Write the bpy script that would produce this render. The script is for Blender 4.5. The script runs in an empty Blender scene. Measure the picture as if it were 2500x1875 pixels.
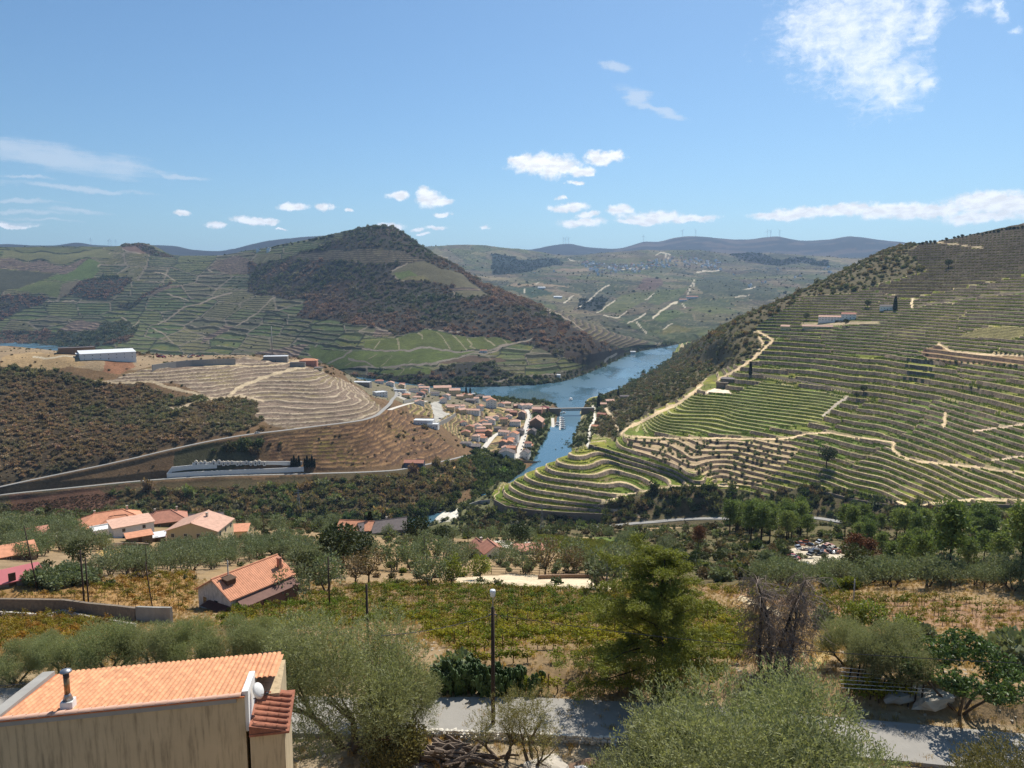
import bpy, bmesh, math, random
import numpy as np
from mathutils import Vector, Matrix

random.seed(7)
RNG = np.random.default_rng(11)
R = math.radians
scene = bpy.context.scene
COL = scene.collection

# ------------------------------------------------------------------ camera
CAM_Z = 230.0
FPX = 1888.0                      # focal length for a 2500 px wide frame
PITCH = math.atan(247.5 / FPX)
cam_data = bpy.data.cameras.new("camera")
cam_data.sensor_fit = 'HORIZONTAL'
cam_data.sensor_width = 36.0
cam_data.lens = 36.0 * FPX / 2500.0
cam_data.clip_start = 0.5
cam_data.clip_end = 60000.0
cam = bpy.data.objects.new("camera", cam_data)
cam.location = (0, 0, CAM_Z)
cam.rotation_euler = (math.pi / 2 - PITCH, 0, 0)
COL.objects.link(cam)
scene.camera = cam

# ------------------------------------------------------------------ sun, sky, exposure
SUN_EL, SUN_AZ = R(52), R(27)     # azimuth measured from the view direction towards the right
sun_data = bpy.data.lights.new("sun", 'SUN')
sun_data.energy = 4.7
sun_data.angle = R(0.53)
sun_data.color = (1.0, 0.95, 0.87)
sun = bpy.data.objects.new("sun", sun_data)
sd = Vector((math.sin(SUN_AZ) * math.cos(SUN_EL), math.cos(SUN_AZ) * math.cos(SUN_EL), math.sin(SUN_EL)))
sun.rotation_euler = sd.to_track_quat('Z', 'Y').to_euler()
sun.location = sd * 500
COL.objects.link(sun)

world = bpy.data.worlds.new("World")
scene.world = world
world.use_nodes = True
scene.view_settings.view_transform = 'Standard'
scene.view_settings.look = 'None'
scene.view_settings.gamma = 1.0
scene.view_settings.use_curve_mapping = False
scene.view_settings.exposure = 0.34
scene.cycles.max_bounces = 6
scene.cycles.diffuse_bounces = 2
scene.cycles.glossy_bounces = 2
scene.cycles.transmission_bounces = 2
scene.cycles.transparent_max_bounces = 4
scene.cycles.volume_bounces = 0
scene.cycles.use_denoising = True
scene.cycles.denoising_prefilter = 'NONE'
scene.cycles.sample_clamp_indirect = 4.0


class NT:
    """tiny helper for node trees"""
    def __init__(self, tree):
        self.t = tree
        self.n = tree.nodes
        self.n.clear()

    def new(self, kind, **kw):
        nd = self.n.new(kind)
        for k, v in kw.items():
            setattr(nd, k, v)
        return nd

    def link(self, a, b):
        self.t.links.new(a, b)

    def put(self, sock, v):
        if isinstance(v, bpy.types.NodeSocket):
            self.link(v, sock)
        else:
            sock.default_value = v

    def math(self, op, a, b=None, c=None, clamp=False):
        nd = self.new('ShaderNodeMath', operation=op, use_clamp=clamp)
        for i, v in enumerate((a, b, c)):
            if v is not None:
                self.put(nd.inputs[i], v)
        return nd.outputs[0]

    def vmath(self, op, a, b=None, c=None, out=0):
        nd = self.new('ShaderNodeVectorMath', operation=op)
        for i, v in enumerate((a, b, c)):
            if v is not None:
                self.put(nd.inputs[i], v)
        return nd.outputs[out]

    def noise(self, vec, scale, detail=4, rough=0.55, out='Fac'):
        nd = self.new('ShaderNodeTexNoise')
        if vec is not None:
            self.link(vec, nd.inputs['Vector'])
        nd.inputs['Scale'].default_value = scale
        nd.inputs['Detail'].default_value = detail
        nd.inputs['Roughness'].default_value = rough
        return nd.outputs[out]

    def ramp(self, v, lo, hi, a=0.0, b=1.0, smooth=True):
        nd = self.new('ShaderNodeMapRange', interpolation_type='SMOOTHSTEP' if smooth else 'LINEAR')
        self.put(nd.inputs['Value'], v)
        self.put(nd.inputs['From Min'], lo)
        self.put(nd.inputs['From Max'], hi)
        self.put(nd.inputs['To Min'], a)
        self.put(nd.inputs['To Max'], b)
        return nd.outputs[0]

    def mix(self, f, a, b, mode='MIX'):
        nd = self.new('ShaderNodeMix', data_type='RGBA', blend_type=mode)
        self.put(nd.inputs['Factor'], f)
        self.put(nd.inputs[6], a)
        self.put(nd.inputs[7], b)
        return nd.outputs[2]


def lin(r, g, b, a=1.0):
    f = lambda c: (c / 255 / 12.92) if c <= 10.3 else ((c / 255 + 0.055) / 1.055) ** 2.4
    return (f(r), f(g), f(b), a)


def pix(px, py):
    """picture pixel (2500 x 1875) -> azimuth, tangent of elevation"""
    x = (px - 1250.0) / FPX
    y = (937.5 - py) / FPX
    dy = math.cos(PITCH) + y * math.sin(PITCH)
    dz = -math.sin(PITCH) + y * math.cos(PITCH)
    return math.atan2(x, dy), dz / math.hypot(x, dy)


def make_sky():
    t = NT(world.node_tree)
    out = t.new('ShaderNodeOutputWorld')
    sky = t.new('ShaderNodeTexSky', sky_type='NISHITA')
    sky.sun_disc = False
    sky.sun_elevation = SUN_EL
    sky.sun_rotation = SUN_AZ
    sky.altitude = 300
    sky.air_density = 1.0
    sky.dust_density = 0.8
    sky.ozone_density = 4.0
    tc = t.new('ShaderNodeTexCoord')
    sep = t.new('ShaderNodeSeparateXYZ')
    t.link(tc.outputs['Generated'], sep.inputs[0])
    X, Y, Z = sep.outputs
    az = t.math('ARCTAN2', X, Y)
    el = t.math('ARCTAN2', Z, t.math('SQRT', t.math('ADD', t.math('MULTIPLY', X, X), t.math('MULTIPLY', Y, Y))))
    cmb = t.new('ShaderNodeCombineXYZ')
    t.link(az, cmb.inputs[0])
    t.link(el, cmb.inputs[1])
    P = cmb.outputs[0]
    # ---- cumulus: (px, py, half width px, half height px)
    cum = [(1305, 402, 62, 26), (1350, 402, 66, 30), (1390, 414, 60, 14), (1268, 395, 30, 12), (1425, 423, 22, 7),
           (1447, 382, 28, 18), (1480, 386, 38, 15), (1510, 383, 24, 16), (1402, 446, 18, 6),
           (972, 478, 26, 11), (1045, 482, 34, 22), (1070, 490, 36, 10), (1082, 522, 18, 6), (1075, 557, 30, 7), (1025, 560, 20, 5),
           (710, 505, 36, 10), (790, 506, 24, 10), (665, 545, 14, 6), (625, 540, 60, 10), (445, 523, 18, 8), (522, 550, 20, 7), (690, 562, 16, 3), (845, 510, 10, 4),
           (1376, 480, 18, 6), (1390, 505, 45, 11), (1435, 525, 32, 8), (1420, 543, 62, 11), (1510, 515, 32, 12), (1600, 528, 90, 16), (1680, 530, 70, 10), (1560, 540, 60, 7),
           (1182, 554, 15, 5), (950, 552, 34, 9), (35, 552, 40, 5), (1040, 572, 16, 4),
           (1890, 528, 60, 10), (1960, 520, 70, 16), (2060, 514, 90, 16), (2160, 512, 100, 19), (2260, 514, 100, 18), (2380, 500, 70, 22), (2470, 496, 80, 28), (2400, 532, 80, 14), (2560, 505, 100, 32), (2720, 500, 120, 30)]
    wv = t.noise(P, 26.0, 6, 0.62, 'Color')
    Pw = t.vmath('ADD', P, t.vmath('MULTIPLY', t.vmath('SUBTRACT', wv, (0.5, 0.5, 0.5)), (0.05, 0.020, 0)))
    dmin = None
    for (px, py, w, h) in cum:
        a, tn = pix(px, py)
        e = math.atan(tn)
        sx, sy = FPX / w, FPX / h
        d = t.vmath('LENGTH', t.vmath('MULTIPLY_ADD', Pw, (sx, sy, 0), (-a * sx, -e * sy, 0)), out=1)
        dmin = d if dmin is None else t.math('SMOOTH_MIN', dmin, d, 0.18)
    fine = t.noise(P, 90.0, 7, 0.66)
    dd = t.math('ADD', dmin, t.math('MULTIPLY', t.math('SUBTRACT', fine, 0.5), 1.3))
    cumulus = t.ramp(dd, 1.16, 0.50)
    # ---- thin high cloud: (px, py, half w, half h, slope)
    wisp = [(150, 385, 210, 26, -0.105), (310, 405, 90, 10, -0.12), (40, 365, 90, 14, -0.1), (435, 430, 55, 5, -0.06),
            (180, 458, 130, 6, -0.05), (60, 432, 60, 4, 0), (40, 490, 90, 5, -0.02), (190, 516, 60, 6, -0.03), (60, 517, 80, 5, -0.02), (100, 537, 70, 4, -0.05), (20, 545, 60, 6, -0.02),
            (1560, 240, 46, 20, -0.35), (1640, 280, 50, 12, -0.2), (1600, 262, 60, 10, -0.3), (1500, 165, 30, 14, -0.4)]
    sv = t.vmath('MULTIPLY', P, (16.0, 95.0, 1.0))
    wn = t.noise(sv, 1.0, 6, 0.62)
    wmin = None
    for (px, py, w, h, s) in wisp:
        a, tn = pix(px, py)
        e = math.atan(tn)
        sx, sy = FPX / w, FPX / h
        v = t.vmath('ADD', t.vmath('SUBTRACT', Pw, (a, e, 0)), (0, 0, 0))
        u = t.vmath('DOT_PRODUCT', v, (sx, 0, 0), out=1)
        q = t.vmath('DOT_PRODUCT', v, (-s * sy, sy, 0), out=1)
        d = t.math('SQRT', t.math('ADD', t.math('MULTIPLY', u, u), t.math('MULTIPLY', q, q)))
        wmin = d if wmin is None else t.math('SMOOTH_MIN', wmin, d, 0.25)
    wd = t.math('ADD', wmin, t.math('MULTIPLY', t.math('SUBTRACT', wn, 0.5), 2.0))
    wisps = t.math('MULTIPLY', t.ramp(wd, 1.25, 0.2), 0.5)
    # ---- the big mackerel patch top right
    mack = [(2000, 70, 120, 90), (2080, 60, 150, 110), (2130, 140, 110, 110), (2160, 205, 80, 75), (2090, 130, 130, 70), (2010, 105, 80, 40), (2175, 60, 60, 120), (2185, 240, 48, 26), (2265, 30, 42, 75), (2250, 90, 26, 20), (2215, 195, 36, 70), (2400, 20, 30, 24), (2445, 15, 16, 30), (2470, 80, 20, 8), (2245, 215, 18, 25), (1935, 95, 50, 12), (2100, -60, 170, 90), (2270, -60, 60, 90)]
    mmin = None
    for (px, py, w, h) in mack:
        a, tn = pix(px, py)
        e = math.atan(tn)
        sx, sy = FPX / w, FPX / h
        d = t.vmath('LENGTH', t.vmath('MULTIPLY_ADD', Pw, (sx, sy, 0), (-a * sx, -e * sy, 0)), out=1)
        mmin = d if mmin is None else t.math('SMOOTH_MIN', mmin, d, 0.2)
    mv = t.vmath('MULTIPLY', Pw, (90.0, 150.0, 1.0))
    mn = t.noise(mv, 1.0, 5, 0.6)
    mn2 = t.noise(P, 38.0, 5, 0.6)
    md = t.math('ADD', t.math('ADD', mmin, t.math('MULTIPLY', t.math('SUBTRACT', mn, 0.5), 1.5)), t.math('MULTIPLY', t.math('SUBTRACT', mn2, 0.5), 1.5))
    mackerel = t.ramp(md, 1.15, -0.25)
    bodyshade = t.ramp(t.noise(t.vmath('MULTIPLY', P, (60, 130, 1)), 1.0, 4, 0.55), 0.35, 0.62, 0.80, 1.0)
    skyc = t.mix(1.0, sky.outputs[0], (0.068, 0.084, 0.090, 1), 'MULTIPLY')
    cc = t.new('ShaderNodeCombineColor')
    for i, k in enumerate((0.92, 0.93, 0.95)):
        t.link(t.math('MULTIPLY', bodyshade, k), cc.inputs[i])
    low = t.mix(cumulus, t.mix(wisps, skyc, (0.62, 0.67, 0.74, 1)), cc.outputs[0])
    high = t.mix(t.math('MULTIPLY', mackerel, 0.78), t.mix(wisps, skyc, (0.62, 0.67, 0.74, 1)), (0.90, 0.92, 0.96, 1))

    def shade(c):
        b = t.new('ShaderNodeBackground')
        t.link(c, b.inputs[0])
        return b.outputs[0]

    def choose(f, a, b):
        m = t.new('ShaderNodeMixShader')
        t.link(f, m.inputs[0]); t.link(a, m.inputs[1]); t.link(b, m.inputs[2])
        return m.outputs[0]
    # clouds stand in two stretches of this sky, the rest is clear
    front = t.math('MULTIPLY', t.math('LESS_THAN', t.math('ABSOLUTE', az), 0.85), t.math('MULTIPLY', t.math('GREATER_THAN', el, -0.02), t.math('LESS_THAN', el, 0.50)))
    band = t.math('LESS_THAN', el, 0.172)
    t.link(choose(front, shade(skyc), choose(band, shade(high), shade(low))), out.inputs[0])


make_sky()

# ------------------------------------------------------------------ noise and interpolation
def _hash(ix, iy, seed):
    h = (ix.astype(np.int64) * 374761393 + iy.astype(np.int64) * 668265263 + seed * 974711) & 0xffffffff
    h = ((h ^ (h >> 13)) * 1274126177) & 0xffffffff
    h = (h ^ (h >> 16)) & 0xffffff
    return h / float(0xffffff)


def vnoise(x, y, seed=0):
    x = np.asarray(x, float); y = np.asarray(y, float)
    ix, iy = np.floor(x), np.floor(y)
    fx, fy = x - ix, y - iy
    fx = fx * fx * (3 - 2 * fx); fy = fy * fy * (3 - 2 * fy)
    a = _hash(ix, iy, seed); b = _hash(ix + 1, iy, seed); c = _hash(ix, iy + 1, seed); d = _hash(ix + 1, iy + 1, seed)
    return (a * (1 - fx) + b * fx) * (1 - fy) + (c * (1 - fx) + d * fx) * fy


def fbm(x, y, seed=0, octv=4, gain=0.5):
    s = 0; amp = 1.0; tot = 0
    for o in range(octv):
        s = s + amp * vnoise(x * 2 ** o + 17.3 * o, y * 2 ** o - 9.1 * o, seed + o)
        tot += amp; amp *= gain
    return s / tot


def pchip_slopes(X, Y):
    h = np.diff(X, axis=0); dl = np.diff(Y, axis=0) / h
    d = np.zeros_like(Y)
    d[0], d[-1] = dl[0], dl[-1]
    w1 = 2 * h[1:] + h[:-1]; w2 = h[1:] + 2 * h[:-1]
    same = dl[:-1] * dl[1:] > 0
    with np.errstate(divide='ignore', invalid='ignore'):
        hm = (w1 + w2) / (w1 / dl[:-1] + w2 / dl[1:])
    d[1:-1] = np.where(same, hm, 0)
    return h, d


def pchip1(xk, yk, x):
    xk = np.asarray(xk, float); yk = np.asarray(yk, float)
    if len(xk) == 1:
        return np.full_like(x, yk[0])
    h, d = pchip_slopes(xk[:, None], yk[:, None])
    h, d = h[:, 0], d[:, 0]
    x = np.clip(x, xk[0], xk[-1])
    i = np.clip(np.searchsorted(xk, x) - 1, 0, len(xk) - 2)
    t = (x - xk[i]) / h[i]
    return (2*t**3-3*t**2+1)*yk[i] + (t**3-2*t**2+t)*h[i]*d[i] + (-2*t**3+3*t**2)*yk[i+1] + (t**3-t**2)*h[i]*d[i+1]


def inpoly(x, y, poly):
    res = np.zeros(x.shape, bool)
    p = np.array(poly, float)
    bx = (x >= p[:, 0].min()) & (x <= p[:, 0].max()) & (y >= p[:, 1].min()) & (y <= p[:, 1].max())
    if not bx.any():
        return res
    xs, ys = x[bx], y[bx]
    r = np.zeros(xs.shape, bool)
    n = len(p)
    for i in range(n):
        x0, y0 = p[i]; x1, y1 = p[(i + 1) % n]
        if y0 == y1:
            continue
        c = ((y0 > ys) != (y1 > ys)) & (xs < (x1 - x0) * (ys - y0) / (y1 - y0) + x0)
        r ^= c
    res[bx] = r
    return res


def segdist(x, y, pts):
    """distance to a polyline, parameter along it (in points)"""
    best = np.full(x.shape, 1e9); par = np.zeros(x.shape)
    for i in range(len(pts) - 1):
        x0, y0 = pts[i][0], pts[i][1]; x1, y1 = pts[i+1][0], pts[i+1][1]
        dx, dy = x1 - x0, y1 - y0
        L = dx * dx + dy * dy + 1e-12
        t = np.clip(((x - x0) * dx + (y - y0) * dy) / L, 0, 1)
        d = np.hypot(x - x0 - t * dx, y - y0 - t * dy)
        m = d < best
        best[m] = d[m]; par[m] = (i + t)[m]
    return best, par


# ------------------------------------------------------------------ objects
def tag(o, label=None, cat=None, group=None, kind=None):
    if label: o['label'] = label
    if cat: o['category'] = cat
    if group: o['group'] = group
    if kind: o['kind'] = kind
    return o


def add(name, me, parent=None, loc=None, rot=None, scale=None, link=True):
    o = bpy.data.objects.new(name, me)
    if link:
        COL.objects.link(o)
    if parent is not None:
        o.parent = parent
    if loc is not None: o.location = loc
    if rot is not None: o.rotation_euler = rot
    if scale is not None: o.scale = scale
    return o


def empty(name, loc, rz=0.0, scale=None):
    o = bpy.data.objects.new(name, None)
    o.empty_display_size = 0.2
    COL.objects.link(o)
    o.location = loc
    o.rotation_euler = (0, 0, rz)
    if scale is not None:
        o.scale = (scale,) * 3 if not hasattr(scale, '__len__') else scale
    return o


class MB:
    """collects verts and faces, several materials allowed"""
    def __init__(self):
        self.v = []; self.f = []; self.m = []; self.n = 0

    def raw(self, verts, faces, mi=0):
        verts = np.asarray(verts, float).reshape(-1, 3)
        self.v.append(verts)
        for f in faces:
            self.f.append(tuple(int(i) + self.n for i in f)); self.m.append(mi)
        self.n += len(verts)

    def quads(self, verts, mi=0):
        """verts (n,4,3)"""
        verts = np.asarray(verts, float)
        n = len(verts)
        self.v.append(verts.reshape(-1, 3))
        idx = np.arange(n * 4).reshape(-1, 4) + self.n
        self.f.extend(map(tuple, idx.tolist())); self.m.extend([mi] * n)
        self.n += n * 4

    def box(self, x0, x1, y0, y1, z0, z1, mi=0, M=None):
        v = [(x0,y0,z0),(x1,y0,z0),(x1,y1,z0),(x0,y1,z0),(x0,y0,z1),(x1,y0,z1),(x1,y1,z1),(x0,y1,z1)]
        if M is not None:
            v = [tuple(M @ Vector(p)) for p in v]
        self.raw(v, [(0,3,2,1),(4,5,6,7),(0,1,5,4),(1,2,6,5),(2,3,7,6),(3,0,4,7)], mi)

    def tube(self, pts, rads, sides=6, mi=0, cap=True):
        pts = [Vector(p) for p in pts]
        if not hasattr(rads, '__len__'): rads = [rads] * len(pts)
        vs = []
        n = len(pts)
        ref = Vector((0, 0, 1))
        for i, p in enumerate(pts):
            d = (pts[min(i + 1, n - 1)] - pts[max(i - 1, 0)])
            d = d.normalized() if d.length > 1e-9 else Vector((0, 0, 1))
            r = ref if abs(d.dot(ref)) < 0.95 else Vector((1, 0, 0))
            a = d.cross(r).normalized(); b = d.cross(a)
            for k in range(sides):
                an = 2 * math.pi * k / sides
                vs.append(p + (a * math.cos(an) + b * math.sin(an)) * rads[i])
        fs = []
        for i in range(n - 1):
            for k in range(sides):
                k2 = (k + 1) % sides
                fs.append((i*sides+k, i*sides+k2, (i+1)*sides+k2, (i+1)*sides+k))
        if cap:
            fs.append(tuple(range(sides))[::-1]); fs.append(tuple((n-1)*sides + k for k in range(sides)))
        self.raw([tuple(v) for v in vs], fs, mi)

    def lathe(self, prof, sides=10, mi=0, cx=0, cy=0):
        vs = []; fs = []
        for (r, z) in prof:
            for k in range(sides):
                an = 2 * math.pi * k / sides
                vs.append((cx + r * math.cos(an), cy + r * math.sin(an), z))
        for i in range(len(prof) - 1):
            for k in range(sides):
                k2 = (k + 1) % sides
                fs.append((i*sides+k, i*sides+k2, (i+1)*sides+k2, (i+1)*sides+k))
        fs.append(tuple(range(sides))[::-1]); fs.append(tuple((len(prof)-1)*sides + k for k in range(sides)))
        self.raw(vs, fs, mi)

    def mesh(self, name, mats, smooth=False):
        me = bpy.data.meshes.new(name)
        v = np.concatenate(self.v) if self.v else np.zeros((0, 3))
        me.from_pydata(v.tolist(), [], self.f)
        if not isinstance(mats, (list, tuple)): mats = [mats]
        for m in mats: me.materials.append(m)
        if len(mats) > 1:
            me.polygons.foreach_set('material_index', np.array(self.m, dtype=np.int32))
        if smooth:
            me.polygons.foreach_set('use_smooth', np.ones(len(self.f), dtype=bool))
        me.update()
        return me


def grid_mesh(name, P, colr, mat, smooth=True, face=None):
    """P (nv,nu,3) grid of points"""
    nv, nu = P.shape[:2]
    me = bpy.data.meshes.new(name)
    me.vertices.add(nv * nu)
    me.vertices.foreach_set('co', P.reshape(-1).astype(np.float32))
    i = np.arange((nv - 1) * (nu - 1))
    r, c = i // (nu - 1), i % (nu - 1)
    a = r * nu + c
    q = np.stack([a, a + 1, a + nu + 1, a + nu], 1).astype(np.int32)
    me.loops.add(q.size)
    me.loops.foreach_set('vertex_index', q.reshape(-1))
    me.polygons.add(len(q))
    me.polygons.foreach_set('loop_start', np.arange(0, q.size, 4, dtype=np.int32))
    if smooth:
        me.polygons.foreach_set('use_smooth', np.ones(len(q), dtype=bool))
    me.update(calc_edges=True)
    if face is not None:
        at = me.attributes.new('Col', 'FLOAT_COLOR', 'FACE'); colr = face
    else:
        at = me.color_attributes.new('Col', 'FLOAT_COLOR', 'POINT')
    c4 = np.ones((colr.shape[0] * colr.shape[1], 4), np.float32); c4[:, :3] = colr.reshape(-1, 3)
    at.data.foreach_set('color', c4.reshape(-1))
    me.materials.append(mat)
    return me


# ------------------------------------------------------------------ materials
MATS = {}


def base_mat(name):
    m = bpy.data.materials.new(name)
    m.use_nodes = True
    t = NT(m.node_tree)
    out = t.new('ShaderNodeOutputMaterial')
    b = t.new('ShaderNodeBsdfPrincipled')
    t.link(b.outputs[0], out.inputs[0])
    return m, t, b, out


def simple(name, rgb, rough=0.8, var=0.18, scale=3.0, bump=0.0, metal=0.0, spec=0.3, stain=0.0, rnd=0.0):
    """plain procedural surface with grain"""
    if name in MATS: return MATS[name]
    m, t, b, out = base_mat(name)
    tc = t.new('ShaderNodeTexCoord')
    n1 = t.noise(tc.outputs['Object'], scale, 6, 0.6)
    f = t.ramp(n1, 0.25, 0.75, 1 - var, 1 + var, False)
    col = t.vmath('MULTIPLY', lin(*rgb)[:3], f)
    if rnd:
        oi = t.new('ShaderNodeObjectInfo'); gi = t.new('ShaderNodeNewGeometry')
        col = t.vmath('MULTIPLY', col, t.ramp(t.math('FRACT', t.math('ADD', oi.outputs['Random'], gi.outputs['Random Per Island'])), 0, 1, 1 - rnd, 1 + rnd, False))
    if stain:
        s = t.new('ShaderNodeMapping'); s.inputs['Scale'].default_value = (2.4, 2.4, 0.22)
        t.link(tc.outputs['Object'], s.inputs[0])
        st = t.ramp(t.noise(s.outputs[0], 2.0, 5, 0.65), 0.45, 0.72, 1.0, 1 - stain)
        col = t.vmath('MULTIPLY', col, st)
    t.link(col, b.inputs['Base Color'])
    b.inputs['Roughness'].default_value = rough
    b.inputs['Metallic'].default_value = metal
    b.inputs['Specular IOR Level'].default_value = spec
    if bump:
        bp = t.new('ShaderNodeBump'); bp.inputs['Strength'].default_value = bump; bp.inputs['Distance'].default_value = 0.05
        t.link(t.noise(tc.outputs['Object'], scale * 4, 5, 0.6), bp.inputs['Height'])
        t.link(bp.outputs[0], b.inputs['Normal'])
    MATS[name] = m
    return m


def foliage(name, rgb, rgb2=None, var=0.35, trans=0.25, source='object', rough=0.6, spec=0.25):
    """leaf material. source 'object': varies with Object Info random; 'instancer': takes the tint each instance carries"""
    if name in MATS: return MATS[name]
    m, t, b, out = base_mat(name)
    geo = t.new('ShaderNodeNewGeometry')
    oi = t.new('ShaderNodeObjectInfo')
    per = t.ramp(geo.outputs['Random Per Island'], 0, 1, 1 - var, 1 + var, False)
    if source == 'instancer':
        at = t.new('ShaderNodeAttribute', attribute_type='INSTANCER', attribute_name='tint')
        base = at.outputs['Color']
    else:
        c2 = rgb2 or rgb
        base = t.mix(oi.outputs['Random'], lin(*rgb), lin(*c2))
    col = t.vmath('MULTIPLY', base, per)
    col = t.vmath('MULTIPLY', col, t.ramp(oi.outputs['Random'], 0, 1, 0.85, 1.15, False))
    t.link(col, b.inputs['Base Color'])
    b.inputs['Roughness'].default_value = rough
    b.inputs['Specular IOR Level'].default_value = spec
    if trans:
        tr = t.new('ShaderNodeBsdfTranslucent')
        t.link(t.vmath('MULTIPLY', col, (1.25, 1.3, 0.7)), tr.inputs[0])
        mx = t.new('ShaderNodeMixShader'); mx.inputs[0].default_value = trans
        t.link(b.outputs[0], mx.inputs[1]); t.link(tr.outputs[0], mx.inputs[2])
        t.link(mx.outputs[0], out.inputs[0])
    MATS[name] = m
    return m


def terrain_mat(name, s1, s2, bump=0.6, bscale=0.4, dist=1.0):
    m, t, b, out = base_mat(name)
    at = t.new('ShaderNodeAttribute', attribute_name='Col')
    tc = t.new('ShaderNodeTexCoord')
    P = tc.outputs['Object']
    n1 = t.noise(P, s1, 5, 0.65)
    n2 = t.noise(P, s2, 6, 0.7)
    f = t.math('MULTIPLY', t.ramp(n1, 0.3, 0.7, 0.78, 1.22, False), t.ramp(n2, 0.3, 0.7, 0.72, 1.28, False))
    t.link(t.vmath('MULTIPLY', at.outputs['Color'], f), b.inputs['Base Color'])
    b.inputs['Roughness'].default_value = 0.95
    b.inputs['Specular IOR Level'].default_value = 0.1
    bp = t.new('ShaderNodeBump'); bp.inputs['Strength'].default_value = bump; bp.inputs['Distance'].default_value = dist
    t.link(t.noise(P, bscale, 5, 0.65), bp.inputs['Height'])
    t.link(bp.outputs[0], b.inputs['Normal'])
    return m


# ------------------------------------------------------------------ terrain sheets
class Sheet:
    """A stretch of land: rows of surveyed points from near to far. A point is (px, py, z) or (px, py, 0, distance)."""
    def __init__(self, name, rows, px0, px1, nu, seg, noise=(60, 6, 3), blur=3, seed=1):
        a0, a1 = pix(px0, 900)[0], pix(px1, 900)[0]
        self.name = name
        self.az = np.linspace(a0, a1, nu)
        K = len(rows)
        Dk = np.zeros((K, nu)); Zk = np.zeros((K, nu))
        for k, row in enumerate(rows):
            A, D, Z = [], [], []
            for p in row:
                a, t = pix(p[0], p[1])
                if len(p) == 4:
                    d = p[3]; z = CAM_Z + d * t
                elif len(p) == 5:          # explicit distance and height
                    d = p[3]; z = p[4]
                else:
                    z = p[2]; d = (z - CAM_Z) / t
                A.append(a); D.append(d); Z.append(z)
            o = np.argsort(A)
            A, D, Z = np.array(A)[o], np.array(D)[o], np.array(Z)[o]
            Dk[k] = pchip1(A, D, self.az); Zk[k] = pchip1(A, Z, self.az)
        if blur:
            ker = np.exp(-0.5 * (np.arange(-3 * blur, 3 * blur + 1) / blur) ** 2); ker /= ker.sum()
            for k in range(K):
                for M in (Dk, Zk):
                    M[k] = np.convolve(np.pad(M[k], 3 * blur, mode='edge'), ker, 'valid')
        for k in range(1, K):
            Dk[k] = np.maximum(Dk[k], Dk[k - 1] + 2.0)
        h, d = pchip_slopes(Dk, Zk)
        b3 = 12
        ker = np.exp(-0.5 * (np.arange(-3 * b3, 3 * b3 + 1) / b3) ** 2); ker /= ker.sum()
        for k in range(K):
            d[k] = np.convolve(np.pad(d[k], 3 * b3, mode='edge'), ker, 'valid')
        Ds, Zs = [], []
        for k in range(K - 1):
            n = seg[k]
            for j in range(n + (1 if k == K - 2 else 0)):
                t = j / n
                Ds.append(Dk[k] + t * h[k])
                Zs.append((2*t**3-3*t**2+1)*Zk[k] + (t**3-2*t**2+t)*h[k]*d[k] + (-2*t**3+3*t**2)*Zk[k+1] + (t**3-t**2)*h[k]*d[k+1])
        self.D = np.array(Ds); self.H = np.array(Zs)
        self.x = self.D * np.sin(self.az); self.y = self.D * np.cos(self.az)
        L, amp, oc = noise
        if amp:
            w = np.clip((self.H + 2) / 14.0, 0, 1)
            self.H = self.H + (fbm(self.x / L, self.y / L, seed, oc) - 0.5) * 2 * amp * w
        self.Z = self.H.copy()
        self.project()
        nv, nu = self.D.shape
        self.col = np.zeros((nv, nu, 3)); self.pid = np.full((nv, nu), -1, np.int32)
        self.names = []

    def project(self):
        z = self.H - CAM_Z
        f = self.y * math.cos(PITCH) - z * math.sin(PITCH)
        u = self.y * math.sin(PITCH) + z * math.cos(PITCH)
        f = np.maximum(f, 0.1)
        self.px = 1250 + FPX * self.x / f
        self.py = 937.5 - FPX * u / f

    def column(self, a):
        u = (a - self.az[0]) / (self.az[1] - self.az[0])
        u = min(max(u, 0), len(self.az) - 1.001)
        i = int(u); f = u - i
        return (self.D[:, i] * (1 - f) + self.D[:, i + 1] * f, self.Z[:, i] * (1 - f) + self.Z[:, i + 1] * f)

    def ground(self, px, py, skip=0.0):
        a, t = pix(px, py)
        D, Z = self.column(a)
        tt = (Z - CAM_Z) / D
        ok = np.nonzero((tt >= t) & (D > skip))[0]
        i = ok[0] if len(ok) else len(D) - 1
        if i > 0 and tt[i] > t and len(ok):
            f = (t - tt[i - 1]) / (tt[i] - tt[i - 1] + 1e-12); f = min(max(f, 0), 1)
            d = D[i - 1] + f * (D[i] - D[i - 1]); z = Z[i - 1] + f * (Z[i] - Z[i - 1])
        else:
            d, z = D[i], Z[i]
        return Vector((d * math.sin(a), d * math.cos(a), z))

    def zat(self, x, y):
        a = math.atan2(x, y); d = math.hypot(x, y)
        D, Z = self.column(a)
        return float(np.interp(d, D, Z))

    def at(self, x, y):
        return Vector((x, y, self.zat(x, y)))

    def wiggle(self, amp=3.0, L=40.0, seed=5):
        self.wx = self.px + (fbm(self.px / L, self.py / L, seed) - 0.5) * 2 * amp
        self.wy = self.py + (fbm(self.px / L, self.py / L, seed + 31) - 0.5) * 2 * amp

    def fill(self, name, rgb, var=0.2, L=25.0, rgb2=None):
        self.names.append(name)
        i = len(self.names) - 1
        m = np.ones(self.D.shape, bool)
        self._paint(m, i, rgb, var, L, rgb2)

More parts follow.
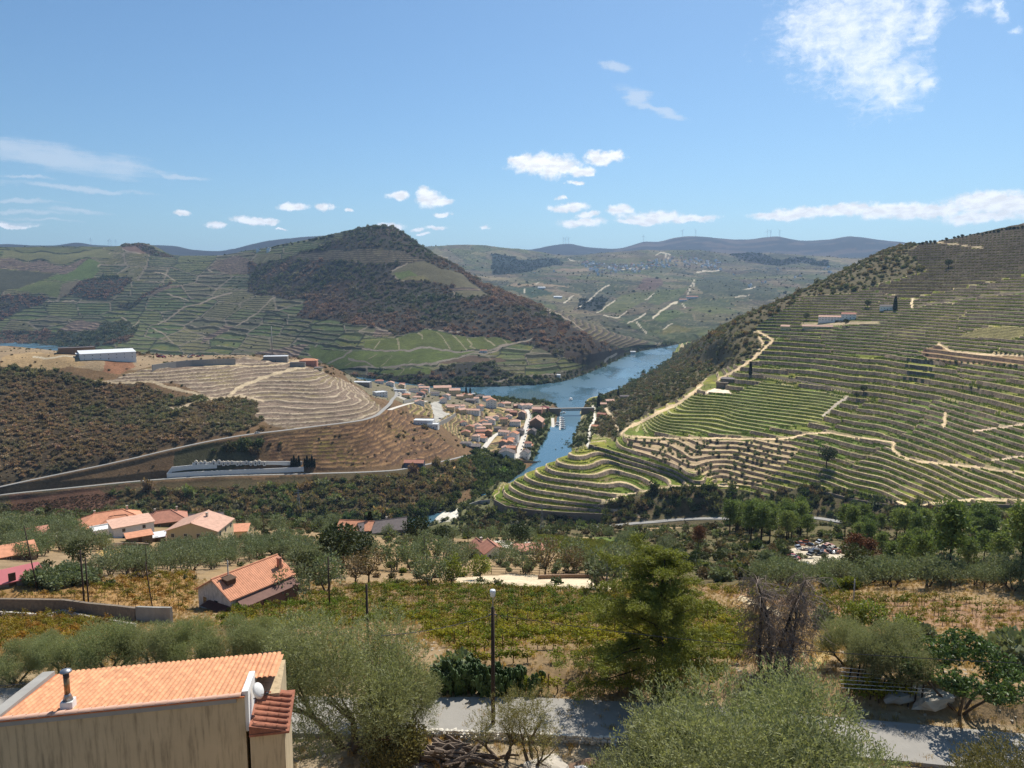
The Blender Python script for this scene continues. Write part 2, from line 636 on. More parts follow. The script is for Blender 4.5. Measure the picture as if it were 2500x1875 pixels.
    def _paint(self, m, i, rgb, var, L, rgb2):
        self.pid[m] = i
        c = np.array(lin(*rgb)[:3])
        n = fbm(self.x[m] / L, self.y[m] / L, 70 + i, 4)
        n = np.clip((n - 0.5) * 2.6, -1, 1)
        if rgb2 is not None:
            c2 = np.array(lin(*rgb2)[:3]); k = (n * 0.5 + 0.5)[:, None]
            cc = c * (1 - k) + c2 * k
        else:
            cc = np.ones((m.sum(), 3)) * c
        self.col[m] = cc * (1 + var * n)[:, None]

    def patch(self, name, poly, rgb, var=0.2, L=25.0, rgb2=None):
        self.names.append(name)
        i = len(self.names) - 1
        m = inpoly(self.wx, self.wy, poly)
        if m.any():
            self._paint(m, i, rgb, var, L, rgb2)
        return i

    def mask(self, *names):
        r = np.zeros(self.D.shape, bool)
        for n in names:
            for i, k in enumerate(self.names):
                if k == n:
                    r |= self.pid == i
        return r

    def path(self, pts, w, rgb, name='path', var=0.12):
        """a track worn into the ground, w = full width in picture pixels"""
        p = np.array(pts, float)
        m = (self.px > p[:, 0].min() - w) & (self.px < p[:, 0].max() + w) & (self.py > p[:, 1].min() - w) & (self.py < p[:, 1].max() + w)
        if not m.any(): return
        d, _ = segdist(self.wx[m], self.wy[m], pts)
        mm = np.zeros(self.D.shape, bool); mm[m] = d < w / 2
        self.names.append(name)
        if mm.any():
            self._paint(mm, len(self.names) - 1, rgb, var, 20.0, None)

    def carve(self, pts, width, shoulder=1.8):
        """level the land under a road; pts world xyz"""
        xs = [p[0] for p in pts]; ys = [p[1] for p in pts]; zs = np.array([p[2] for p in pts])
        W = width * 0.5 * shoulder + 3
        m = (self.x > min(xs) - W) & (self.x < max(xs) + W) & (self.y > min(ys) - W) & (self.y < max(ys) + W)
        if not m.any(): return
        d, par = segdist(self.x[m], self.y[m], [(a, b) for a, b in zip(xs, ys)])
        zr = np.interp(par, np.arange(len(zs)), zs)
        k = 1 - np.clip((d - width * 0.5 - 0.6) / (width * 0.5 * (shoulder - 1) + 2.0), 0, 1)
        k = k * k * (3 - 2 * k)
        self.Z[m] = self.Z[m] * (1 - k) + (zr - 0.25) * k

    def build(self, label, cat, mat, smooth=True, name=None):
        P = np.stack([self.x, self.y, self.Z], -1)
        me = grid_mesh(self.name, P, self.col, mat, smooth, getattr(self, 'facecol', None))
        o = add(name or self.name, me)
        tag(o, label, cat, kind='structure')
        self.obj = o
        return o

    def pick(self, m, n, rng=RNG):
        """n random points on the cells of mask m, weighted by area"""
        mm = m[:-1, :-1]
        area = (np.diff(self.D, axis=0)[:, :-1] * self.D[:-1, :-1]) * mm
        w = area.reshape(-1); s = w.sum()
        if s <= 0: return np.zeros((0, 3))
        cells = np.searchsorted(np.cumsum(w) / s, rng.random(n))
        cells = np.minimum(cells, w.size - 1)
        nu1 = mm.shape[1]
        r, c = cells // nu1, cells % nu1
        a, b = rng.random(n), rng.random(n)
        P = np.stack([self.x, self.y, self.Z], -1)
        p = P[r, c] + a[:, None] * (P[r + 1, c] - P[r, c]) + b[:, None] * (P[r, c + 1] - P[r, c])
        return p


def tread(S, m, step, a=0.7, lip=0.12, wall_rgb=(120, 104, 86), lip_rgb=(190, 170, 135), vine_rgb=(96, 108, 46), soil_rgb=(150, 130, 98), rows=2, off=None, fade=1.0, warp=0.15):
    """cut dry stone terraces into the land inside mask m"""
    h = S.H[m]
    w = (fbm(S.x[m] / 60, S.y[m] / 60, 91, 3) - 0.5) * 2 * warp + (off or 0.0)
    n = h / step + w
    k = np.floor(n); fr = n - k
    g = np.where(fr < a, 0.18 * fr / a, 0.18 + 0.82 * np.clip((fr - a) / (1 - a) * 1.25, 0, 1))
    znew = (k + g + 0.24 - w) * step
    S.Z[m] = S.Z[m] * (1 - fade) + znew * fade
    jit = fbm(S.x[m] / 9, S.y[m] / 9, 15, 3)
    big = fbm(S.x[m] / 45, S.y[m] / 45, 16, 3)
    c = np.array(lin(*soil_rgb)[:3]) * (0.75 + 0.5 * jit)[:, None]
    ph = (np.clip((fr - lip) / (a - lip), 0, 1) * rows) % 1.0
    vm = (fr > lip) & (fr < a) & (np.abs(ph - 0.5) < 0.34) & (jit > 0.30)
    vc = np.array(lin(*vine_rgb)[:3])
    yel = np.array(lin(150, 140, 60)[:3])
    kk = np.clip((big - 0.45) * 3, 0, 1)[:, None]
    vcol = (vc * (1 - kk * 0.55) + yel * kk * 0.55) * (0.6 + 0.8 * jit)[:, None]
    c = np.where(vm[:, None], vcol, c)
    wl = fr >= a
    c = np.where(wl[:, None], np.array(lin(*wall_rgb)[:3]) * (0.6 + 0.8 * fbm(S.x[m] / 4, (S.y[m] + S.H[m]) / 4, 3, 3))[:, None], c)
    lp = fr < lip
    c = np.where(lp[:, None], np.array(lin(*lip_rgb)[:3]) * (0.7 + 0.5 * jit)[:, None], c)
    S.col[m] = c
    full = np.full(S.D.shape, -1.0); full[m] = fr
    lev = np.zeros(S.D.shape); lev[m] = k
    return full, lev


def cut_terraces(S, specs):
    """real dry stone terraces: rows of the land are moved onto the wall foot and wall head of every terrace.
    specs: list of (mask, step, wall share, warp, offset, colours dict)"""
    nv, nu = S.D.shape
    N = np.full((nv, nu), np.nan); ST = np.ones((nv, nu)); A = np.full((nv, nu), 0.88); ID = np.full((nv, nu), -1)
    wv = fbm(S.x / 60, S.y / 60, 91, 3) - 0.5
    for q, (m, step, a, warp, off, c) in enumerate(specs):
        N[m] = S.H[m] / step + wv[m] * 2 * warp + off
        ST[m] = step; A[m] = a; ID[m] = q
    K = np.floor(N)
    cr = (ID[:-1] >= 0) & (ID[:-1] == ID[1:]) & (K[1:] == K[:-1] + 1)
    v, u = np.nonzero(cr)
    n0, n1 = N[v, u], N[v + 1, u]
    D0, D1, H0, H1 = S.D[v, u].copy(), S.D[v + 1, u].copy(), S.H[v, u].copy(), S.H[v + 1, u].copy()
    k1 = K[v + 1, u]
    f = np.clip((k1 - n0) / (n1 - n0 + 1e-9), 0, 1)
    top = D0 + f * (D1 - D0); htop = H0 + f * (H1 - H0)
    # wall foot just before it, never behind the previous row
    vp = np.maximum(v - 1, 0)
    slope = (H1 - H0) / (D1 - D0 + 1e-9)
    run = np.clip((1 - A[v, u]) * ST[v, u] / np.maximum(slope, 0.05), 0.2, 0.7)
    foot = np.maximum(top - run, S.D[vp, u] * 0.8 + top * 0.2)
    foot = np.minimum(foot, top - 0.15)
    S.D[v + 1, u] = top; S.H[v + 1, u] = htop; N[v + 1, u] = k1
    S.D[v, u] = foot; S.H[v, u] = htop - (top - foot) * slope; N[v, u] = k1 - 0.02
    K = np.floor(N)
    S.x = S.D * np.sin(S.az); S.y = S.D * np.cos(S.az)
    ok = ID >= 0
    fr = np.where(ok, N - K, 0)
    z = (K + 0.10 * fr + 0.45) * ST - wv * 2 * np.array([s_[3] for s_ in specs] + [0])[ID] * ST - np.array([s_[4] for s_ in specs] + [0])[ID] * ST
    S.Z = np.where(ok, z, S.H)
    jit = fbm(S.x / 9, S.y / 9, 15, 3); big = fbm(S.x / 45, S.y / 45, 16, 3); fin = fbm(S.x / 3, (S.y + S.H) / 3, 3, 3)
    yel = np.array(lin(140, 130, 56)[:3])
    wall_face = np.zeros((nv - 1, nu - 1), bool)
    cr2 = (ID[:-1] >= 0) & (ID[:-1] == ID[1:]) & (K[1:] == K[:-1] + 1)
    wall_face |= cr2[:, :-1] | cr2[:, 1:]
    fc = np.empty((nv - 1, nu - 1, 3))
    fc[:] = (S.col[:-1, :-1] + S.col[1:, 1:]) / 2
    for q, (m, step, a, warp, off, c) in enumerate(specs):
        mf = (ID[:-1, :-1] == q)
        frf = np.minimum(fr[:-1, :-1], fr[:-1, 1:])[mf]
        J, B, F_ = jit[:-1, :-1][mf], big[:-1, :-1][mf], fin[:-1, :-1][mf]
        soil = np.array(lin(*c['soil'])[:3]) * (0.7 + 0.6 * J)[:, None]
        vine = np.array(lin(*c['vine'])[:3])
        kk = np.clip((B - 0.45) * 3, 0, 1)[:, None]
        vcol = (vine * (1 - kk * 0.5) + yel * kk * 0.5) * (0.55 + 0.9 * J)[:, None]
        o = np.where(((frf > c['lip']) & (J > c.get('bare', 0.30)))[:, None], vcol, soil)
        o = np.where((frf <= c['lip'])[:, None], np.array(lin(*c['edge'])[:3]) * (0.7 + 0.5 * J)[:, None], o)
        w = wall_face[mf]
        o = np.where(w[:, None], np.array(lin(*c['wall'])[:3]) * (0.55 + 0.9 * F_)[:, None], o)
        fc[mf] = o
    S.facecol = fc
    S.project(); S.wx, S.wy = S.px, S.py
    return fr, K, ID


# ------------------------------------------------------------------ scattered cover (too many to count)
PROTO = bpy.data.collections.new("plant_library")     # never linked to the scene


def proto_collection(name, objs):
    c = bpy.data.collections.new(name)
    for o in objs: c.objects.link(o)
    return c


def scatter(name, label, cat, pts, scl, rotz, tint, kind, coll, parent=None):
    """one 'stuff' object: points that carry plants"""
    n = len(pts)
    me = bpy.data.meshes.new(name)
    me.vertices.add(n)
    me.vertices.foreach_set('co', np.asarray(pts, np.float32).reshape(-1))
    a = me.attributes.new('scl', 'FLOAT_VECTOR', 'POINT')
    s = np.asarray(scl, np.float32)
    if s.ndim == 1: s = np.repeat(s[:, None], 3, 1)
    a.data.foreach_set('vector', s.reshape(-1))
    a = me.attributes.new('rot', 'FLOAT_VECTOR', 'POINT')
    rr = np.zeros((n, 3), np.float32); rr[:, 2] = rotz
    a.data.foreach_set('vector', rr.reshape(-1))
    a = me.attributes.new('tint', 'FLOAT_COLOR', 'POINT')
    c4 = np.ones((n, 4), np.float32); c4[:, :3] = tint
    a.data.foreach_set('color', c4.reshape(-1))
    a = me.attributes.new('pick', 'INT', 'POINT')
    a.data.foreach_set('value', np.asarray(kind, np.int32))
    o = add(name, me, parent)
    tag(o, label, cat, kind='stuff')
    md = o.modifiers.new('cover', 'NODES')
    md.node_group = scatter_group(coll)
    return o


_SG = {}


def scatter_group(coll):
    if coll.name in _SG: return _SG[coll.name]
    g = bpy.data.node_groups.new('cover_' + coll.name, 'GeometryNodeTree')
    g.interface.new_socket('Geometry', in_out='INPUT', socket_type='NodeSocketGeometry')
    g.interface.new_socket('Geometry', in_out='OUTPUT', socket_type='NodeSocketGeometry')
    N = g.nodes; L = g.links
    gi = N.new('NodeGroupInput'); go = N.new('NodeGroupOutput')
    ci = N.new('GeometryNodeCollectionInfo')
    ci.inputs['Collection'].default_value = coll
    ci.inputs['Separate Children'].default_value = True
    ci.inputs['Reset Children'].default_value = True
    ip = N.new('GeometryNodeInstanceOnPoints')
    ip.inputs['Pick Instance'].default_value = True

    def na(nm, dt):
        x = N.new('GeometryNodeInputNamedAttribute'); x.data_type = dt
        x.inputs['Name'].default_value = nm
        return x.outputs['Attribute']
    er = N.new('FunctionNodeEulerToRotation')
    L.new(na('rot', 'FLOAT_VECTOR'), er.inputs[0])
    L.new(gi.outputs[0], ip.inputs['Points'])
    L.new(ci.outputs[0], ip.inputs['Instance'])
    L.new(na('pick', 'INT'), ip.inputs['Instance Index'])
    L.new(er.outputs[0], ip.inputs['Rotation'])
    L.new(na('scl', 'FLOAT_VECTOR'), ip.inputs['Scale'])
    L.new(ip.outputs[0], go.inputs[0])
    _SG[coll.name] = g
    return g


# ------------------------------------------------------------------ leaves
def leaf_quads(C, Dv, L, W, rng, curl=0.0):
    """rhombus leaves at C pointing along Dv"""
    n = len(C)
    Dv = Dv / (np.linalg.norm(Dv, axis=1, keepdims=True) + 1e-9)
    r = rng.normal(size=(n, 3))
    S = np.cross(Dv, r); S /= (np.linalg.norm(S, axis=1, keepdims=True) + 1e-9)
    L = np.broadcast_to(np.asarray(L, float), (n,))[:, None]; W = np.broadcast_to(np.asarray(W, float), (n,))[:, None]
    a = C; b = C + Dv * L * 0.5 + S * W * 0.5; c = C + Dv * L; d = C + Dv * L * 0.5 - S * W * 0.5
    return np.stack([a, b, c, d], 1)


def blob_points(n, rng, lobes, shell=0.55):
    """points through the volume of several lobes (cx,cy,cz,rx,ry,rz), denser near the skin; outward directions too"""
    lob = np.array(lobes, float)
    vol = lob[:, 3] * lob[:, 4] * lob[:, 5]
    k = rng.choice(len(lob), n, p=vol / vol.sum())
    d = rng.normal(size=(n, 3)); d /= np.linalg.norm(d, axis=1, keepdims=True)
    r = shell + (1 - shell) * rng.random(n) ** 0.6
    p = lob[k, :3] + d * r[:, None] * lob[k, 3:6]
    return p, d


def bush_mesh(name, rng, mat, n=150, leaf=0.34, lobes=None, core=True, up=0.25, squash=0.8, nl=5):
    """bush about 1 m in radius sitting on z = 0"""
    if lobes is None:
        lobes = [(0, 0, 0.5 * squash, 0.62, 0.62, 0.55 * squash)]
        for i in range(nl):
            a = rng.random() * 6.28; rr = 0.35 + 0.25 * rng.random()
            lobes.append((rr * math.cos(a), rr * math.sin(a), (0.35 + 0.5 * rng.random()) * squash, 0.42, 0.42, 0.40 * squash))
    mb = MB()
    p, d = blob_points(n, rng, lobes)
    d = d + np.array([0, 0, up]) + rng.normal(size=(n, 3)) * 0.5
    mb.quads(leaf_quads(p, d, leaf * (0.6 + 0.8 * rng.random(n)), leaf * 0.75 * (0.6 + 0.6 * rng.random(n)), rng))
    if core:
        for (cx, cy, cz, rx, ry, rz) in lobes[:4]:
            q = ico_verts()
            mb.raw(q[0] * np.array([rx, ry, rz]) * 0.72 + np.array([cx, cy, cz]), q[1])
    return mb.mesh(name, mat)


_ICO = None


def ico_verts():
    global _ICO
    if _ICO is None:
        bm = bmesh.new(); bmesh.ops.create_icosphere(bm, subdivisions=1, radius=1.0)
        _ICO = (np.array([v.co[:] for v in bm.verts]), [[v.index for v in f.verts] for f in bm.faces])
        bm.free()
    return _ICO


def voronoi(x, y, seed=0):
    ix, iy = np.floor(x), np.floor(y)
    f1 = np.full(x.shape, 1e9); f2 = np.full(x.shape, 1e9); idv = np.zeros(x.shape)
    for dx in (-1, 0, 1):
        for dy in (-1, 0, 1):
            cx, cy = ix + dx, iy + dy
            px = cx + 0.15 + 0.7 * _hash(cx, cy, seed); py = cy + 0.15 + 0.7 * _hash(cx, cy, seed + 7)
            d = np.hypot(px - x, py - y)
            h = _hash(cx, cy, seed + 19)
            n1 = d < f1
            f2 = np.where(n1, f1, np.minimum(f2, d))
            idv = np.where(n1, h, idv); f1 = np.where(n1, d, f1)
    return idv, f2 - f1


_ZO = {1: (0, 540), 2: (600, 540), 3: (1200, 540), 4: (1800, 540), 5: (0, 950), 6: (600, 950), 7: (1200, 950), 8: (1800, 950)}


def Q(k, *p):
    """plan coordinates of survey tile k -> picture coordinates"""
    ox, oy = _ZO[k]
    return [(ox + p[i] / 3.16, oy + p[i + 1] / 3.16) for i in range(0, len(p), 2)]

# ================================================================== LAND
# ---- near slope, on this side of the valley
ROAD_FAR = [(-400, 1700), (500, 1702), (1050, 1708), (1400, 1708), (1800, 1730), (2150, 1756), (2600, 1795), (2900, 1815)]
ROAD_NEAR = [(-400, 1775), (500, 1780), (1050, 1788), (1480, 1800), (1900, 1832), (2200, 1862), (2600, 1905), (2900, 1930)]
rz = 200.0
s1_rows = [
    [(p, 0, 0, 2.0, 228.2) for p in (-600, 3100)],
    [(p, 0, 0, 8.0, 221.0) for p in (-600, 3100)],
    [(p, 0, 0, 24.0, 206.0) for p in (-600, 3100)],
    [(-400, 1900, 0, 39, 199.5), (1250, 1875, 199.8), (1900, 1920, 199.8), (2900, 2010, 199.8)],
    [(a, b, rz) for a, b in ROAD_NEAR],
    [(a, b, rz) for a, b in ROAD_FAR],
    [(-400, 1640, 199.3), (0, 1640, 199.3), (600, 1660, 199.6), (1250, 1685, 200.2), (1700, 1690, 200.6), (2250, 1715, 201.2), (2900, 1750, 201.5)],
    [(-400, 1550, 190), (0, 1550, 190), (600, 1552, 191), (1250, 1550, 192), (1900, 1560, 193.0), (2250, 1600, 195), (2900, 1640, 197)],
    [(-400, 1482, 181), (0, 1482, 181), (600, 1480, 181), (1250, 1480, 182), (1900, 1488, 184), (2250, 1500, 185), (2900, 1510, 186)],
    [(-400, 1435, 0, 142), (600, 1432, 0, 142), (1250, 1428, 0, 146), (1900, 1440, 0, 135), (2900, 1450, 0, 130)],
    [(-400, 1392, 0, 178), (600, 1390, 0, 178), (1250, 1395, 0, 175), (1800, 1410, 0, 172), (2100, 1418, 0, 165), (2900, 1425, 0, 160)],
    [(-400, 1350, 0, 220), (600, 1350, 0, 220), (1250, 1362, 0, 215), (1750, 1385, 0, 212), (2100, 1402, 0, 220), (2900, 1405, 0, 215)],
    [(-400, 1308, 0, 285), (600, 1310, 0, 280), (1250, 1330, 0, 270), (1750, 1350, 0, 272), (2100, 1352, 0, 285), (2900, 1350, 0, 290)],
    [(-400, 1280, 0, 355), (600, 1282, 0, 350), (900, 1296, 0, 350), (1250, 1308, 0, 345), (1750, 1312, 0, 360), (2100, 1312, 0, 375), (2900, 1305, 0, 380)],
    [(-400, 1262, 0, 440), (300, 1260, 0, 440), (600, 1264, 0, 440), (850, 1290, 0, 430), (1000, 1304, 0, 430), (1250, 1298, 0, 440), (1500, 1292, 0, 470), (2100, 1290, 0, 480), (2900, 1285, 0, 480)],
    [(p, 0, 0, 565, 26) for p in (-600, 3100)],
    [(p, 0, 0, 690, -8) for p in (-600, 3100)],
    [(p, 0, 0, 800, -20) for p in (-600, 3100)],
]
S1 = Sheet('near_slope', s1_rows, -350, 2850, 420, [4, 6, 8, 10, 6, 8, 34, 34, 30, 30, 30, 32, 30, 26, 20, 16, 6], noise=(18, 0.5, 3), blur=4, seed=3)
S1.wiggle(4, 60)

# ---- hill across the side river, with the town on its right foot
s2_rows = [
    [(-300, 1330, -4), (0, 1310, -3), (450, 1300, -3), (900, 1292, -3), (1060, 1264, -2.5), (1150, 1237, -2.5), (1230, 1192, -2.5), (1290, 1152, -2.5), (1330, 1129, -3), (1420, 1100, -6), (1600, 1100, -8)],
    [(-300, 1290, 2), (0, 1284, 2), (450, 1275, 3), (900, 1268, 3), (1050, 1243, 3), (1140, 1213, 3), (1210, 1173, 3), (1270, 1140, 3), (1305, 1124, 1), (1325, 1116, -3), (1420, 1095, -6), (1600, 1095, -8)],
    [(-300, 1222, 24), (0, 1207, 22), (200, 1190, 25), (420, 1172, 28), (700, 1158, 27), (850, 1153, 26), (950, 1147, 25), (1050, 1133, 24), (1135, 1114, 22), (1180, 1122, 10), (1250, 1116, 8), (1295, 1110, 4), (1312, 1106, 0.5), (1326, 1102, -3), (1420, 1085, -6), (1600, 1085, -8)],
    [(-300, 1190, 36), (0, 1186, 29), (200, 1146, 39), (420, 1096, 54), (600, 1061, 64), (760, 1041, 67), (870, 1026, 69), (930, 1003, 68), (960, 990, 64), (1000, 1000, 51), (1050, 1028, 44), (1100, 1055, 31), (1140, 1078, 19), (1200, 1080, 13), (1260, 1076, 10), (1318, 1062, 4), (1338, 1056, 1.5), (1348, 1052, -2), (1450, 1040, -6), (1600, 1040, -8)],
    [(-300, 1000, 92), (0, 1000, 84), (200, 985, 84), (330, 975, 86), (500, 985, 84), (640, 960, 86), (780, 965, 86), (870, 975, 80), (930, 978, 70), (980, 985, 54), (1040, 1005, 44), (1100, 1025, 30), (1150, 1035, 20), (1210, 1038, 14), (1270, 1036, 11), (1332, 1030, 6), (1352, 1026, 2), (1363, 1023, -2), (1450, 1018, -6), (1600, 1018, -8)],
    [(-300, 872, 0, 1210), (0, 866, 0, 1240), (100, 862, 0, 1240), (200, 872, 0, 1200), (320, 882, 0, 1190), (500, 890, 0, 1200), (600, 874, 0, 1260), (700, 882, 0, 1240), (790, 908, 0, 1180), (870, 952, 0, 1150), (950, 966, 0, 1200), (1000, 975, 0, 1230), (1100, 990, 0, 1260), (1180, 1000, 0, 1300), (1260, 1005, 11), (1330, 1004, 8), (1362, 1003, 3), (1374, 1001, -2), (1450, 1000, -8), (1600, 1000, -8)],
    [(-300, 848, 0, 1430), (0, 846, 0, 1400), (200, 862, 0, 1400), (500, 866, 0, 1400), (700, 870, 0, 1420), (800, 892, 0, 1380), (870, 926, 0, 1350), (960, 938, 0, 1440), (1050, 947, 20), (1100, 953, 12), (1140, 962, 6), (1200, 973, 5), (1280, 983, 4), (1345, 990, 3), (1366, 992, -2), (1390, 992, -6), (1600, 992, -8)],
    [(-300, 0, 0, 1560, 60), (200, 0, 0, 1560, 60), (800, 0, 0, 1560, 40), (900, 0, 0, 1560, 26), (1050, 0, 0, 1620, -3), (1600, 0, 0, 1600, -8)],
    [(p, 0, 0, 1900, -12) for p in (-400, 1700)],
]
S2 = Sheet('town_hill', s2_rows, -260, 1480, 560, [14, 44, 44, 60, 70, 40, 14, 6], noise=(70, 3.0, 4), blur=3, seed=21)
S2.wiggle(7, 40)

# ---- terraced hill on the right
s3_rows = [
    [(1000, 1330, 0, 640, 4), (1200, 1310, 0, 640, 8), (1500, 1300, 0, 630, 14), (1800, 1300, 0, 600, 22), (2100, 1300, 0, 555, 34), (2600, 1330, 0, 470, 52), (2800, 1330, 0, 450, 56)],
    [(1000, 1275, -3), (1050, 1272, -1), (1085, 1269, 3), (1205, 1258, 0, 716), (1350, 1264, 0, 708), (1460, 1272, 0, 695), (1600, 1260, 0, 680), (1800, 1250, 0, 684), (1900, 1255, 0, 676), (2000, 1261, 0, 668), (2090, 1268, 0, 655), (2150, 1274, 0, 650), (2200, 1280, 0, 640), (2280, 1290, 0, 626), (2350, 1295, 0, 612), (2430, 1301, 0, 600), (2500, 1305, 0, 590), (2650, 1312, 0, 575), (2800, 1312, 0, 560)],
    [(1000, 1250, -5), (1075, 1244, -2), (1120, 1238, 3), (1190, 1224, 6), (1212, 1216, 13), (1260, 1236, 13), (1350, 1246, 14), (1460, 1250, 15), (1560, 1225, 0, 712), (1700, 1215, 0, 690), (1800, 1216, 0, 706), (1900, 1220, 0, 698), (2000, 1231, 0, 686), (2090, 1239, 0, 672), (2150, 1243, 0, 668), (2200, 1246, 0, 659), (2280, 1251, 0, 647), (2350, 1254, 0, 634), (2430, 1256, 0, 622), (2500, 1259, 0, 613), (2650, 1262, 0, 598), (2800, 1262, 0, 582)],
    [(1000, 1200, -6), (1140, 1206, -3), (1180, 1202, 4), (1215, 1205, 10), (1240, 1191, 18.5), (1284, 1206, 20.5), (1327, 1212, 21.5), (1421, 1222, 22.5), (1504, 1228, 24), (1600, 1196, 0, 728), (1700, 1192, 0, 706), (1800, 1193, 0, 722), (1900, 1197, 0, 714), (2000, 1209, 0, 701), (2090, 1214, 0, 688), (2150, 1215, 0, 686), (2200, 1216, 0, 678), (2280, 1219, 0, 666), (2350, 1222, 0, 652), (2430, 1224, 0, 641), (2500, 1226, 0, 631), (2650, 1228, 0, 616), (2800, 1228, 0, 599)],
    [(1000, 1150, -8), (1200, 1170, -4), (1225, 1176, 3), (1245, 1186, 20.5), (1284, 1161, 27), (1320, 1143, 33), (1350, 1129, 38), (1390, 1109, 43), (1431, 1092, 46.5), (1516, 1140, 38), (1580, 1155, 39), (1650, 1172, 41), (1700, 1180, 0, 714), (1800, 1184, 0, 729), (1900, 1177, 0, 730), (2000, 1184, 0, 719), (2090, 1196, 0, 701), (2150, 1198, 0, 698), (2200, 1198, 0, 690), (2280, 1199, 0, 680), (2350, 1200, 0, 666), (2430, 1202, 0, 654), (2500, 1204, 0, 644), (2650, 1207, 0, 628), (2800, 1207, 0, 610)],
    [(1000, 1130, -8), (1245, 1130, 0, 850, -3), (1284, 1130, 0, 852, 1), (1320, 1120, 0, 858, 3), (1350, 1110, 0, 864, 3), (1390, 1100, 0, 870, 8), (1418, 1093, 0, 862, 36), (1436, 1088, 47.5), (1516, 1106, 48), (1580, 1122, 49), (1650, 1144, 50), (1694, 1166, 0, 722), (1757, 1184, 0, 730), (1800, 1175, 0, 736), (1900, 1157, 0, 745), (2000, 1160, 0, 737), (2090, 1177, 0, 714), (2150, 1181, 0, 710), (2200, 1180, 0, 703), (2280, 1179, 0, 693), (2350, 1178, 0, 681), (2430, 1181, 0, 668), (2500, 1183, 0, 657), (2650, 1186, 0, 641), (2800, 1186, 0, 622)],
    [(1000, 1110, -8), (1380, 1080, -5), (1412, 1070, 4), (1445, 1062, 14), (1490, 1062, 42), (1529, 1067, 57), (1620, 1075, 58), (1750, 1075, 66), (1800, 1074, 0, 830), (1900, 1072, 0, 824), (2000, 1086, 0, 804), (2090, 1099, 0, 780), (2150, 1104, 0, 774), (2200, 1110, 0, 760), (2280, 1132, 0, 730), (2350, 1142, 0, 708), (2430, 1150, 0, 690), (2500, 1157, 0, 676), (2650, 1161, 0, 657), (2800, 1165, 0, 636)],
    [(1000, 1030, -8), (1400, 1020, -6), (1425, 1015, 2), (1470, 1008, 6), (1540, 1003, 30), (1585, 1010, 68), (1640, 1012, 77), (1750, 1012, 78), (1800, 1012, 0, 904), (1900, 1012, 0, 895), (2000, 1019, 0, 880), (2090, 1029, 0, 855), (2150, 1036, 0, 844), (2200, 1042, 0, 829), (2280, 1040, 0, 818), (2350, 1047, 0, 795), (2430, 1054, 0, 774), (2500, 1060, 0, 757), (2650, 1062, 0, 736), (2800, 1065, 0, 711)],
    [(1000, 985, -8), (1420, 988, -4), (1440, 985, 2), (1500, 972, 8), (1560, 966, 34), (1620, 965, 66), (1660, 965, 84), (1690, 964, 91), (1800, 963, 0, 968), (1900, 962, 0, 958), (2000, 962, 0, 950), (2090, 958, 0, 940), (2150, 958, 0, 937), (2200, 958, 0, 925), (2280, 961, 0, 906), (2350, 963, 0, 885), (2430, 965, 0, 865), (2500, 968, 0, 848), (2650, 972, 0, 821), (2800, 975, 0, 790)],
    [(1000, 950, -8), (1450, 962, -5), (1500, 958, 1), (1570, 930, 12), (1640, 906, 52), (1700, 893, 86), (1755, 886, 106), (1800, 882, 0, 1101), (1900, 873, 0, 1103), (2000, 873, 0, 1091), (2090, 875, 0, 1069), (2150, 878, 0, 1058), (2200, 883, 0, 1035), (2280, 905, 0, 983), (2350, 907, 0, 959), (2430, 909, 0, 937), (2500, 910, 0, 920), (2650, 912, 0, 889), (2800, 915, 0, 854)],
    [(1000, 930, -8), (1500, 948, -5), (1560, 925, -1), (1600, 909, 5), (1640, 890, 26), (1700, 864, 94), (1760, 828, 140), (1800, 815, 0, 1234), (1900, 798, 0, 1254), (2000, 789, 0, 1260), (2090, 776, 0, 1264), (2150, 766, 0, 1279), (2200, 757, 0, 1281), (2280, 747, 0, 1278), (2350, 741, 0, 1260), (2430, 733, 0, 1246), (2500, 727, 0, 1234), (2650, 718, 0, 1205), (2800, 710, 0, 1168)],
    [(1000, 920, -8), (1540, 930, -5), (1590, 905, -3), (1640, 884, 2), (1700, 840, 0, 1640), (1760, 802, 0, 1450), (1800, 784, 0, 1305), (1900, 740, 0, 1404), (2000, 693, 0, 1525), (2090, 649, 0, 1647), (2150, 619, 0, 1754), (2200, 602, 0, 1798), (2280, 592, 0, 1791), (2350, 580, 0, 1792), (2430, 563, 0, 1814), (2500, 548, 0, 1837), (2650, 519, 0, 1879), (2800, 490, 0, 1904)],
    [(1000, 0, 0, 2400, -12), (1640, 0, 0, 2500, -10), (1760, 0, 0, 1700, 110), (1950, 0, 0, 1850, 180), (2180, 0, 0, 2100, 275), (2500, 0, 0, 2200, 335), (2800, 0, 0, 2200, 360)],
    [(900, 0, 0, 3600, -15), (2900, 0, 0, 3600, -15)],
]
S3 = Sheet('terraced_hill', s3_rows, 1010, 2700, 640, [10, 22, 46, 46, 44, 64, 60, 60, 80, 124, 124, 8, 6], noise=(110, 2.2, 3), blur=3, seed=40)
S3.wiggle(2.0, 30)

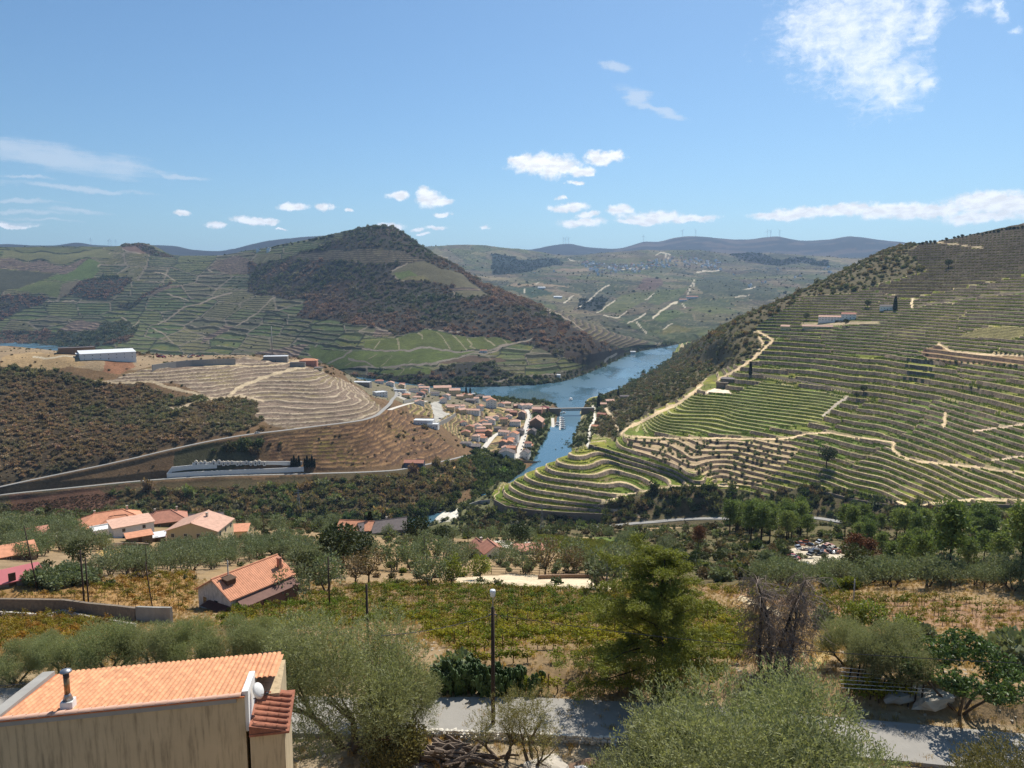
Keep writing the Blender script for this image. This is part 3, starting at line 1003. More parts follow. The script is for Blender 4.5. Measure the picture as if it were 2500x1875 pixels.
# ---- hills across the big river
s4_rows = [
    [(-300, 844, -5), (0, 840, -4), (160, 850, -4), (250, 868, -4), (400, 880, -4), (700, 905, -4), (900, 928, -4), (1100, 950, -4), (1200, 949, -4), (1311, 944, -4), (1365, 938, -4), (1437, 915, -4), (1500, 887, -4), (1548, 865, -4), (1643, 846, -4), (1700, 836, -4), (1800, 830, -6)],
    [(-300, 828, 6), (0, 828, 5), (160, 840, 5), (250, 858, 5), (400, 870, 5), (700, 895, 5), (900, 918, 5), (1100, 938, 5), (1200, 938, 5), (1311, 932, 5), (1365, 926, 5), (1437, 904, 5), (1500, 877, 5), (1548, 857, 5), (1643, 841, 3), (1700, 832, -2), (1800, 828, -6)],
    [(-300, 775, 0, 4050), (0, 775, 0, 3980), (300, 780, 0, 3460), (500, 800, 0, 2980), (700, 830, 0, 2420), (882, 843, 65), (1062, 813, 92), (1180, 820, 84), (1258, 827, 80), (1330, 843, 70), (1400, 862, 53), (1480, 868, 33), (1560, 850, 20), (1650, 838, 4), (1800, 826, -6)],
    [(-300, 690, 0, 4400), (0, 690, 0, 4350), (300, 700, 0, 3950), (550, 715, 0, 3400), (700, 720, 0, 3000), (850, 720, 0, 2680), (1000, 710, 0, 2620), (1150, 720, 0, 2500), (1280, 745, 0, 2400), (1380, 778, 0, 2350), (1480, 812, 0, 2450), (1560, 830, 0, 2750), (1650, 836, 2), (1800, 824, -6)],
    [(-300, 604, 0, 5100), (0, 602, 0, 5100), (150, 602, 0, 5100), (285, 603, 0, 5000), (315, 597, 0, 4950), (345, 594, 0, 4950), (380, 603, 0, 4900), (420, 624, 0, 4800), (470, 625, 0, 4650), (540, 623, 0, 4400), (600, 612, 0, 4250), (660, 601, 0, 4050), (720, 591, 0, 3850), (780, 579, 0, 3650), (840, 566, 0, 3450), (890, 556, 0, 3350), (930, 551, 0, 3300), (960, 557, 0, 3280), (1000, 581, 0, 3180), (1040, 609, 0, 3100), (1100, 641, 0, 3000), (1150, 672, 0, 2950), (1200, 696, 0, 2880), (1280, 731, 0, 2740), (1380, 768, 0, 2620), (1480, 806, 0, 2650), (1560, 827, 0, 2850), (1650, 835, 2), (1800, 822, -6)],
    [(-300, 0, 0, 5700, 400), (300, 0, 0, 5600, 390), (700, 0, 0, 4600, 380), (930, 0, 0, 3750, 350), (1200, 0, 0, 3300, 140), (1400, 0, 0, 3000, 60), (1560, 0, 0, 3000, 5), (1800, 0, 0, 3100, -10)],
    [(p, 0, 0, 6500, -20) for p in (-400, 1900)],
]
S4 = Sheet('river_hills', s4_rows, -260, 1740, 690, [10, 112, 130, 128, 8, 6], noise=(320, 8.0, 3), blur=3, seed=60)
S4.wiggle(17, 75)

# ---- broad far slopes with the hilltop village
s5_rows = [
    [(700, 0, 0, 2950, -4), (1500, 0, 0, 2950, -4), (1700, 0, 0, 2960, -4), (2500, 0, 0, 2950, -4)],
    [(700, 815, 0, 3150), (1560, 828, 0, 3060), (1700, 818, 0, 3120), (1850, 800, 0, 3250), (2500, 800, 0, 3250)],
    [(700, 740, 0, 4000), (1150, 745, 0, 3900), (1400, 760, 0, 3700), (1600, 750, 0, 3850), (1800, 735, 0, 4000), (2500, 740, 0, 4000)],
    [(700, 680, 0, 5200), (1200, 678, 0, 5200), (1400, 690, 0, 5000), (1600, 688, 0, 5100), (1800, 690, 0, 5300), (2500, 690, 0, 5200)],
    [(700, 640, 0, 6500), (1100, 640, 0, 6500), (1300, 650, 0, 6400), (1500, 645, 0, 6500), (1800, 652, 0, 6500), (2500, 650, 0, 6500)],
    [(700, 620, 0, 7600), (1000, 608, 0, 7600), (1060, 605, 0, 7600), (1160, 601, 0, 7600), (1240, 606, 0, 7600), (1300, 614, 0, 7600), (1400, 622, 0, 7600), (1500, 613, 0, 7500), (1560, 608, 0, 7500), (1700, 614, 0, 7600), (1800, 626, 0, 7600), (1900, 622, 0, 7600), (2100, 628, 0, 7600), (2300, 640, 0, 7600), (2500, 640, 0, 7600)],
    [(p, 0, 0, 9000, 300) for p in (600, 2600)],
    [(p, 0, 0, 10500, 100) for p in (600, 2600)],
]
S5 = Sheet('far_slopes', s5_rows, 960, 2330, 400, [16, 52, 48, 44, 34, 6, 4], noise=(600, 38.0, 5), blur=4, seed=80)
S5.wiggle(9, 50)

# ---- blue mountains on the horizon
s6_rows = [
    [(p, 0, 0, 8600, 100) for p in (-500, 3000)],
    [(-400, 650, 0, 9500), (600, 650, 0, 9300), (1300, 650, 0, 10500), (3000, 650, 0, 10500)],
    [(-400, 604, 0, 12000), (130, 606, 0, 12000), (170, 600, 0, 12000), (195, 597, 0, 12000), (225, 603, 0, 12000), (330, 606, 0, 12000), (380, 602, 0, 11500), (430, 603, 0, 11500), (470, 609, 0, 11500), (530, 612, 0, 11500), (570, 609, 0, 11000), (610, 600, 0, 10500), (650, 591, 0, 10500), (700, 583, 0, 10500), (770, 573, 0, 10500), (850, 569, 0, 10500), (900, 588, 0, 10500), (1000, 608, 0, 11500), (1290, 609, 0, 13000), (1340, 598, 0, 13000), (1385, 596, 0, 13000), (1440, 606, 0, 13000), (1500, 607, 0, 13000), (1540, 600, 0, 13000), (1575, 592, 0, 13000), (1610, 595, 0, 13000), (1650, 583, 0, 13000), (1690, 580, 0, 13000), (1760, 584, 0, 13000), (1800, 587, 0, 13000), (1850, 583, 0, 13000), (1890, 579, 0, 13000), (1980, 590, 0, 13000), (2010, 590, 0, 13000), (2070, 581, 0, 13000), (2130, 587, 0, 13000), (2200, 594, 0, 13000), (2400, 602, 0, 13000), (2900, 606, 0, 13000)],
    [(p, 0, 0, 15000, 500) for p in (-500, 3000)],
    [(p, 0, 0, 19000, 0) for p in (-500, 3000)],
]
S6 = Sheet('blue_mountains', s6_rows, -380, 2880, 620, [6, 46, 8, 4], noise=(1300, 75.0, 6), blur=2, seed=95)
S6.wiggle(4, 40)
# keep the surveyed skyline where it was

# ================================================================== LAND COVER
# ---------- near slope
S1.fill('dry_grass', (176, 146, 104), 0.22, 14, (150, 128, 98))
S1.patch('scree', [(600, 1790), (1500, 1795), (2500, 1860), (2900, 1930), (2900, 2400), (-300, 2400), (-300, 1790)], (170, 152, 124), 0.25, 4)
S1.patch('verge', [(-300, 1640), (1100, 1660), (1500, 1690), (2300, 1715), (2850, 1760), (2850, 1840), (2100, 1765), (1400, 1712), (-300, 1705)], (178, 156, 122), 0.2, 5)
S1.patch('vineyard_mid', [(560, 1500), (720, 1460), (950, 1425), (1400, 1440), (1560, 1450), (1700, 1470), (1860, 1520), (1830, 1600), (1700, 1680), (1300, 1680), (1120, 1620), (1060, 1560), (1000, 1520), (760, 1545), (500, 1540)], (152, 126, 92), 0.2, 9, (138, 116, 84))
S1.patch('vineyard_left', [(-200, 1452), (0, 1440), (150, 1425), (330, 1405), (470, 1400), (490, 1440), (450, 1500), (410, 1490), (250, 1472), (-200, 1468)], (170, 134, 88), 0.2, 8)
S1.patch('vineyard_low', [(-200, 1500), (160, 1500), (300, 1530), (250, 1560), (0, 1600), (-200, 1610)], (156, 122, 76), 0.2, 8)
S1.patch('vineyard_right', [(1700, 1440), (1850, 1430), (2100, 1455), (2500, 1475), (2800, 1490), (2800, 1560), (2500, 1545), (2250, 1530), (2050, 1500), (1900, 1480)], (172, 136, 104), 0.16, 8, (156, 124, 96))
S1.patch('vineyard_top', [(-200, 1350), (60, 1345), (240, 1360), (230, 1390), (120, 1400), (-200, 1410)], (150, 128, 68), 0.2, 10)
S1.patch('vineyard_steps', [(1300, 1310), (1420, 1300), (1480, 1330), (1460, 1365), (1380, 1360), (1310, 1340)], (170, 150, 104), 0.2, 10)
S1.patch('vineyard_green', [(1430, 1300), (1580, 1312), (1600, 1345), (1530, 1360), (1480, 1335)], (104, 116, 56), 0.2, 10)
S1.patch('olive_floor', [(-200, 1345), (240, 1350), (420, 1325), (640, 1320), (760, 1345), (640, 1360), (500, 1400), (300, 1405), (180, 1425), (-200, 1440)], (160, 136, 104), 0.22, 10)
S1.patch('yellow_grass', [(235, 1345), (300, 1338), (420, 1345), (410, 1360), (300, 1358), (245, 1358)], (206, 172, 110), 0.1, 10)
S1.patch('clearing', [(1110, 1412), (1240, 1402), (1440, 1412), (1510, 1432), (1480, 1445), (1340, 1435), (1180, 1428), (1110, 1424)], (226, 205, 170), 0.06, 10)
S1.patch('scrapyard_ground', [(1915, 1345), (1990, 1325), (2060, 1345), (2060, 1395), (2045, 1415), (1985, 1405), (1960, 1375), (1915, 1370)], (214, 198, 170), 0.15, 8)
S1.patch('farmyard', [(120, 1298), (240, 1296), (230, 1308), (125, 1310)], (206, 196, 178), 0.05, 8)
S1.patch('white_lane', [(1210, 1320), (1290, 1322), (1330, 1348), (1300, 1352), (1205, 1332)], (214, 204, 186), 0.08, 8)
S1.patch('white_lane', [(575, 1295), (600, 1297), (645, 1322), (632, 1324), (590, 1310)], (206, 198, 184), 0.05, 8)
S1.patch('dry_track', [(2000, 1530), (2025, 1520), (2035, 1560), (2020, 1620), (1990, 1640)], (206, 176, 120), 0.1, 8)
S1.path([(1810, 1460), (1850, 1478), (1900, 1500)], 14, (206, 186, 150))

S1.patch('thicket', [(1560, 1300), (1800, 1270), (2900, 1250), (2900, 1425), (2300, 1412), (2080, 1420), (2060, 1345), (1990, 1325), (1915, 1345), (1915, 1372), (1985, 1408), (1900, 1425), (1700, 1430), (1640, 1390), (1580, 1350)], (118, 102, 70), 0.25, 12, (96, 92, 60))
S1.patch('shoulder', [(-300, 1250), (600, 1255), (700, 1262), (900, 1290), (1300, 1290), (1560, 1285), (1560, 1310), (1280, 1312), (1000, 1315), (640, 1290), (-300, 1285)], (124, 108, 76), 0.25, 12, (100, 96, 64))
# ---------- town hill
S2.fill('dry_slope', (132, 108, 78), 0.3, 30, (118, 92, 66))
S2.patch('scrub', [(-300, 890), (60, 895), (130, 900), (230, 930), (330, 935), (430, 970), (560, 965), (630, 985), (660, 1020), (600, 1050), (420, 1090), (200, 1140), (0, 1185), (-300, 1215)], (92, 76, 58), 0.3, 30, (80, 72, 54))
S2.patch('plateau', [(-300, 840), (130, 850), (220, 865), (340, 868), (600, 866), (780, 885), (700, 890), (560, 872), (400, 888), (330, 905), (200, 900), (90, 880), (-300, 880)], (176, 152, 118), 0.2, 30, (150, 128, 100))
S2.patch('yellow_slope', [(0, 870), (90, 858), (160, 862), (215, 890), (120, 902), (0, 895)], (176, 148, 108), 0.2, 30)
S2.patch('orange_cut', [(255, 880), (310, 872), (330, 895), (290, 912), (250, 905)], (150, 108, 80), 0.2, 15)
S2.patch('tan_vineyard', [(360, 900), (560, 882), (600, 872), (700, 885), (790, 905), (850, 935), (900, 968), (945, 1000), (925, 1015), (860, 1030), (760, 1040), (670, 1040), (620, 1020), (625, 985), (560, 968), (520, 970), (420, 935), (240, 935), (300, 915)], (176, 152, 122), 0.14, 25, (158, 134, 108))
S2.patch('scrub_green', [(-300, 1205), (0, 1200), (420, 1160), (430, 1105), (640, 1065), (620, 1130), (500, 1165), (200, 1195), (-300, 1230)], (84, 80, 56), 0.3, 20)
S2.patch('dry_terraces', [(640, 1070), (760, 1050), (880, 1035), (960, 995), (1010, 1020), (1060, 1060), (1120, 1105), (1050, 1130), (900, 1140), (760, 1150), (660, 1140)], (166, 124, 82), 0.25, 20, (132, 98, 68))
S2.patch('gully_trees', [(1120, 1120), (1180, 1090), (1240, 1125), (1280, 1140), (1240, 1180), (1160, 1220), (1140, 1170)], (70, 80, 52), 0.3, 20)
S2.patch('lower_scrub', [(-300, 1235), (100, 1210), (430, 1178), (800, 1160), (1000, 1145), (1140, 1122), (1160, 1180), (1100, 1235), (1000, 1268), (450, 1300), (-300, 1330)], (104, 88, 62), 0.3, 25, (88, 80, 56))
S2.patch('red_bracken', [(20, 1215), (240, 1195), (300, 1215), (240, 1260), (40, 1270)], (112, 82, 64), 0.25, 12)
S2.patch('town_gardens', [(980, 970), (1130, 985), (1300, 1000), (1350, 1000), (1330, 1060), (1290, 1120), (1240, 1125), (1180, 1095), (1130, 1080), (1060, 1030)], (150, 132, 100), 0.2, 20, (110, 106, 74))
S2.patch('town_top', [(830, 900), (960, 930), (1150, 950), (1350, 985), (1340, 1000), (1130, 990), (980, 985), (900, 965), (850, 930)], (150, 136, 112), 0.2, 20, (118, 112, 84))
S2.patch('yellow_bank', [(1075, 1020), (1115, 1010), (1150, 1040), (1145, 1065), (1100, 1060)], (196, 160, 100), 0.2, 12)
S2.patch('yellow_bank', [(985, 985), (1050, 1000), (1040, 1015), (1000, 1010)], (180, 150, 98), 0.2, 12)
S2.patch('river_park', [(1300, 1010), (1355, 1005), (1345, 1055), (1318, 1120), (1285, 1125), (1290, 1060)], (108, 112, 74), 0.2, 12)
S2.patch('forecourt', [(1052, 985), (1074, 982), (1082, 1008), (1098, 1012), (1062, 1038), (1056, 1010)], (196, 190, 176), 0.05, 12)
S2.patch('car_park', [(968, 955), (1005, 958), (1005, 968), (985, 978), (965, 970)], (192, 184, 168), 0.06, 12)
S2.path([(500, 892), (640, 893), (742, 882)], 3.5, (212, 188, 148))
S2.path([(742, 898), (640, 925), (575, 950), (548, 970)], 7, (208, 186, 150))
S2.path([(230, 932), (380, 935), (450, 955), (510, 970), (560, 966), (600, 970), (640, 980)], 6, (200, 178, 144))
S2.path([(540, 968), (480, 985), (410, 998)], 5, (196, 174, 142))
S2.path([(80, 873), (180, 868), (330, 872)], 4, (206, 190, 160))
S2.path([(1110, 1140), (1080, 1160), (1060, 1180)], 5, (204, 160, 106))

# ---------- right hill
S3.fill('vine_terrace', (120, 112, 70), 0.25, 40)
SCRUB3 = [(2230, 590), (2180, 600), (2060, 660), (1950, 712), (1850, 755), (1760, 795), (1690, 835), (1640, 875), (1560, 920), (1500, 955), (1430, 985), (1420, 1050), (1500, 1075)] + \
    [(1518, 1062), (1548, 1028), (1655, 975), (1690, 950)] + Q(3, 1700, 1190, 1950, 1070, 2050, 1010) + Q(4, 170, 1010, 200, 940, 130, 820, 250, 740, 430, 640, 470, 580, 880, 560, 1100, 480, 1330, 420, 1450, 380, 1380, 240)
S3.patch('scrub', SCRUB3, (96, 84, 60), 0.3, 30, (76, 72, 50))
S3.patch('lower_scrub', Q(7, 860, 890, 1180, 800, 1500, 765, 1880, 770) + [(1860, 1215), (1980, 1185), (2170, 1235), (2500, 1260), (2800, 1270), (2800, 1400), (1000, 1400), (1100, 1260), (1210, 1258), (1470, 1275), (1475, 1240)], (92, 76, 56), 0.3, 20, (70, 72, 46))
S3.patch('river_bank', [(1000, 1400), (1000, 1200), (1200, 1160), (1330, 1105), (1400, 1060), (1440, 985), (1470, 985), (1450, 1050), (1440, 1085), (1380, 1100), (1290, 1150), (1215, 1200), (1200, 1260)], (92, 90, 60), 0.25, 15)
OLIVE3 = Q(7, 1040, 385, 1900, 395) + [(1920, 1075), (1950, 1100), (1900, 1150), (1850, 1190), (1790, 1185)] + Q(7, 1420, 610, 1200, 540, 1040, 440)
S3.patch('olive_terrace', OLIVE3, (170, 146, 114), 0.2, 20)
S3.patch('red_terrace', Q(4, 1400, 1000, 1540, 960, 1700, 1010, 2212, 1040, 2300, 1110, 1700, 1110, 1480, 1080), (140, 112, 84), 0.2, 20, (126, 106, 80))
S3.patch('row_field', Q(4, 1700, 890, 1880, 820, 2050, 810, 2212, 820, 2212, 880, 2100, 915), (168, 150, 90), 0.1, 20)
S3.patch('upper_terrace', Q(4, 1300, 250, 1460, 140, 2212, 0, 2500, 0, 2500, 420, 2212, 420, 1700, 520, 1380, 590, 1300, 600, 1000, 520, 1340, 430, 1460, 380), (118, 108, 70), 0.25, 30, (98, 96, 60))
S3.patch('lobe', Q(7, 0, 810, 60, 740, 270, 640, 640, 480, 990, 400, 1060, 470, 1420, 600, 1560, 680, 1760, 745, 1400, 760, 1100, 810, 830, 890, 850, 950, 440, 940, 40, 880), (120, 112, 70), 0.2, 20)
S3.patch('fan', Q(8, 640, 640, 900, 590, 1100, 470, 1200, 430, 1240, 500, 1500, 570, 2400, 690, 2400, 850, 1300, 860, 1200, 870, 900, 790, 640, 760), (120, 112, 70), 0.2, 20)
S3.patch('vineyard_rows', Q(7, 1080, 290, 1200, 210, 1450, 100, 1540, 45, 1860, 40) + Q(8, 200, -60, 850, 70, 700, 190, 640, 260, 0, 340) + Q(7, 1700, 345, 1120, 340), (110, 112, 52), 0.15, 20)
TRK = (196, 170, 132)
S3.path(Q(3, 1000, 1640, 1060, 1590, 1450, 1400, 1540, 1330, 1620, 1270), 7, TRK)
S3.path(Q(4, -150, 1230, 0, 1140, 130, 1060, 230, 960, 280, 920, 160, 850), 6, TRK)
S3.path(Q(4, 130, 850, 200, 940, 120, 1060), 5, TRK)
S3.path(Q(7, 1040, 370, 1500, 378, 2200, 385) + Q(8, 420, 375, 540, 345, 720, 335, 900, 375, 1200, 410), 5, TRK)
S3.path(Q(8, 1210, 415, 1200, 470, 1260, 520, 1400, 560, 1700, 585, 2212, 650, 2500, 690), 7, TRK)
S3.path(Q(8, 1600, 190, 1590, 290), 9, TRK)
S3.path(Q(8, 660, 210, 760, 120, 850, 60), 6, (170, 156, 136))
S3.path(Q(8, 1220, 870, 1330, 900, 1600, 870, 1900, 850, 2300, 860), 8, (216, 190, 146))
S3.path(Q(8, 1240, 880, 1360, 920), 8, (216, 190, 146))
S3.path(Q(7, 830, 890, 980, 830, 1180, 790, 1400, 752, 1760, 745, 1900, 760), 4, (200, 176, 140))
S3.path(Q(7, 790, 910, 960, 935, 1220, 1000), 5, (190, 160, 130))
S3.path(Q(4, 1550, 945, 1640, 1000, 1850, 1025, 2212, 1040), 6, TRK)
S3.path(Q(4, 1355, 600, 1340, 640, 1350, 670), 6, (220, 196, 156))
S3.path(Q(4, 1390, 655, 1560, 630, 1800, 590, 2212, 545), 5, (96, 84, 70))
S3.path(Q(4, 100, 1170, 500, 1240, 880, 1315), 7, (84, 76, 62))
S3.path(Q(4, 1440, 145, 1800, 200, 1900, 215), 3, (170, 148, 120))
S3.path(Q(8, 1820, 325, 1920, 310, 2212, 270), 5, (196, 170, 140))
S3.path(Q(8, 1960, 550, 2212, 520), 4, (196, 170, 140))
S3.path(Q(7, 740, 440, 760, 300, 800, 230, 780, 140), 7, (210, 200, 180))
S3.path(Q(7, 880, 150, 930, 220, 975, 310), 6, (204, 180, 146))
S3.patch('paving', Q(6, 1450, 1010, 1470, 975, 1520, 945, 1600, 945, 1650, 905, 1660, 930, 1640, 990, 1560, 1020), (196, 188, 172), 0.05, 10)
S3.patch('terrace_yard', Q(3, 1640, 1330, 1720, 1290, 1830, 1300, 1850, 1335), (222, 200, 172), 0.05, 20)
S3.patch('quinta_yard', Q(4, 480, 790, 1080, 770, 1100, 790, 500, 815), (158, 140, 110), 0.1, 20)

# ---------- hills across the big river
S4.fill('vine_slope', (92, 100, 64), 0.22, 160, (106, 106, 70))
vid, ved = voronoi(S4.x / 170, S4.y / 260, 5)
S4.col *= (0.78 + 0.44 * vid)[..., None]
G1, G2 = (104, 112, 60), (118, 122, 66)
S4.patch('field', Q(1, 30, 240, 900, 240, 880, 296, 10, 293), (122, 122, 78), 0.08, 120)
S4.patch('field', Q(1, 130, 195, 930, 200, 900, 226, 130, 226), (104, 108, 66), 0.08, 120)
S4.patch('stone_terrace', Q(1, 0, 306, 690, 312, 620, 360, 480, 390, 0, 385, -500, 385, -500, 306), (140, 118, 100), 0.25, 30, (112, 96, 82))
S4.patch('dark_field', Q(1, -500, 388, 450, 395, 330, 450, 100, 540, -500, 545), (84, 84, 60), 0.1, 120)
S4.patch('field', Q(1, 370, 440, 480, 395, 700, 325, 790, 340, 780, 400, 720, 450), (100, 116, 58), 0.1, 60)
S4.patch('field', Q(1, 100, 545, 330, 455, 480, 460, 430, 570), (108, 116, 62), 0.08, 60)
S4.patch('field', Q(1, 434, 570, 492, 460, 640, 460, 480, 570), (122, 112, 84), 0.08, 60)
S4.patch('scrub', Q(1, 490, 560, 640, 455, 1000, 460, 960, 520, 800, 610, 720, 590), (62, 66, 48), 0.2, 60)
S4.patch('scrub', Q(1, -500, 560, 380, 580, 200, 680, 0, 760, -500, 780), (64, 64, 50), 0.2, 60)
S4.patch('scrub', Q(1, 880, 640, 1050, 600, 1290, 490, 1330, 470, 1300, 500, 1080, 620, 960, 680), (64, 66, 50), 0.2, 60)
S4.patch('scrub', Q(1, -500, 830, 120, 850, 420, 840, 720, 790, 960, 770, 1060, 830, 1000, 960, 500, 980, -500, 930), (66, 76, 50), 0.2, 60)
S4.patch('scrub', Q(1, 940, 190, 1060, 165, 1180, 200, 1330, 275, 1110, 252), (74, 64, 52), 0.15, 60)
S4.patch('brown_field', Q(1, 960, 200, 1040, 180, 1110, 245, 1080, 250, 985, 225), (136, 110, 88), 0.1, 60)
S4.patch('stone_terrace', Q(1, 1620, 370, 1700, 300, 1830, 262, 1970, 330, 1900, 420, 1700, 410), (126, 104, 88), 0.25, 30)
S4.patch('gully', Q(1, 1430, 470, 1300, 500, 1100, 600, 1160, 590, 1330, 520, 1440, 490), (136, 116, 94), 0.25, 25)
S4.patch('gully', Q(1, 1720, 790, 1560, 900, 1540, 950, 1700, 860, 1810, 800), (130, 106, 86), 0.25, 25)
S4.patch('stone_terrace', Q(1, 480, 790, 620, 735, 700, 760, 760, 800, 700, 840, 440, 830), (130, 116, 92), 0.25, 25)
S4.patch('scrub', Q(2, 0, 330, 200, 300, 480, 210, 700, 130, 930, 40, 1050, 10, 1200, 60, 1400, 200, 1680, 370, 1900, 480, 2200, 640, 2500, 760, 2800, 900, 2950, 1010, 2800, 1120, 2560, 1080, 2380, 1030, 2240, 940, 2100, 910, 1460, 852, 1090, 870, 1000, 800, 900, 800, 560, 780, 400, 750, 500, 600, 300, 590, 0, 540), (84, 66, 54), 0.25, 120, (66, 66, 50))
S4.patch('vine_belt', Q(2, 370, 270, 470, 225, 1190, 220, 1400, 310, 1240, 320, 1100, 312, 560, 302), (104, 96, 68), 0.12, 60)
S4.patch('field', Q(2, 1130, 380, 1260, 325, 1400, 315, 1520, 370, 1680, 440, 1820, 515, 1940, 590, 1620, 560, 1600, 500, 1440, 480, 1200, 440), (116, 110, 78), 0.15, 60)
S4.patch('field', Q(2, 1160, 385, 1280, 380, 1350, 430, 1210, 435), (112, 124, 62), 0.05, 60)
S4.patch('field', Q(2, 1210, 440, 1380, 430, 1440, 475, 1270, 458), (132, 124, 78), 0.05, 60)
S4.patch('stone_terrace', Q(2, 1580, 510, 1820, 515, 1810, 530, 1600, 532), (150, 138, 116), 0.1, 60)
S4.patch('scrub', Q(2, 1940, 420, 2200, 560, 2060, 620, 1900, 600, 1820, 520), (66, 64, 50), 0.2, 60)
S4.patch('bright_vine', Q(2, 890, 965, 910, 910, 960, 893, 1460, 862, 2080, 908, 2100, 930, 1900, 980, 1520, 1000), (104, 112, 52), 0.12, 30)
S4.patch('bright_vine', Q(2, 490, 1030, 520, 990, 800, 985, 1800, 1012, 1500, 1090, 1000, 1110, 640, 1120), (104, 116, 54), 0.12, 30)
S4.patch('bright_vine', Q(2, 980, 1135, 1420, 1122, 1450, 1165, 1180, 1185), (104, 116, 54), 0.1, 30)
S4.patch('brown_field', Q(2, 1480, 1100, 1700, 1060, 1950, 1050, 2010, 1090, 1740, 1110), (110, 92, 70), 0.12, 30)
S4.patch('stone_terrace', Q(2, 100, 1010, 300, 960, 520, 970, 440, 1030, 380, 1100, 100, 1100), (128, 108, 92), 0.25, 25)
S4.patch('stone_terrace', Q(2, 960, 860, 1000, 800, 1070, 820, 1140, 860), (160, 132, 104), 0.2, 25)
S4.patch('scrub', Q(2, 1440, 1130, 1900, 1105, 2080, 1210, 1500, 1225, 640, 1180, 1440, 1175), (64, 62, 50), 0.2, 30)
S4.patch('river_side', Q(2, 640, 1180, 1500, 1220, 2080, 1215, 2300, 1190, 2500, 1150, 2700, 1080, 2900, 1020, 3100, 960, 3400, 930, 3400, 990, 2900, 1150, 2500, 1270, 1700, 1310, 1300, 1320, 600, 1250), (98, 92, 68), 0.2, 25)
S4.patch('low_terrace', Q(3, 380, 680, 500, 640, 900, 740, 1100, 830, 1250, 900, 1040, 965, 800, 900), (118, 104, 78), 0.15, 40)
PT = (176, 160, 132)
for pl in (Q(2, 1030, 900, 975, 975), Q(2, 1155, 890, 1180, 985), Q(2, 1315, 868, 1355, 990), Q(2, 1455, 865, 1580, 990), Q(2, 1580, 868, 1720, 990), Q(2, 1710, 890, 1760, 940, 1745, 960, 1780, 980), Q(2, 1850, 898, 1930, 955), Q(2, 1980, 905, 2040, 945)):
    S4.path(pl, 3.0, (168, 158, 118))
for pl in (Q(2, 890, 975, 1520, 1003, 1800, 1008, 1960, 965, 2110, 915), Q(2, 640, 1120, 1000, 1112, 1480, 1095, 1700, 1050, 1900, 1000, 2100, 915, 2200, 890), Q(2, 800, 1030, 1000, 1110), Q(2, 560, 1050, 640, 1110), Q(2, 810, 985, 640, 1090)):
    S4.path(pl, 4.0, (150, 140, 118))
for pl in (Q(2, 930, 1055, 1010, 1010), Q(2, 1040, 1110, 1110, 1050), Q(2, 1260, 1100, 1290, 1060), Q(2, 760, 1110, 830, 1060), Q(2, 1130, 1030, 1120, 1050), Q(2, 1180, 1185, 1240, 1125), Q(2, 1270, 1160, 1300, 1120), Q(2, 1860, 1050, 1910, 1100)):
    S4.path(pl, 2.2, (150, 142, 104))
for pl in (Q(1, 950, 205, 1000, 235, 1080, 252), Q(1, 850, 285, 880, 250), Q(1, 1600, 375, 1635, 400), Q(1, 1170, 400, 1290, 420, 1410, 452), Q(1, 1250, 565, 1480, 605), Q(1, 1150, 835, 1220, 850, 1350, 935), Q(1, 930, 735, 975, 775), Q(1, 350, 615, 700, 612), Q(1, 765, 375, 800, 340), Q(1, 1000, 830, 1070, 770), Q(2, 1110, 383, 1180, 355, 1260, 325), Q(2, 1160, 402, 1200, 435, 1250, 460), Q(2, 1000, 800, 1130, 850), Q(2, 1600, 540, 1620, 580), Q(2, 1640, 840, 1480, 850), Q(3, 0, 1005, 60, 970, 160, 930, 230, 910, 340, 880), Q(3, 450, 700, 480, 670), Q(3, 380, 690, 640, 780, 720, 830), Q(1, 1810, 800, 1900, 740, 2000, 660, 2120, 580), Q(1, 1210, 800, 1480, 650, 1620, 590, 1780, 545)):
    S4.path(pl, 3.0, PT)
S4.path(Q(3, 885, 1075, 900, 1050, 965, 1015), 6, (206, 192, 168))
S4.path(Q(3, 0, 1240, 250, 1215, 500, 1180), 3.5, (150, 138, 116))
for pl in (Q(1, 0, 298, 850, 298), Q(1, 130, 232, 900, 234), Q(2, 360, 945, 640, 770), Q(2, 480, 218, 1190, 218), Q(2, 400, 960, 880, 975), Q(1, 1330, 380, 1600, 380), Q(2, 130, 690, 380, 750)):
    S4.path(pl, 3.5, (46, 52, 36), var=0.2)

# ---------- far slopes: a patchwork of small fields
S5.fill('field', (92, 96, 66), 0.15, 300)
for sc, wt in ((300, 1.0), (130, 0.6)):
    vid, ved = voronoi(S5.x / sc + S5.y / (sc * 3), S5.y / (sc * 1.5), 3 + sc)
    pal = np.array([lin(*c)[:3] for c in ((78, 84, 58), (98, 104, 66), (112, 114, 68), (84, 78, 66), (142, 122, 96), (92, 92, 70), (116, 96, 80), (72, 76, 56), (104, 108, 72), (164, 146, 112))])
    c = pal[np.minimum((vid * 10).astype(int), 9)]
    S5.col = S5.col * (1 - 0.6 * wt) + c * 0.6 * wt
    e = ved < 0.05
    S5.col[e] = S5.col[e] * 0.6 + np.array(lin(176, 158, 128)[:3]) * 0.4 * (vid[e] > 0.5)[:, None]
S5.patch('scrub', Q(3, 0, 260, 300, 300, 500, 280, 560, 330, 300, 380, 0, 430), (66, 70, 54), 0.3, 100)
S5.patch('scrub', Q(3, 1830, 270, 1920, 235, 2030, 240, 2200, 290, 2600, 300, 2600, 340, 2000, 330, 1900, 300), (50, 58, 48), 0.3, 100)
S5.patch('scrub', Q(3, 680, 600, 900, 590, 830, 680, 640, 690), (72, 72, 58), 0.3, 100)
S5.patch('field', Q(3, 800, 690, 1000, 570, 1250, 555, 1180, 640, 1000, 700), (106, 108, 66), 0.1, 100)
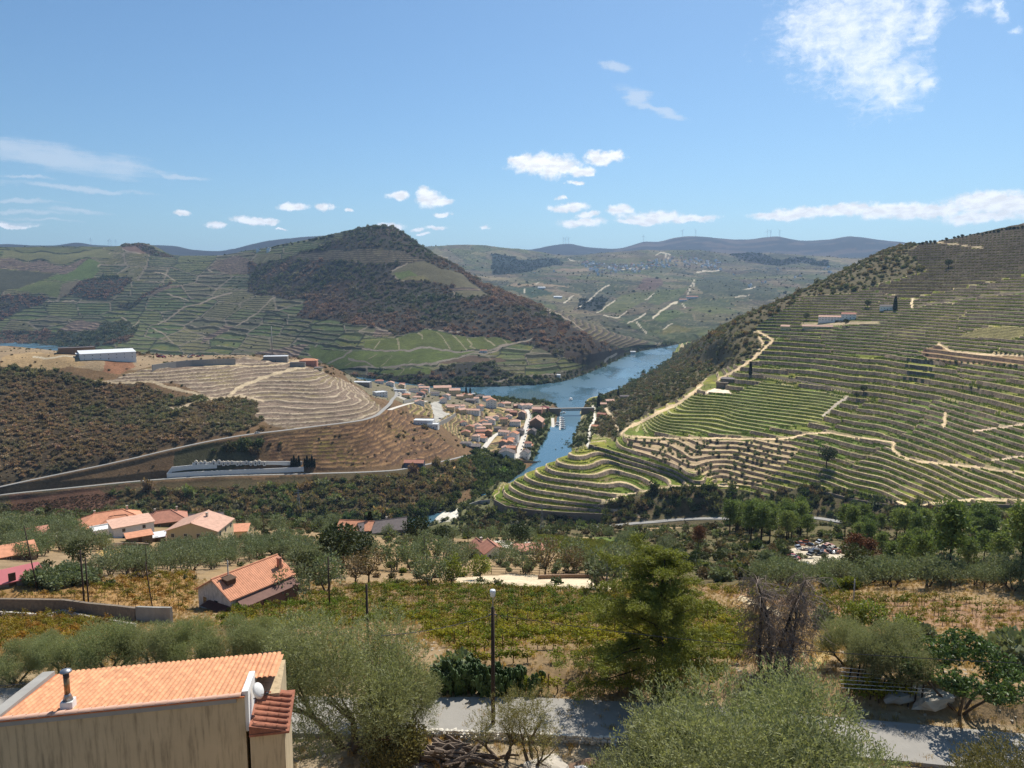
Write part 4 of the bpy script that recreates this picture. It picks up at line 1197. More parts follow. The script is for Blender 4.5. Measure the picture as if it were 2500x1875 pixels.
S5.patch('field', Q(3, 1190, 640, 1280, 540, 1540, 500, 1440, 600, 1270, 660), (98, 104, 62), 0.1, 100)
S5.patch('field', Q(3, 1250, 770, 1320, 690, 1440, 690, 1500, 720, 1320, 780), (96, 106, 58), 0.1, 100)
S5.patch('field', Q(3, 1490, 690, 1740, 660, 1880, 710, 1700, 725), (110, 112, 68), 0.1, 100)
S5.patch('field', Q(3, 1270, 850, 1400, 805, 1560, 830, 1500, 860, 1320, 875), (118, 112, 66), 0.1, 100)
S5.patch('dark_field', Q(3, 1600, 440, 1760, 430, 2200, 520, 2200, 600, 1640, 560, 1600, 500), (82, 86, 62), 0.1, 100)
S5.patch('brown_field', Q(3, 1120, 530, 1180, 450, 1320, 440, 1330, 490, 1260, 545), (110, 90, 76), 0.1, 100)
S5.patch('brown_field', Q(3, 120, 490, 180, 470, 380, 480, 640, 500, 440, 505), (156, 136, 106), 0.1, 100)
S5.patch('brown_field', Q(3, 480, 380, 560, 350, 760, 350, 790, 375), (150, 130, 102), 0.1, 100)
S5.patch('dark_field', Q(3, 130, 510, 330, 505, 500, 560, 300, 590), (76, 88, 62), 0.1, 100)
for pl in (Q(3, 660, 675, 740, 610, 880, 520, 920, 500), Q(3, 860, 715, 920, 735, 985, 750, 1050, 695), Q(3, 1240, 760, 1290, 700, 1440, 630), Q(3, 1050, 790, 1190, 715), Q(3, 1190, 615, 1260, 565), Q(3, 1520, 570, 1550, 510, 1580, 460), Q(3, 1560, 540, 1585, 470), Q(3, 800, 700, 950, 600), Q(3, 600, 280, 700, 300), Q(3, 960, 380, 1230, 365), Q(3, 350, 490, 375, 475), Q(3, 260, 555, 262, 505), Q(3, 560, 640, 640, 560), Q(3, 1480, 640, 1510, 680), Q(3, 1115, 770, 1190, 860), Q(3, 1320, 830, 1390, 795), Q(3, 1940, 520, 2030, 495), Q(3, 1870, 585, 1990, 570), Q(3, 1590, 400, 1760, 380), Q(3, 1260, 270, 1300, 240, 1385, 250, 1370, 290), Q(3, 1350, 250, 1340, 290)):
    S5.path(pl, 2.6, (196, 184, 158))
S5.path(Q(3, 1245, 750, 1300, 695, 1440, 625), 4, (206, 192, 160))

# ---------- mountains
S6.fill('heath', (92, 84, 76), 0.25, 500, (80, 78, 72))
nn = fbm(S6.x / 420, S6.y / 180, 123, 5)
mk = (nn > 0.56) & (S6.px > 1500)
S6.col[mk] = np.array(lin(150, 124, 104)[:3]) * (0.8 + 0.4 * nn[mk])[:, None]

# ================================================================== ROADS (levelled before the land is meshed)
def survey(S, pts, every=6.0, smooth=7, lift=0.0):
    """follow picture points over the land -> smooth world polyline"""
    w = [S.ground(a, b) for a, b in pts]
    X = np.array([p[:] for p in w])
    seg = np.r_[0, np.cumsum(np.hypot(np.diff(X[:, 0]), np.diff(X[:, 1])))]
    n = max(3, int(seg[-1] / every))
    s = np.linspace(0, seg[-1], n)
    P = np.stack([pchip1(seg, X[:, i], s) for i in range(3)], 1)
    k = min(smooth, n // 2)
    if k > 1:
        ker = np.hanning(2 * k + 1); ker /= ker.sum()
        P[:, 2] = np.convolve(np.pad(P[:, 2], k, mode='edge'), ker, 'valid')
    P[:, 2] += lift
    return P


def ribbon(name, P, width, mat, label, cat='road', lift=0.12, crown=0.0):
    P = np.asarray(P)
    t = np.gradient(P[:, :2], axis=0); t /= np.linalg.norm(t, axis=1, keepdims=True) + 1e-9
    nrm = np.stack([-t[:, 1], t[:, 0]], 1)
    W = np.broadcast_to(np.asarray(width, float), (len(P),))
    vs = []
    for q in (-0.5, -0.17, 0.17, 0.5):
        a = P.copy(); a[:, :2] += nrm * (W * q)[:, None]; a[:, 2] += lift + crown * (abs(q) < 0.3)
        vs.append(a)
    lo = []
    for q in (-0.5, 0.5):
        a = P.copy(); a[:, :2] += nrm * (W * q * 1.04)[:, None]; a[:, 2] += lift - 0.5
        lo.append(a)
    rows = [lo[0]] + vs + [lo[1]]
    G = np.stack(rows, 1)
    n = len(P); m = G.shape[1]
    faces = [(i*m+j, i*m+j+1, (i+1)*m+j+1, (i+1)*m+j) for i in range(n-1) for j in range(m-1)]
    mb = MB(); mb.raw(G.reshape(-1, 3), faces)
    o = add(name, mb.mesh(name, mat))
    tag(o, label, cat, kind='structure')
    return o


vt = S3.mask('vine_terrace')
tid, ted = voronoi(S3.px / 210.0 + S3.py / 160.0, S3.py / 85.0 - S3.px / 500.0, 23)
C0 = dict(vine=(78, 90, 34), soil=(116, 104, 68), wall=(106, 93, 77), edge=(158, 141, 106), lip=0.10)
def C(**k): return dict(C0, **k)


SPEC = [(vt & (tid < .34), 4.0, .86, .15, 0.0, C()), (vt & (tid >= .34) & (tid < .62), 5.2, .84, .15, .3, C(vine=(88, 96, 38))), (vt & (tid >= .62) & (tid < .82), 3.3, .86, .15, .6, C(vine=(72, 86, 32))), (vt & (tid >= .82), 5.8, .84, .15, .9, C(vine=(92, 96, 40))),
        (S3.mask('upper_terrace'), 5.0, .88, .3, 0.0, C(vine=(82, 86, 42), soil=(108, 96, 66), edge=(128, 114, 84), wall=(92, 80, 64), lip=0.08)),
        (S3.mask('lobe'), 3.9, .80, .10, 0.0, C(vine=(80, 92, 32), wall=(116, 102, 88), edge=(176, 156, 118), lip=0.15)),
        (S3.mask('fan'), 2.9, .82, .10, 0.0, C(vine=(80, 92, 34), wall=(104, 92, 76), edge=(178, 158, 120), lip=0.15)),
        (S3.mask('vineyard_rows'), 2.2, .86, .08, 0.0, C(vine=(74, 88, 28), soil=(96, 100, 48), wall=(86, 88, 48), edge=(158, 150, 102), lip=0.22)),
        (S3.mask('olive_terrace'), 2.7, .84, .25, 0.0, C(vine=(146, 126, 98), soil=(150, 128, 100), wall=(94, 80, 66), edge=(166, 144, 112), lip=0.3)),
        (S3.mask('red_terrace'), 3.8, .86, .15, 0.0, C(vine=(124, 100, 74), soil=(136, 106, 80), wall=(92, 76, 62), edge=(146, 118, 88))),
        (S3.mask('row_field'), 1.5, .86, .05, 0.0, C(vine=(128, 122, 60), soil=(150, 136, 90), wall=(112, 104, 66), edge=(166, 150, 104), lip=0.3))]
FR3, K3, ID3 = cut_terraces(S3, SPEC)
tread(S2, S2.mask('tan_vineyard'), 2.9, a=0.74, lip=0.2, rows=2, vine_rgb=(138, 118, 100), soil_rgb=(162, 142, 120), wall_rgb=(136, 118, 100), lip_rgb=(202, 182, 152), warp=0.35)
tread(S2, S2.mask('dry_terraces'), 3.4, a=0.68, lip=0.12, rows=2, vine_rgb=(116, 88, 64), soil_rgb=(140, 108, 76), wall_rgb=(104, 82, 64), lip_rgb=(170, 134, 94), warp=1.3, fade=0.55)
tread(S2, S2.mask('yellow_bank', 'town_gardens'), 2.6, a=0.66, lip=0.2, rows=1, vine_rgb=(106, 104, 66), soil_rgb=(176, 150, 104), wall_rgb=(110, 92, 74), lip_rgb=(200, 172, 122), warp=0.5)
fid, fed = voronoi(S4.px / 75.0 + S4.py / 90.0, S4.py / 34.0 - S4.px / 300.0, 9)
vs = S4.mask('vine_slope')
pal4 = [(92, 104, 60), (104, 112, 66), (84, 92, 60), (114, 112, 74), (98, 98, 70), (88, 104, 58)]
for q, (lo, hi, st) in enumerate(((0, .18, 15), (.18, .36, 9), (.36, .55, 12), (.55, .7, 7), (.7, .85, 18), (.85, 1.01, 10))):
    g_ = pal4[q]
    tread(S4, vs & (fid >= lo) & (fid < hi), st, a=0.74, lip=0.10, rows=2, vine_rgb=g_, soil_rgb=tuple(int(c * 1.12) for c in g_), wall_rgb=tuple(int(c * .74) for c in g_), lip_rgb=(150, 140, 112), warp=0.3, fade=0.30)
ed = vs & (fed < 0.05)
S4.col[ed] = np.where((fid[ed] > .5)[:, None], np.array(lin(150, 138, 112)[:3]), np.array(lin(58, 64, 44)[:3]))
tread(S4, S4.mask('vine_belt', 'low_terrace'), 8.0, a=0.62, lip=0.18, rows=1, vine_rgb=(96, 92, 62), soil_rgb=(116, 104, 78), wall_rgb=(84, 76, 62), lip_rgb=(150, 134, 106), warp=0.2, fade=0.5)
tread(S4, S4.mask('stone_terrace', 'gully'), 6.5, a=0.6, lip=0.25, rows=1, vine_rgb=(110, 98, 76), soil_rgb=(132, 112, 94), wall_rgb=(80, 68, 60), lip_rgb=(164, 144, 120), warp=0.8, fade=0.4)
keep5 = S5.col.copy()
tread(S5, S5.mask('field', 'dark_field', 'brown_field'), 17.0, a=0.72, lip=0.14, rows=1, vine_rgb=(84, 88, 58), soil_rgb=(104, 102, 74), wall_rgb=(64, 62, 52), lip_rgb=(150, 138, 112), warp=1.6, fade=0.3)
S5.col = keep5 * 0.75 + S5.col * 0.25
S5.col = (S5.col - S5.col.mean((0, 1))) * 1.35 + S5.col.mean((0, 1)) * 0.95
S5.col = np.clip(S5.col, 0.02, 1)

# roads over the land
rd_up = survey(S2, [(-120, 1215), (0, 1188), (100, 1167), (200, 1146), (300, 1125), (420, 1096), (520, 1075), (600, 1061), (680, 1052), (760, 1042), (840, 1032), (890, 1024), (925, 1010), (945, 992), (958, 975), (968, 960), (962, 945)])
rd_low = survey(S2, [(-120, 1226), (0, 1208), (100, 1198), (200, 1188), (330, 1175), (450, 1166), (560, 1161), (700, 1158), (800, 1155), (900, 1152), (960, 1148), (1030, 1136), (1085, 1125), (1140, 1112)])
rd_branch = survey(S2, [(950, 1000), (975, 992), (1000, 985), (1040, 980)])
rd_street = survey(S2, [(1262, 1120), (1268, 1100), (1276, 1075), (1283, 1050), (1288, 1030), (1292, 1015), (1285, 1000)])
rd_street2 = survey(S2, [(1180, 1096), (1192, 1080), (1205, 1065), (1222, 1056)])
rd_quay = survey(S2, [(1312, 1128), (1322, 1110), (1334, 1085), (1345, 1060), (1350, 1040), (1349, 1020)])
for P, w in ((rd_up, 7), (rd_low, 6), (rd_branch, 7), (rd_street, 9), (rd_street2, 8), (rd_quay, 6)):
    S2.carve(P, w)
rd_right = survey(S3, [(1440, 1300), (1470, 1290), (1530, 1280), (1600, 1272), (1690, 1266), (1780, 1266), (1860, 1266), (1960, 1262), (2060, 1275), (2110, 1285), (2200, 1290), (2350, 1300), (2480, 1310), (2600, 1320)])
S3.carve(rd_right, 7.5)
AZR = np.linspace(pix(-330, 900)[0], pix(2830, 900)[0], 90)


def edge_line(line):
    A, D = [], []
    for a, b in line:
        an, t = pix(a, b); A.append(an); D.append((rz - CAM_Z) / t)
    return pchip1(A, D, AZR)


dn, df = edge_line(ROAD_NEAR), edge_line(ROAD_FAR)
dm = (dn + df) / 2
rd_near = np.stack([dm * np.sin(AZR), dm * np.cos(AZR), np.full(len(AZR), rz)], 1)
S1.carve(rd_near, 5.2, 1.5)

# land colours scaled sheet by sheet, river hills slightly bluer
S1.col *= 0.82
S2.col *= 0.74
S4.col *= np.array([0.57, 0.56, 0.62])
S5.col *= 0.66
S6.col *= 0.24
S3.facecol *= 1.32
M_near = terrain_mat('dry_earth', 0.22, 1.7, 0.9, 2.5, 0.12)
M_mid = terrain_mat('hill_earth', 0.05, 0.4, 0.8, 0.5, 0.7)
M_far = terrain_mat('far_earth', 0.012, 0.09, 0.7, 0.12, 2.0)
S1.build('dry sloping ground with vineyards and olive groves below the viewpoint', 'ground', M_near, name='near_slope_ground')
S2.build('brown hill with bare tan vineyard above the town and the side river', 'hill', M_mid, name='town_hill')
S3.build('terraced vineyard hill rising on the right', 'hill', M_mid, smooth=False, name='terraced_hill')
S4.build('dark peaked hill and vineyard slopes across the river', 'hill', M_far, name='river_hills')
S5.build('far patchwork of vineyards and fields under the hilltop village', 'hill', M_far, name='far_slopes')
S6.build('blue mountains along the horizon', 'mountain', M_far, name='blue_mountains')

# ------------------------------------------------------------------ water
def water():
    m, t, b, out = base_mat('river_water')
    tc = t.new('ShaderNodeTexCoord')
    P = tc.outputs['Object']
    n1 = t.noise(P, 0.35, 4, 0.6); n2 = t.noise(P, 0.05, 3, 0.5)
    mp = t.new('ShaderNodeMapping'); mp.inputs['Scale'].default_value = (0.012, 0.004, 1.0); mp.inputs['Rotation'].default_value = (0, 0, R(-25))
    t.link(P, mp.inputs[0])
    streak = t.ramp(t.noise(mp.outputs[0], 1.0, 4, 0.6), 0.38, 0.62)
    b.inputs['Base Color'].default_value = (0.06, 0.13, 0.17, 1)
    b.inputs['IOR'].default_value = 1.33
    t.link(t.ramp(streak, 0, 1, 0.06, 0.34), b.inputs['Roughness'])
    bp = t.new('ShaderNodeBump'); bp.inputs['Distance'].default_value = 0.35
    t.link(t.ramp(streak, 0, 1, 0.25, 0.8), bp.inputs['Strength'])
    t.link(t.math('ADD', n1, t.math('MULTIPLY', n2, 1.5)), bp.inputs['Height'])
    t.link(bp.outputs[0], b.inputs['Normal'])
    me = bpy.data.meshes.new('river')
    me.from_pydata([(-4000, 500, 0), (4500, 500, 0), (4500, 4200, 0), (-4000, 4200, 0)], [], [(0, 1, 2, 3)])
    me.materials.append(m)
    tag(add('river', me), 'blue river winding between the hills', 'river', kind='structure')


water()

# ------------------------------------------------------------------ base land under everything, out to the horizon
mb = MB(); mb.raw([(-30000, -3000, -40), (30000, -3000, -40), (30000, 30000, -40), (-30000, 30000, -40)], [(0, 1, 2, 3)])
tag(add('valley_floor', mb.mesh('valley_floor', simple('valley_earth', (110, 96, 76), 0.95))), 'low ground underlying the valley out to the horizon', 'ground', kind='structure')

# ------------------------------------------------------------------ roads
M_asph = simple('asphalt_lane', (152, 147, 138), 0.9, 0.08, 1.5, 0.3)  # warm grey asphalt of the near lane, faintly grained
M_asph2 = simple('asphalt_pale', (150, 146, 138), 0.9, 0.12, 0.3)
M_pave = simple('pale_paving', (206, 198, 184), 0.9, 0.06, 0.4)
ribbon('road', rd_near, 4.6 + 0 * dm, M_asph, 'grey asphalt lane passing below the near house and trees', lift=0.0)
ribbon('road', rd_up, 5.2, M_asph2, 'pale road climbing across the brown hill to the town')
ribbon('road', rd_low, 4.2, M_asph2, 'lower narrow road running past the white cemetery')
ribbon('road', rd_branch, 6.5, M_pave, 'short pale road forking off at the white villa')
ribbon('road', rd_street, 7.5, M_pave, 'white town street lined with parked cars')
ribbon('road', rd_street2, 7.0, M_pave, 'short white side street among the town houses')
ribbon('quay', rd_quay, 5.0, M_pave, 'pale riverside walk beside the moored boats', 'quay')
ribbon('road', rd_right, 7.0, M_asph2, 'grey road along the foot of the terraced hill')

# ================================================================== PLANT LIBRARY
M_bark = simple('bark_grey', (92, 80, 68), 0.95, 0.3, 6.0, 0.5)
M_bark_dark = simple('bark_dark', (60, 50, 42), 0.95, 0.3, 6.0, 0.5)
M_scrub = foliage('scrub_leaves', (80, 80, 60), source='instancer', var=0.4, trans=0.28)
M_olive = foliage('olive_leaves', (152, 152, 114), (132, 136, 96), var=0.32, trans=0.30, rough=0.7, spec=0.12)
M_olive_brown = foliage('olive_leaves_brown', (122, 112, 72), (112, 106, 70), var=0.3, trans=0.26, rough=0.7, spec=0.12)
M_olive_pale = foliage('olive_leaves_pale', (146, 138, 88), (136, 130, 82), var=0.4, trans=0.25, rough=0.5)
M_cedar = foliage('cedar_needles', (120, 122, 54), (120, 122, 54), var=0.4, trans=0.32)
M_pine = foliage('pine_needles', (104, 120, 68), (118, 126, 72), var=0.35, trans=0.3)
M_rust = foliage('rust_needles', (128, 84, 54), (112, 76, 50), var=0.35, trans=0.12)
M_oak = foliage('oak_leaves', (62, 74, 42), (84, 86, 52), var=0.4, trans=0.15)
M_lime = foliage('bright_leaves', (124, 128, 54), (112, 120, 58), var=0.35, trans=0.3)
M_brownleaf = foliage('dry_leaves', (124, 106, 74), (110, 92, 66), var=0.35, trans=0.2)
M_loquat = foliage('loquat_leaves', (100, 120, 70), (100, 120, 70), var=0.4, trans=0.25, rough=0.5, spec=0.3)
M_cactus = foliage('cactus_pads', (74, 92, 50), (74, 92, 50), var=0.3, trans=0.0)
M_vine = foliage('vine_leaves', (112, 124, 44), (150, 138, 52), var=0.4, trans=0.35)
M_twig = simple('dry_twigs', (142, 126, 112), 0.95, 0.3, 5.0)
M_cyp = foliage('cypress_leaves', (40, 50, 32), (46, 56, 34), var=0.35, trans=0.05)
rg = np.random.default_rng(5)


def libobj(name, me):
    return bpy.data.objects.new(name, me)      # not linked: only used by the scattered cover


SCRUBS = proto_collection('scrub_plants', [libobj('a_bush', bush_mesh('bush_a', rg, M_scrub, 150, 0.36)),
                                            libobj('b_bush', bush_mesh('bush_b', rg, M_scrub, 130, 0.40, squash=0.65, nl=6)),
                                            libobj('c_bush', bush_mesh('bush_c', rg, M_scrub, 150, 0.36, squash=1.15, nl=4)),
                                            libobj('d_bush', bush_mesh('bush_d', rg, M_scrub, 90, 0.42, squash=0.9, nl=7))])


def spire_mesh(name, mat, n=220):
    mb = MB()
    z = rg.random(n); a = rg.random(n) * 6.28
    r = 0.16 * np.sqrt(np.clip(1 - z, 0, 1)) * np.clip(z * 8 + 0.4, 0, 1) * (0.8 + 0.3 * rg.random(n))
    C = np.stack([r * np.cos(a), r * np.sin(a), z * 0.95], 1)
    mb.quads(leaf_quads(C, np.stack([np.cos(a) * 0.3, np.sin(a) * 0.3, np.ones(n)], 1), 0.13, 0.06, rg))
    mb.lathe([(0.02, 0), (0.11, 0.08), (0.13, 0.3), (0.10, 0.6), (0.02, 0.96)], 7)
    return mb.mesh(name, mat)


ME_SPIRE = spire_mesh('cypress_crown', M_cyp, 400)


def limb(mb, p0, d, L, r0, r1, n=4, wob=0.12, rgn=rg, sides=6, droop=0.0):
    pts = [Vector(p0)]; d = Vector(d).normalized()
    for i in range(n):
        d = (d + Vector(rgn.normal(size=3)) * wob - Vector((0, 0, droop))).normalized()
        pts.append(pts[-1] + d * L / n)
    mb.tube(pts, [r0 + (r1 - r0) * i / n for i in range(n + 1)], sides)
    return pts


def olive_tree(name, h=6.0, w=6.5, sprigs=2200, per=9, leaf=0.13, lw=0.03, seed=1, stems=3, clump=False):
    """returns trunk mesh, crown mesh"""
    g = np.random.default_rng(seed)
    tb = MB(); cb = MB()
    lobes = []
    rw = w / 2
    for s in range(stems):
        a = s * 6.28 / stems + g.random()
        d = (math.cos(a) * 0.35, math.sin(a) * 0.35, 1.0)
        p = limb(tb, (0.15 * math.cos(a), 0.15 * math.sin(a), -0.5), d, h * 0.36, 0.05 * h ** 0.9 * 0.7, 0.035 * h ** 0.9 * 0.7, 4, 0.18, g)
        for k in range(4):
            a2 = a + (g.random() - 0.5) * 2.4
            d2 = (math.cos(a2) * (0.4 + 0.8 * g.random()), math.sin(a2) * (0.4 + 0.8 * g.random()), 0.7 + 0.5 * g.random())
            q = limb(tb, p[-1], d2, h * 0.38, 0.03 * h ** 0.9 * 0.6, 0.012, 4, 0.2, g, 5)
            lobes.append((q[-1].x, q[-1].y, q[-1].z, rw * 0.36, rw * 0.36, h * 0.17))
            lobes.append((q[2].x * 1.2, q[2].y * 1.2, q[2].z, rw * 0.34, rw * 0.34, h * 0.15))
    L = np.array(lobes)
    # spread the lobes over the wanted crown
    ctr = L[:, :2].mean(0); L[:, :2] -= ctr * 0.8
    ext = np.abs(L[:, :2]).max() + rw * 0.25
    L[:, :2] *= rw / ext
    z0, z1 = L[:, 2].min(), L[:, 2].max()
    L[:, 2] = h * 0.34 + (L[:, 2] - z0) / (z1 - z0 + 1e-6) * h * 0.50
    # hanging skirts
    for k in range(stems * 3):
        a = g.random() * 6.28
        L = np.vstack([L, [rw * 0.72 * math.cos(a), rw * 0.72 * math.sin(a), h * (0.30 + 0.25 * g.random()), rw * 0.30, rw * 0.30, h * 0.15]])
    if clump:
        p, d = blob_points(sprigs, g, L, 0.35)
        d = d * 0.7 + np.array([0, 0, 0.6]) + g.normal(size=p.shape) * 0.5
        cb.quads(leaf_quads(p, d, leaf * (0.6 + 0.8 * g.random(sprigs)), lw * (0.6 + 0.8 * g.random(sprigs)), g))
    else:
        p, d = blob_points(sprigs, g, L, 0.30)
        d = d * 0.8 + np.array([0, 0, 0.75]) + g.normal(size=p.shape) * 0.35
        d /= np.linalg.norm(d, axis=1, keepdims=True)
        sl = leaf * 3.2
        C, V = [], []
        for j in range(per):
            f = (j + 0.3) / per
            c = p + d * sl * f - np.array([0, 0, 0.10]) * f * f
            side = g.normal(size=p.shape); side -= (side * d).sum(1, keepdims=True) * d
            side /= np.linalg.norm(side, axis=1, keepdims=True)
            C.append(c); V.append(d * 0.8 + side * 0.75)
        C = np.concatenate(C); V = np.concatenate(V)
        n = len(C)
        cb.quads(leaf_quads(C, V, leaf * (0.65 + 0.6 * g.random(n)), lw * (0.7 + 0.5 * g.random(n)), g))
    return tb.mesh(name + '_trunk', M_bark, True), cb.mesh(name + '_crown', M_olive)


OLV_NEAR = [olive_tree('olive_near', 7.0, 7.6, 10500, 7, 0.155, 0.042, 1, 4), olive_tree('olive_near_b', 7.0, 7.2, 8200, 7, 0.155, 0.042, 2, 3)]
M_olive_mid = foliage('olive_leaves_grey', (132, 136, 106), (112, 120, 88), var=0.35, trans=0.22, rough=0.7, spec=0.12)
OLV_MID = [olive_tree('olive_mid', 5.0, 5.6, 1100, 1, 0.40, 0.19, s, 3, True) for s in (3, 4, 5)]
for _t, _c in OLV_MID: _c.materials[0] = M_olive_mid
SAPLING = olive_tree('olive_sapling', 4.4, 3.4, 1100, 8, 0.12, 0.03, 9, 3)


def round_tree(name, h, w, n, leaf, seed, mat, bark=None, trunk=0.28, lobn=9):
    g = np.random.default_rng(seed)
    tb = MB(); cb = MB()
    limb(tb, (0, 0, -0.5), (0, 0, 1), h * (trunk + 0.25) + 0.5, 0.028 * h, 0.014 * h, 4, 0.06, g)
    lob = [(0, 0, h * (trunk + 1) / 2, w * 0.34, w * 0.34, h * (1 - trunk) * 0.42)]
    for i in range(lobn):
        a = g.random() * 6.28; r = w * (0.18 + 0.16 * g.random()); z = h * (trunk + (1 - trunk) * (0.15 + 0.65 * g.random()))
        lob.append((r * math.cos(a), r * math.sin(a), z, w * 0.2, w * 0.2, h * 0.14))
        limb(tb, (0, 0, h * trunk), (r * math.cos(a), r * math.sin(a), z - h * trunk), math.hypot(r, z - h * trunk), 0.012 * h, 0.004 * h, 3, 0.1, g, 5)
    p, d = blob_points(n, g, lob, 0.4)
    d = d + g.normal(size=p.shape) * 0.6
    cb.quads(leaf_quads(p, d, leaf * (0.6 + 0.8 * g.random(n)), leaf * 0.6 * (0.6 + 0.8 * g.random(n)), g))
    return tb.mesh(name + '_trunk', bark or M_bark_dark, True), cb.mesh(name + '_crown', mat)


OAK = [round_tree('oak', 8, 8, 1300, 0.55, 21, M_oak), round_tree('oak_b', 8, 7, 1200, 0.55, 22, M_oak)]
LIME = [round_tree('leafy', 5, 5, 1000, 0.38, 23, M_lime, trunk=0.18)]
BROWN = [round_tree('dry', 6, 6, 700, 0.36, 24, M_brownleaf, trunk=0.2)]


def pine_tree(name, h, seed, mat, flat=0.5):
    g = np.random.default_rng(seed)
    tb = MB(); cb = MB()
    tr = limb(tb, (0, 0, -1), (0, 0, 1), h * 0.95 + 1, 0.022 * h, 0.008 * h, 6, 0.03, g)
    P, V = [], []
    nb = 26
    for i in range(nb):
        z = h * (0.42 + 0.56 * (i / nb) ** 0.9)
        L = h * 0.24 * (1.1 - 0.75 * ((z / h - 0.42) / 0.58) ** 1.5) * (0.6 + 0.6 * g.random())
        a = i * 2.4 + g.random()
        b = limb(tb, (0, 0, z), (math.cos(a), math.sin(a), 0.28), L, 0.005 * h, 0.002 * h, 3, 0.1, g, 4)
        for q in b[1:] + [b[-1] * 0.5 + b[-2] * 0.5]:
            m = 20
            c = np.array(q[:]) + g.normal(size=(m, 3)) * np.array([0.055, 0.055, 0.030]) * h
            P.append(c); V.append(g.normal(size=(m, 3)) + np.array([0, 0, 0.8]))
    P = np.concatenate(P); V = np.concatenate(V); n = len(P)
    cb.quads(leaf_quads(P, V, 0.055 * h * (0.6 + 0.7 * g.random(n)), 0.026 * h, g))
    return tb.mesh(name + '_trunk', M_bark_dark, True), cb.mesh(name + '_crown', mat)


PINE = [pine_tree('pine', 12, 31, M_pine), pine_tree('pine_b', 12, 32, M_pine), pine_tree('pine_c', 12, 33, M_pine)]


def cedar_tree():
    g = np.random.default_rng(41)
    tb = MB(); cb = MB()
    h = 12.4
    limb(tb, (0, 0, -0.6), (0.02, 0, 1), h * 0.97 + 0.6, 0.34, 0.05, 8, 0.025, g, 8)
    P, V = [], []
    nb = 58
    for i in range(nb):
        f = 0.15 + 0.83 * (i / nb)
        z = h * f
        a = i * 2.399 + g.random() * 0.6
        L = np.interp(f, [.15, .22, .32, .5, .62, .75, .88, .98], [4.2, 6.2, 7.0, 5.6, 5.0, 4.2, 2.8, 1.1]) * (0.62 + 0.5 * g.random())
        L *= 1.0 + 0.20 * math.cos(a - math.pi)            # fuller towards the left
        up = 0.10 + 0.40 * f
        b = limb(tb, (0, 0, z), (math.cos(a), math.sin(a), up), L, 0.075 * (1 - f) + 0.025, 0.012, 7, 0.10, g, 5, droop=0.055)
        e = np.array([math.cos(a), math.sin(a), 0]); side = np.array([-math.sin(a), math.cos(a), 0])
        for k in range(2, 8):
            q = np.array(b[k][:])
            fr = k / 7
            # clumps of drooping sprays on side twigs
            for s_ in range(int(3 + L)):
                wdt = L * 0.30 * (1.15 - 0.7 * fr)
                c0 = q + side * (g.random() * 2 - 1) * wdt + e * g.normal() * L * 0.05 + np.array([0, 0, 0.05 - 0.25 * g.random()])
                m = 15
                c = c0 + g.normal(size=(m, 3)) * np.array([0.20, 0.20, 0.10])
                P.append(c); V.append(e * 0.6 + side * g.normal() * 0.6 + np.array([0, 0, -0.25]) + g.normal(size=(m, 3)) * 0.55)
    P = np.concatenate(P); V = np.concatenate(V)
    T, W = [], []
    for j in range(3):                                  # each spray a tuft of thin needles
        T.append(P + g.normal(size=P.shape) * 0.07); W.append(V + g.normal(size=V.shape) * 0.45)
    T = np.concatenate(T); W = np.concatenate(W); n = len(T)
    cb.quads(leaf_quads(T, W, 0.24 * (0.6 + 0.7 * g.random(n)), 0.065, g))
    return tb.mesh('cedar_trunk', M_bark_dark, True), cb.mesh('cedar_crown', M_cedar)


def dead_tree():
    g = np.random.default_rng(51)
    tb = MB(); cb = MB()
    stems = [((0, 0, -0.5), (-0.06, 0, 1), 7.6), ((0.4, 0.1, -0.5), (0.12, 0, 1), 7.9), ((1.6, 0.2, -0.5), (0.30, 0.1, 1), 6.0), ((-0.4, 0.3, -0.5), (-0.25, 0.05, 1), 6.6)]
    for p, d, L in stems:
        b = limb(tb, p, d, L, 0.20, 0.05, 7, 0.07, g, 6)
        for k in range(2, 8):
            for j in range(13):
                a = g.random() * 6.28
                q = limb(cb, b[k], (math.cos(a), math.sin(a), 0.5), 0.9 + 1.3 * g.random(), 0.032, 0.018, 3, 0.25, g, 3, droop=0.22)
                for m in range(9):
                    r = q[1 + m % 3]
                    limb(cb, r, (g.normal() * 0.6, g.normal() * 0.6, -0.7), 0.7 + 1.0 * g.random(), 0.017, 0.010, 3, 0.3, g, 3, droop=0.15)
    return tb.mesh('dead_trunk', M_bark_dark, True), cb.mesh('dead_twigs', M_twig)


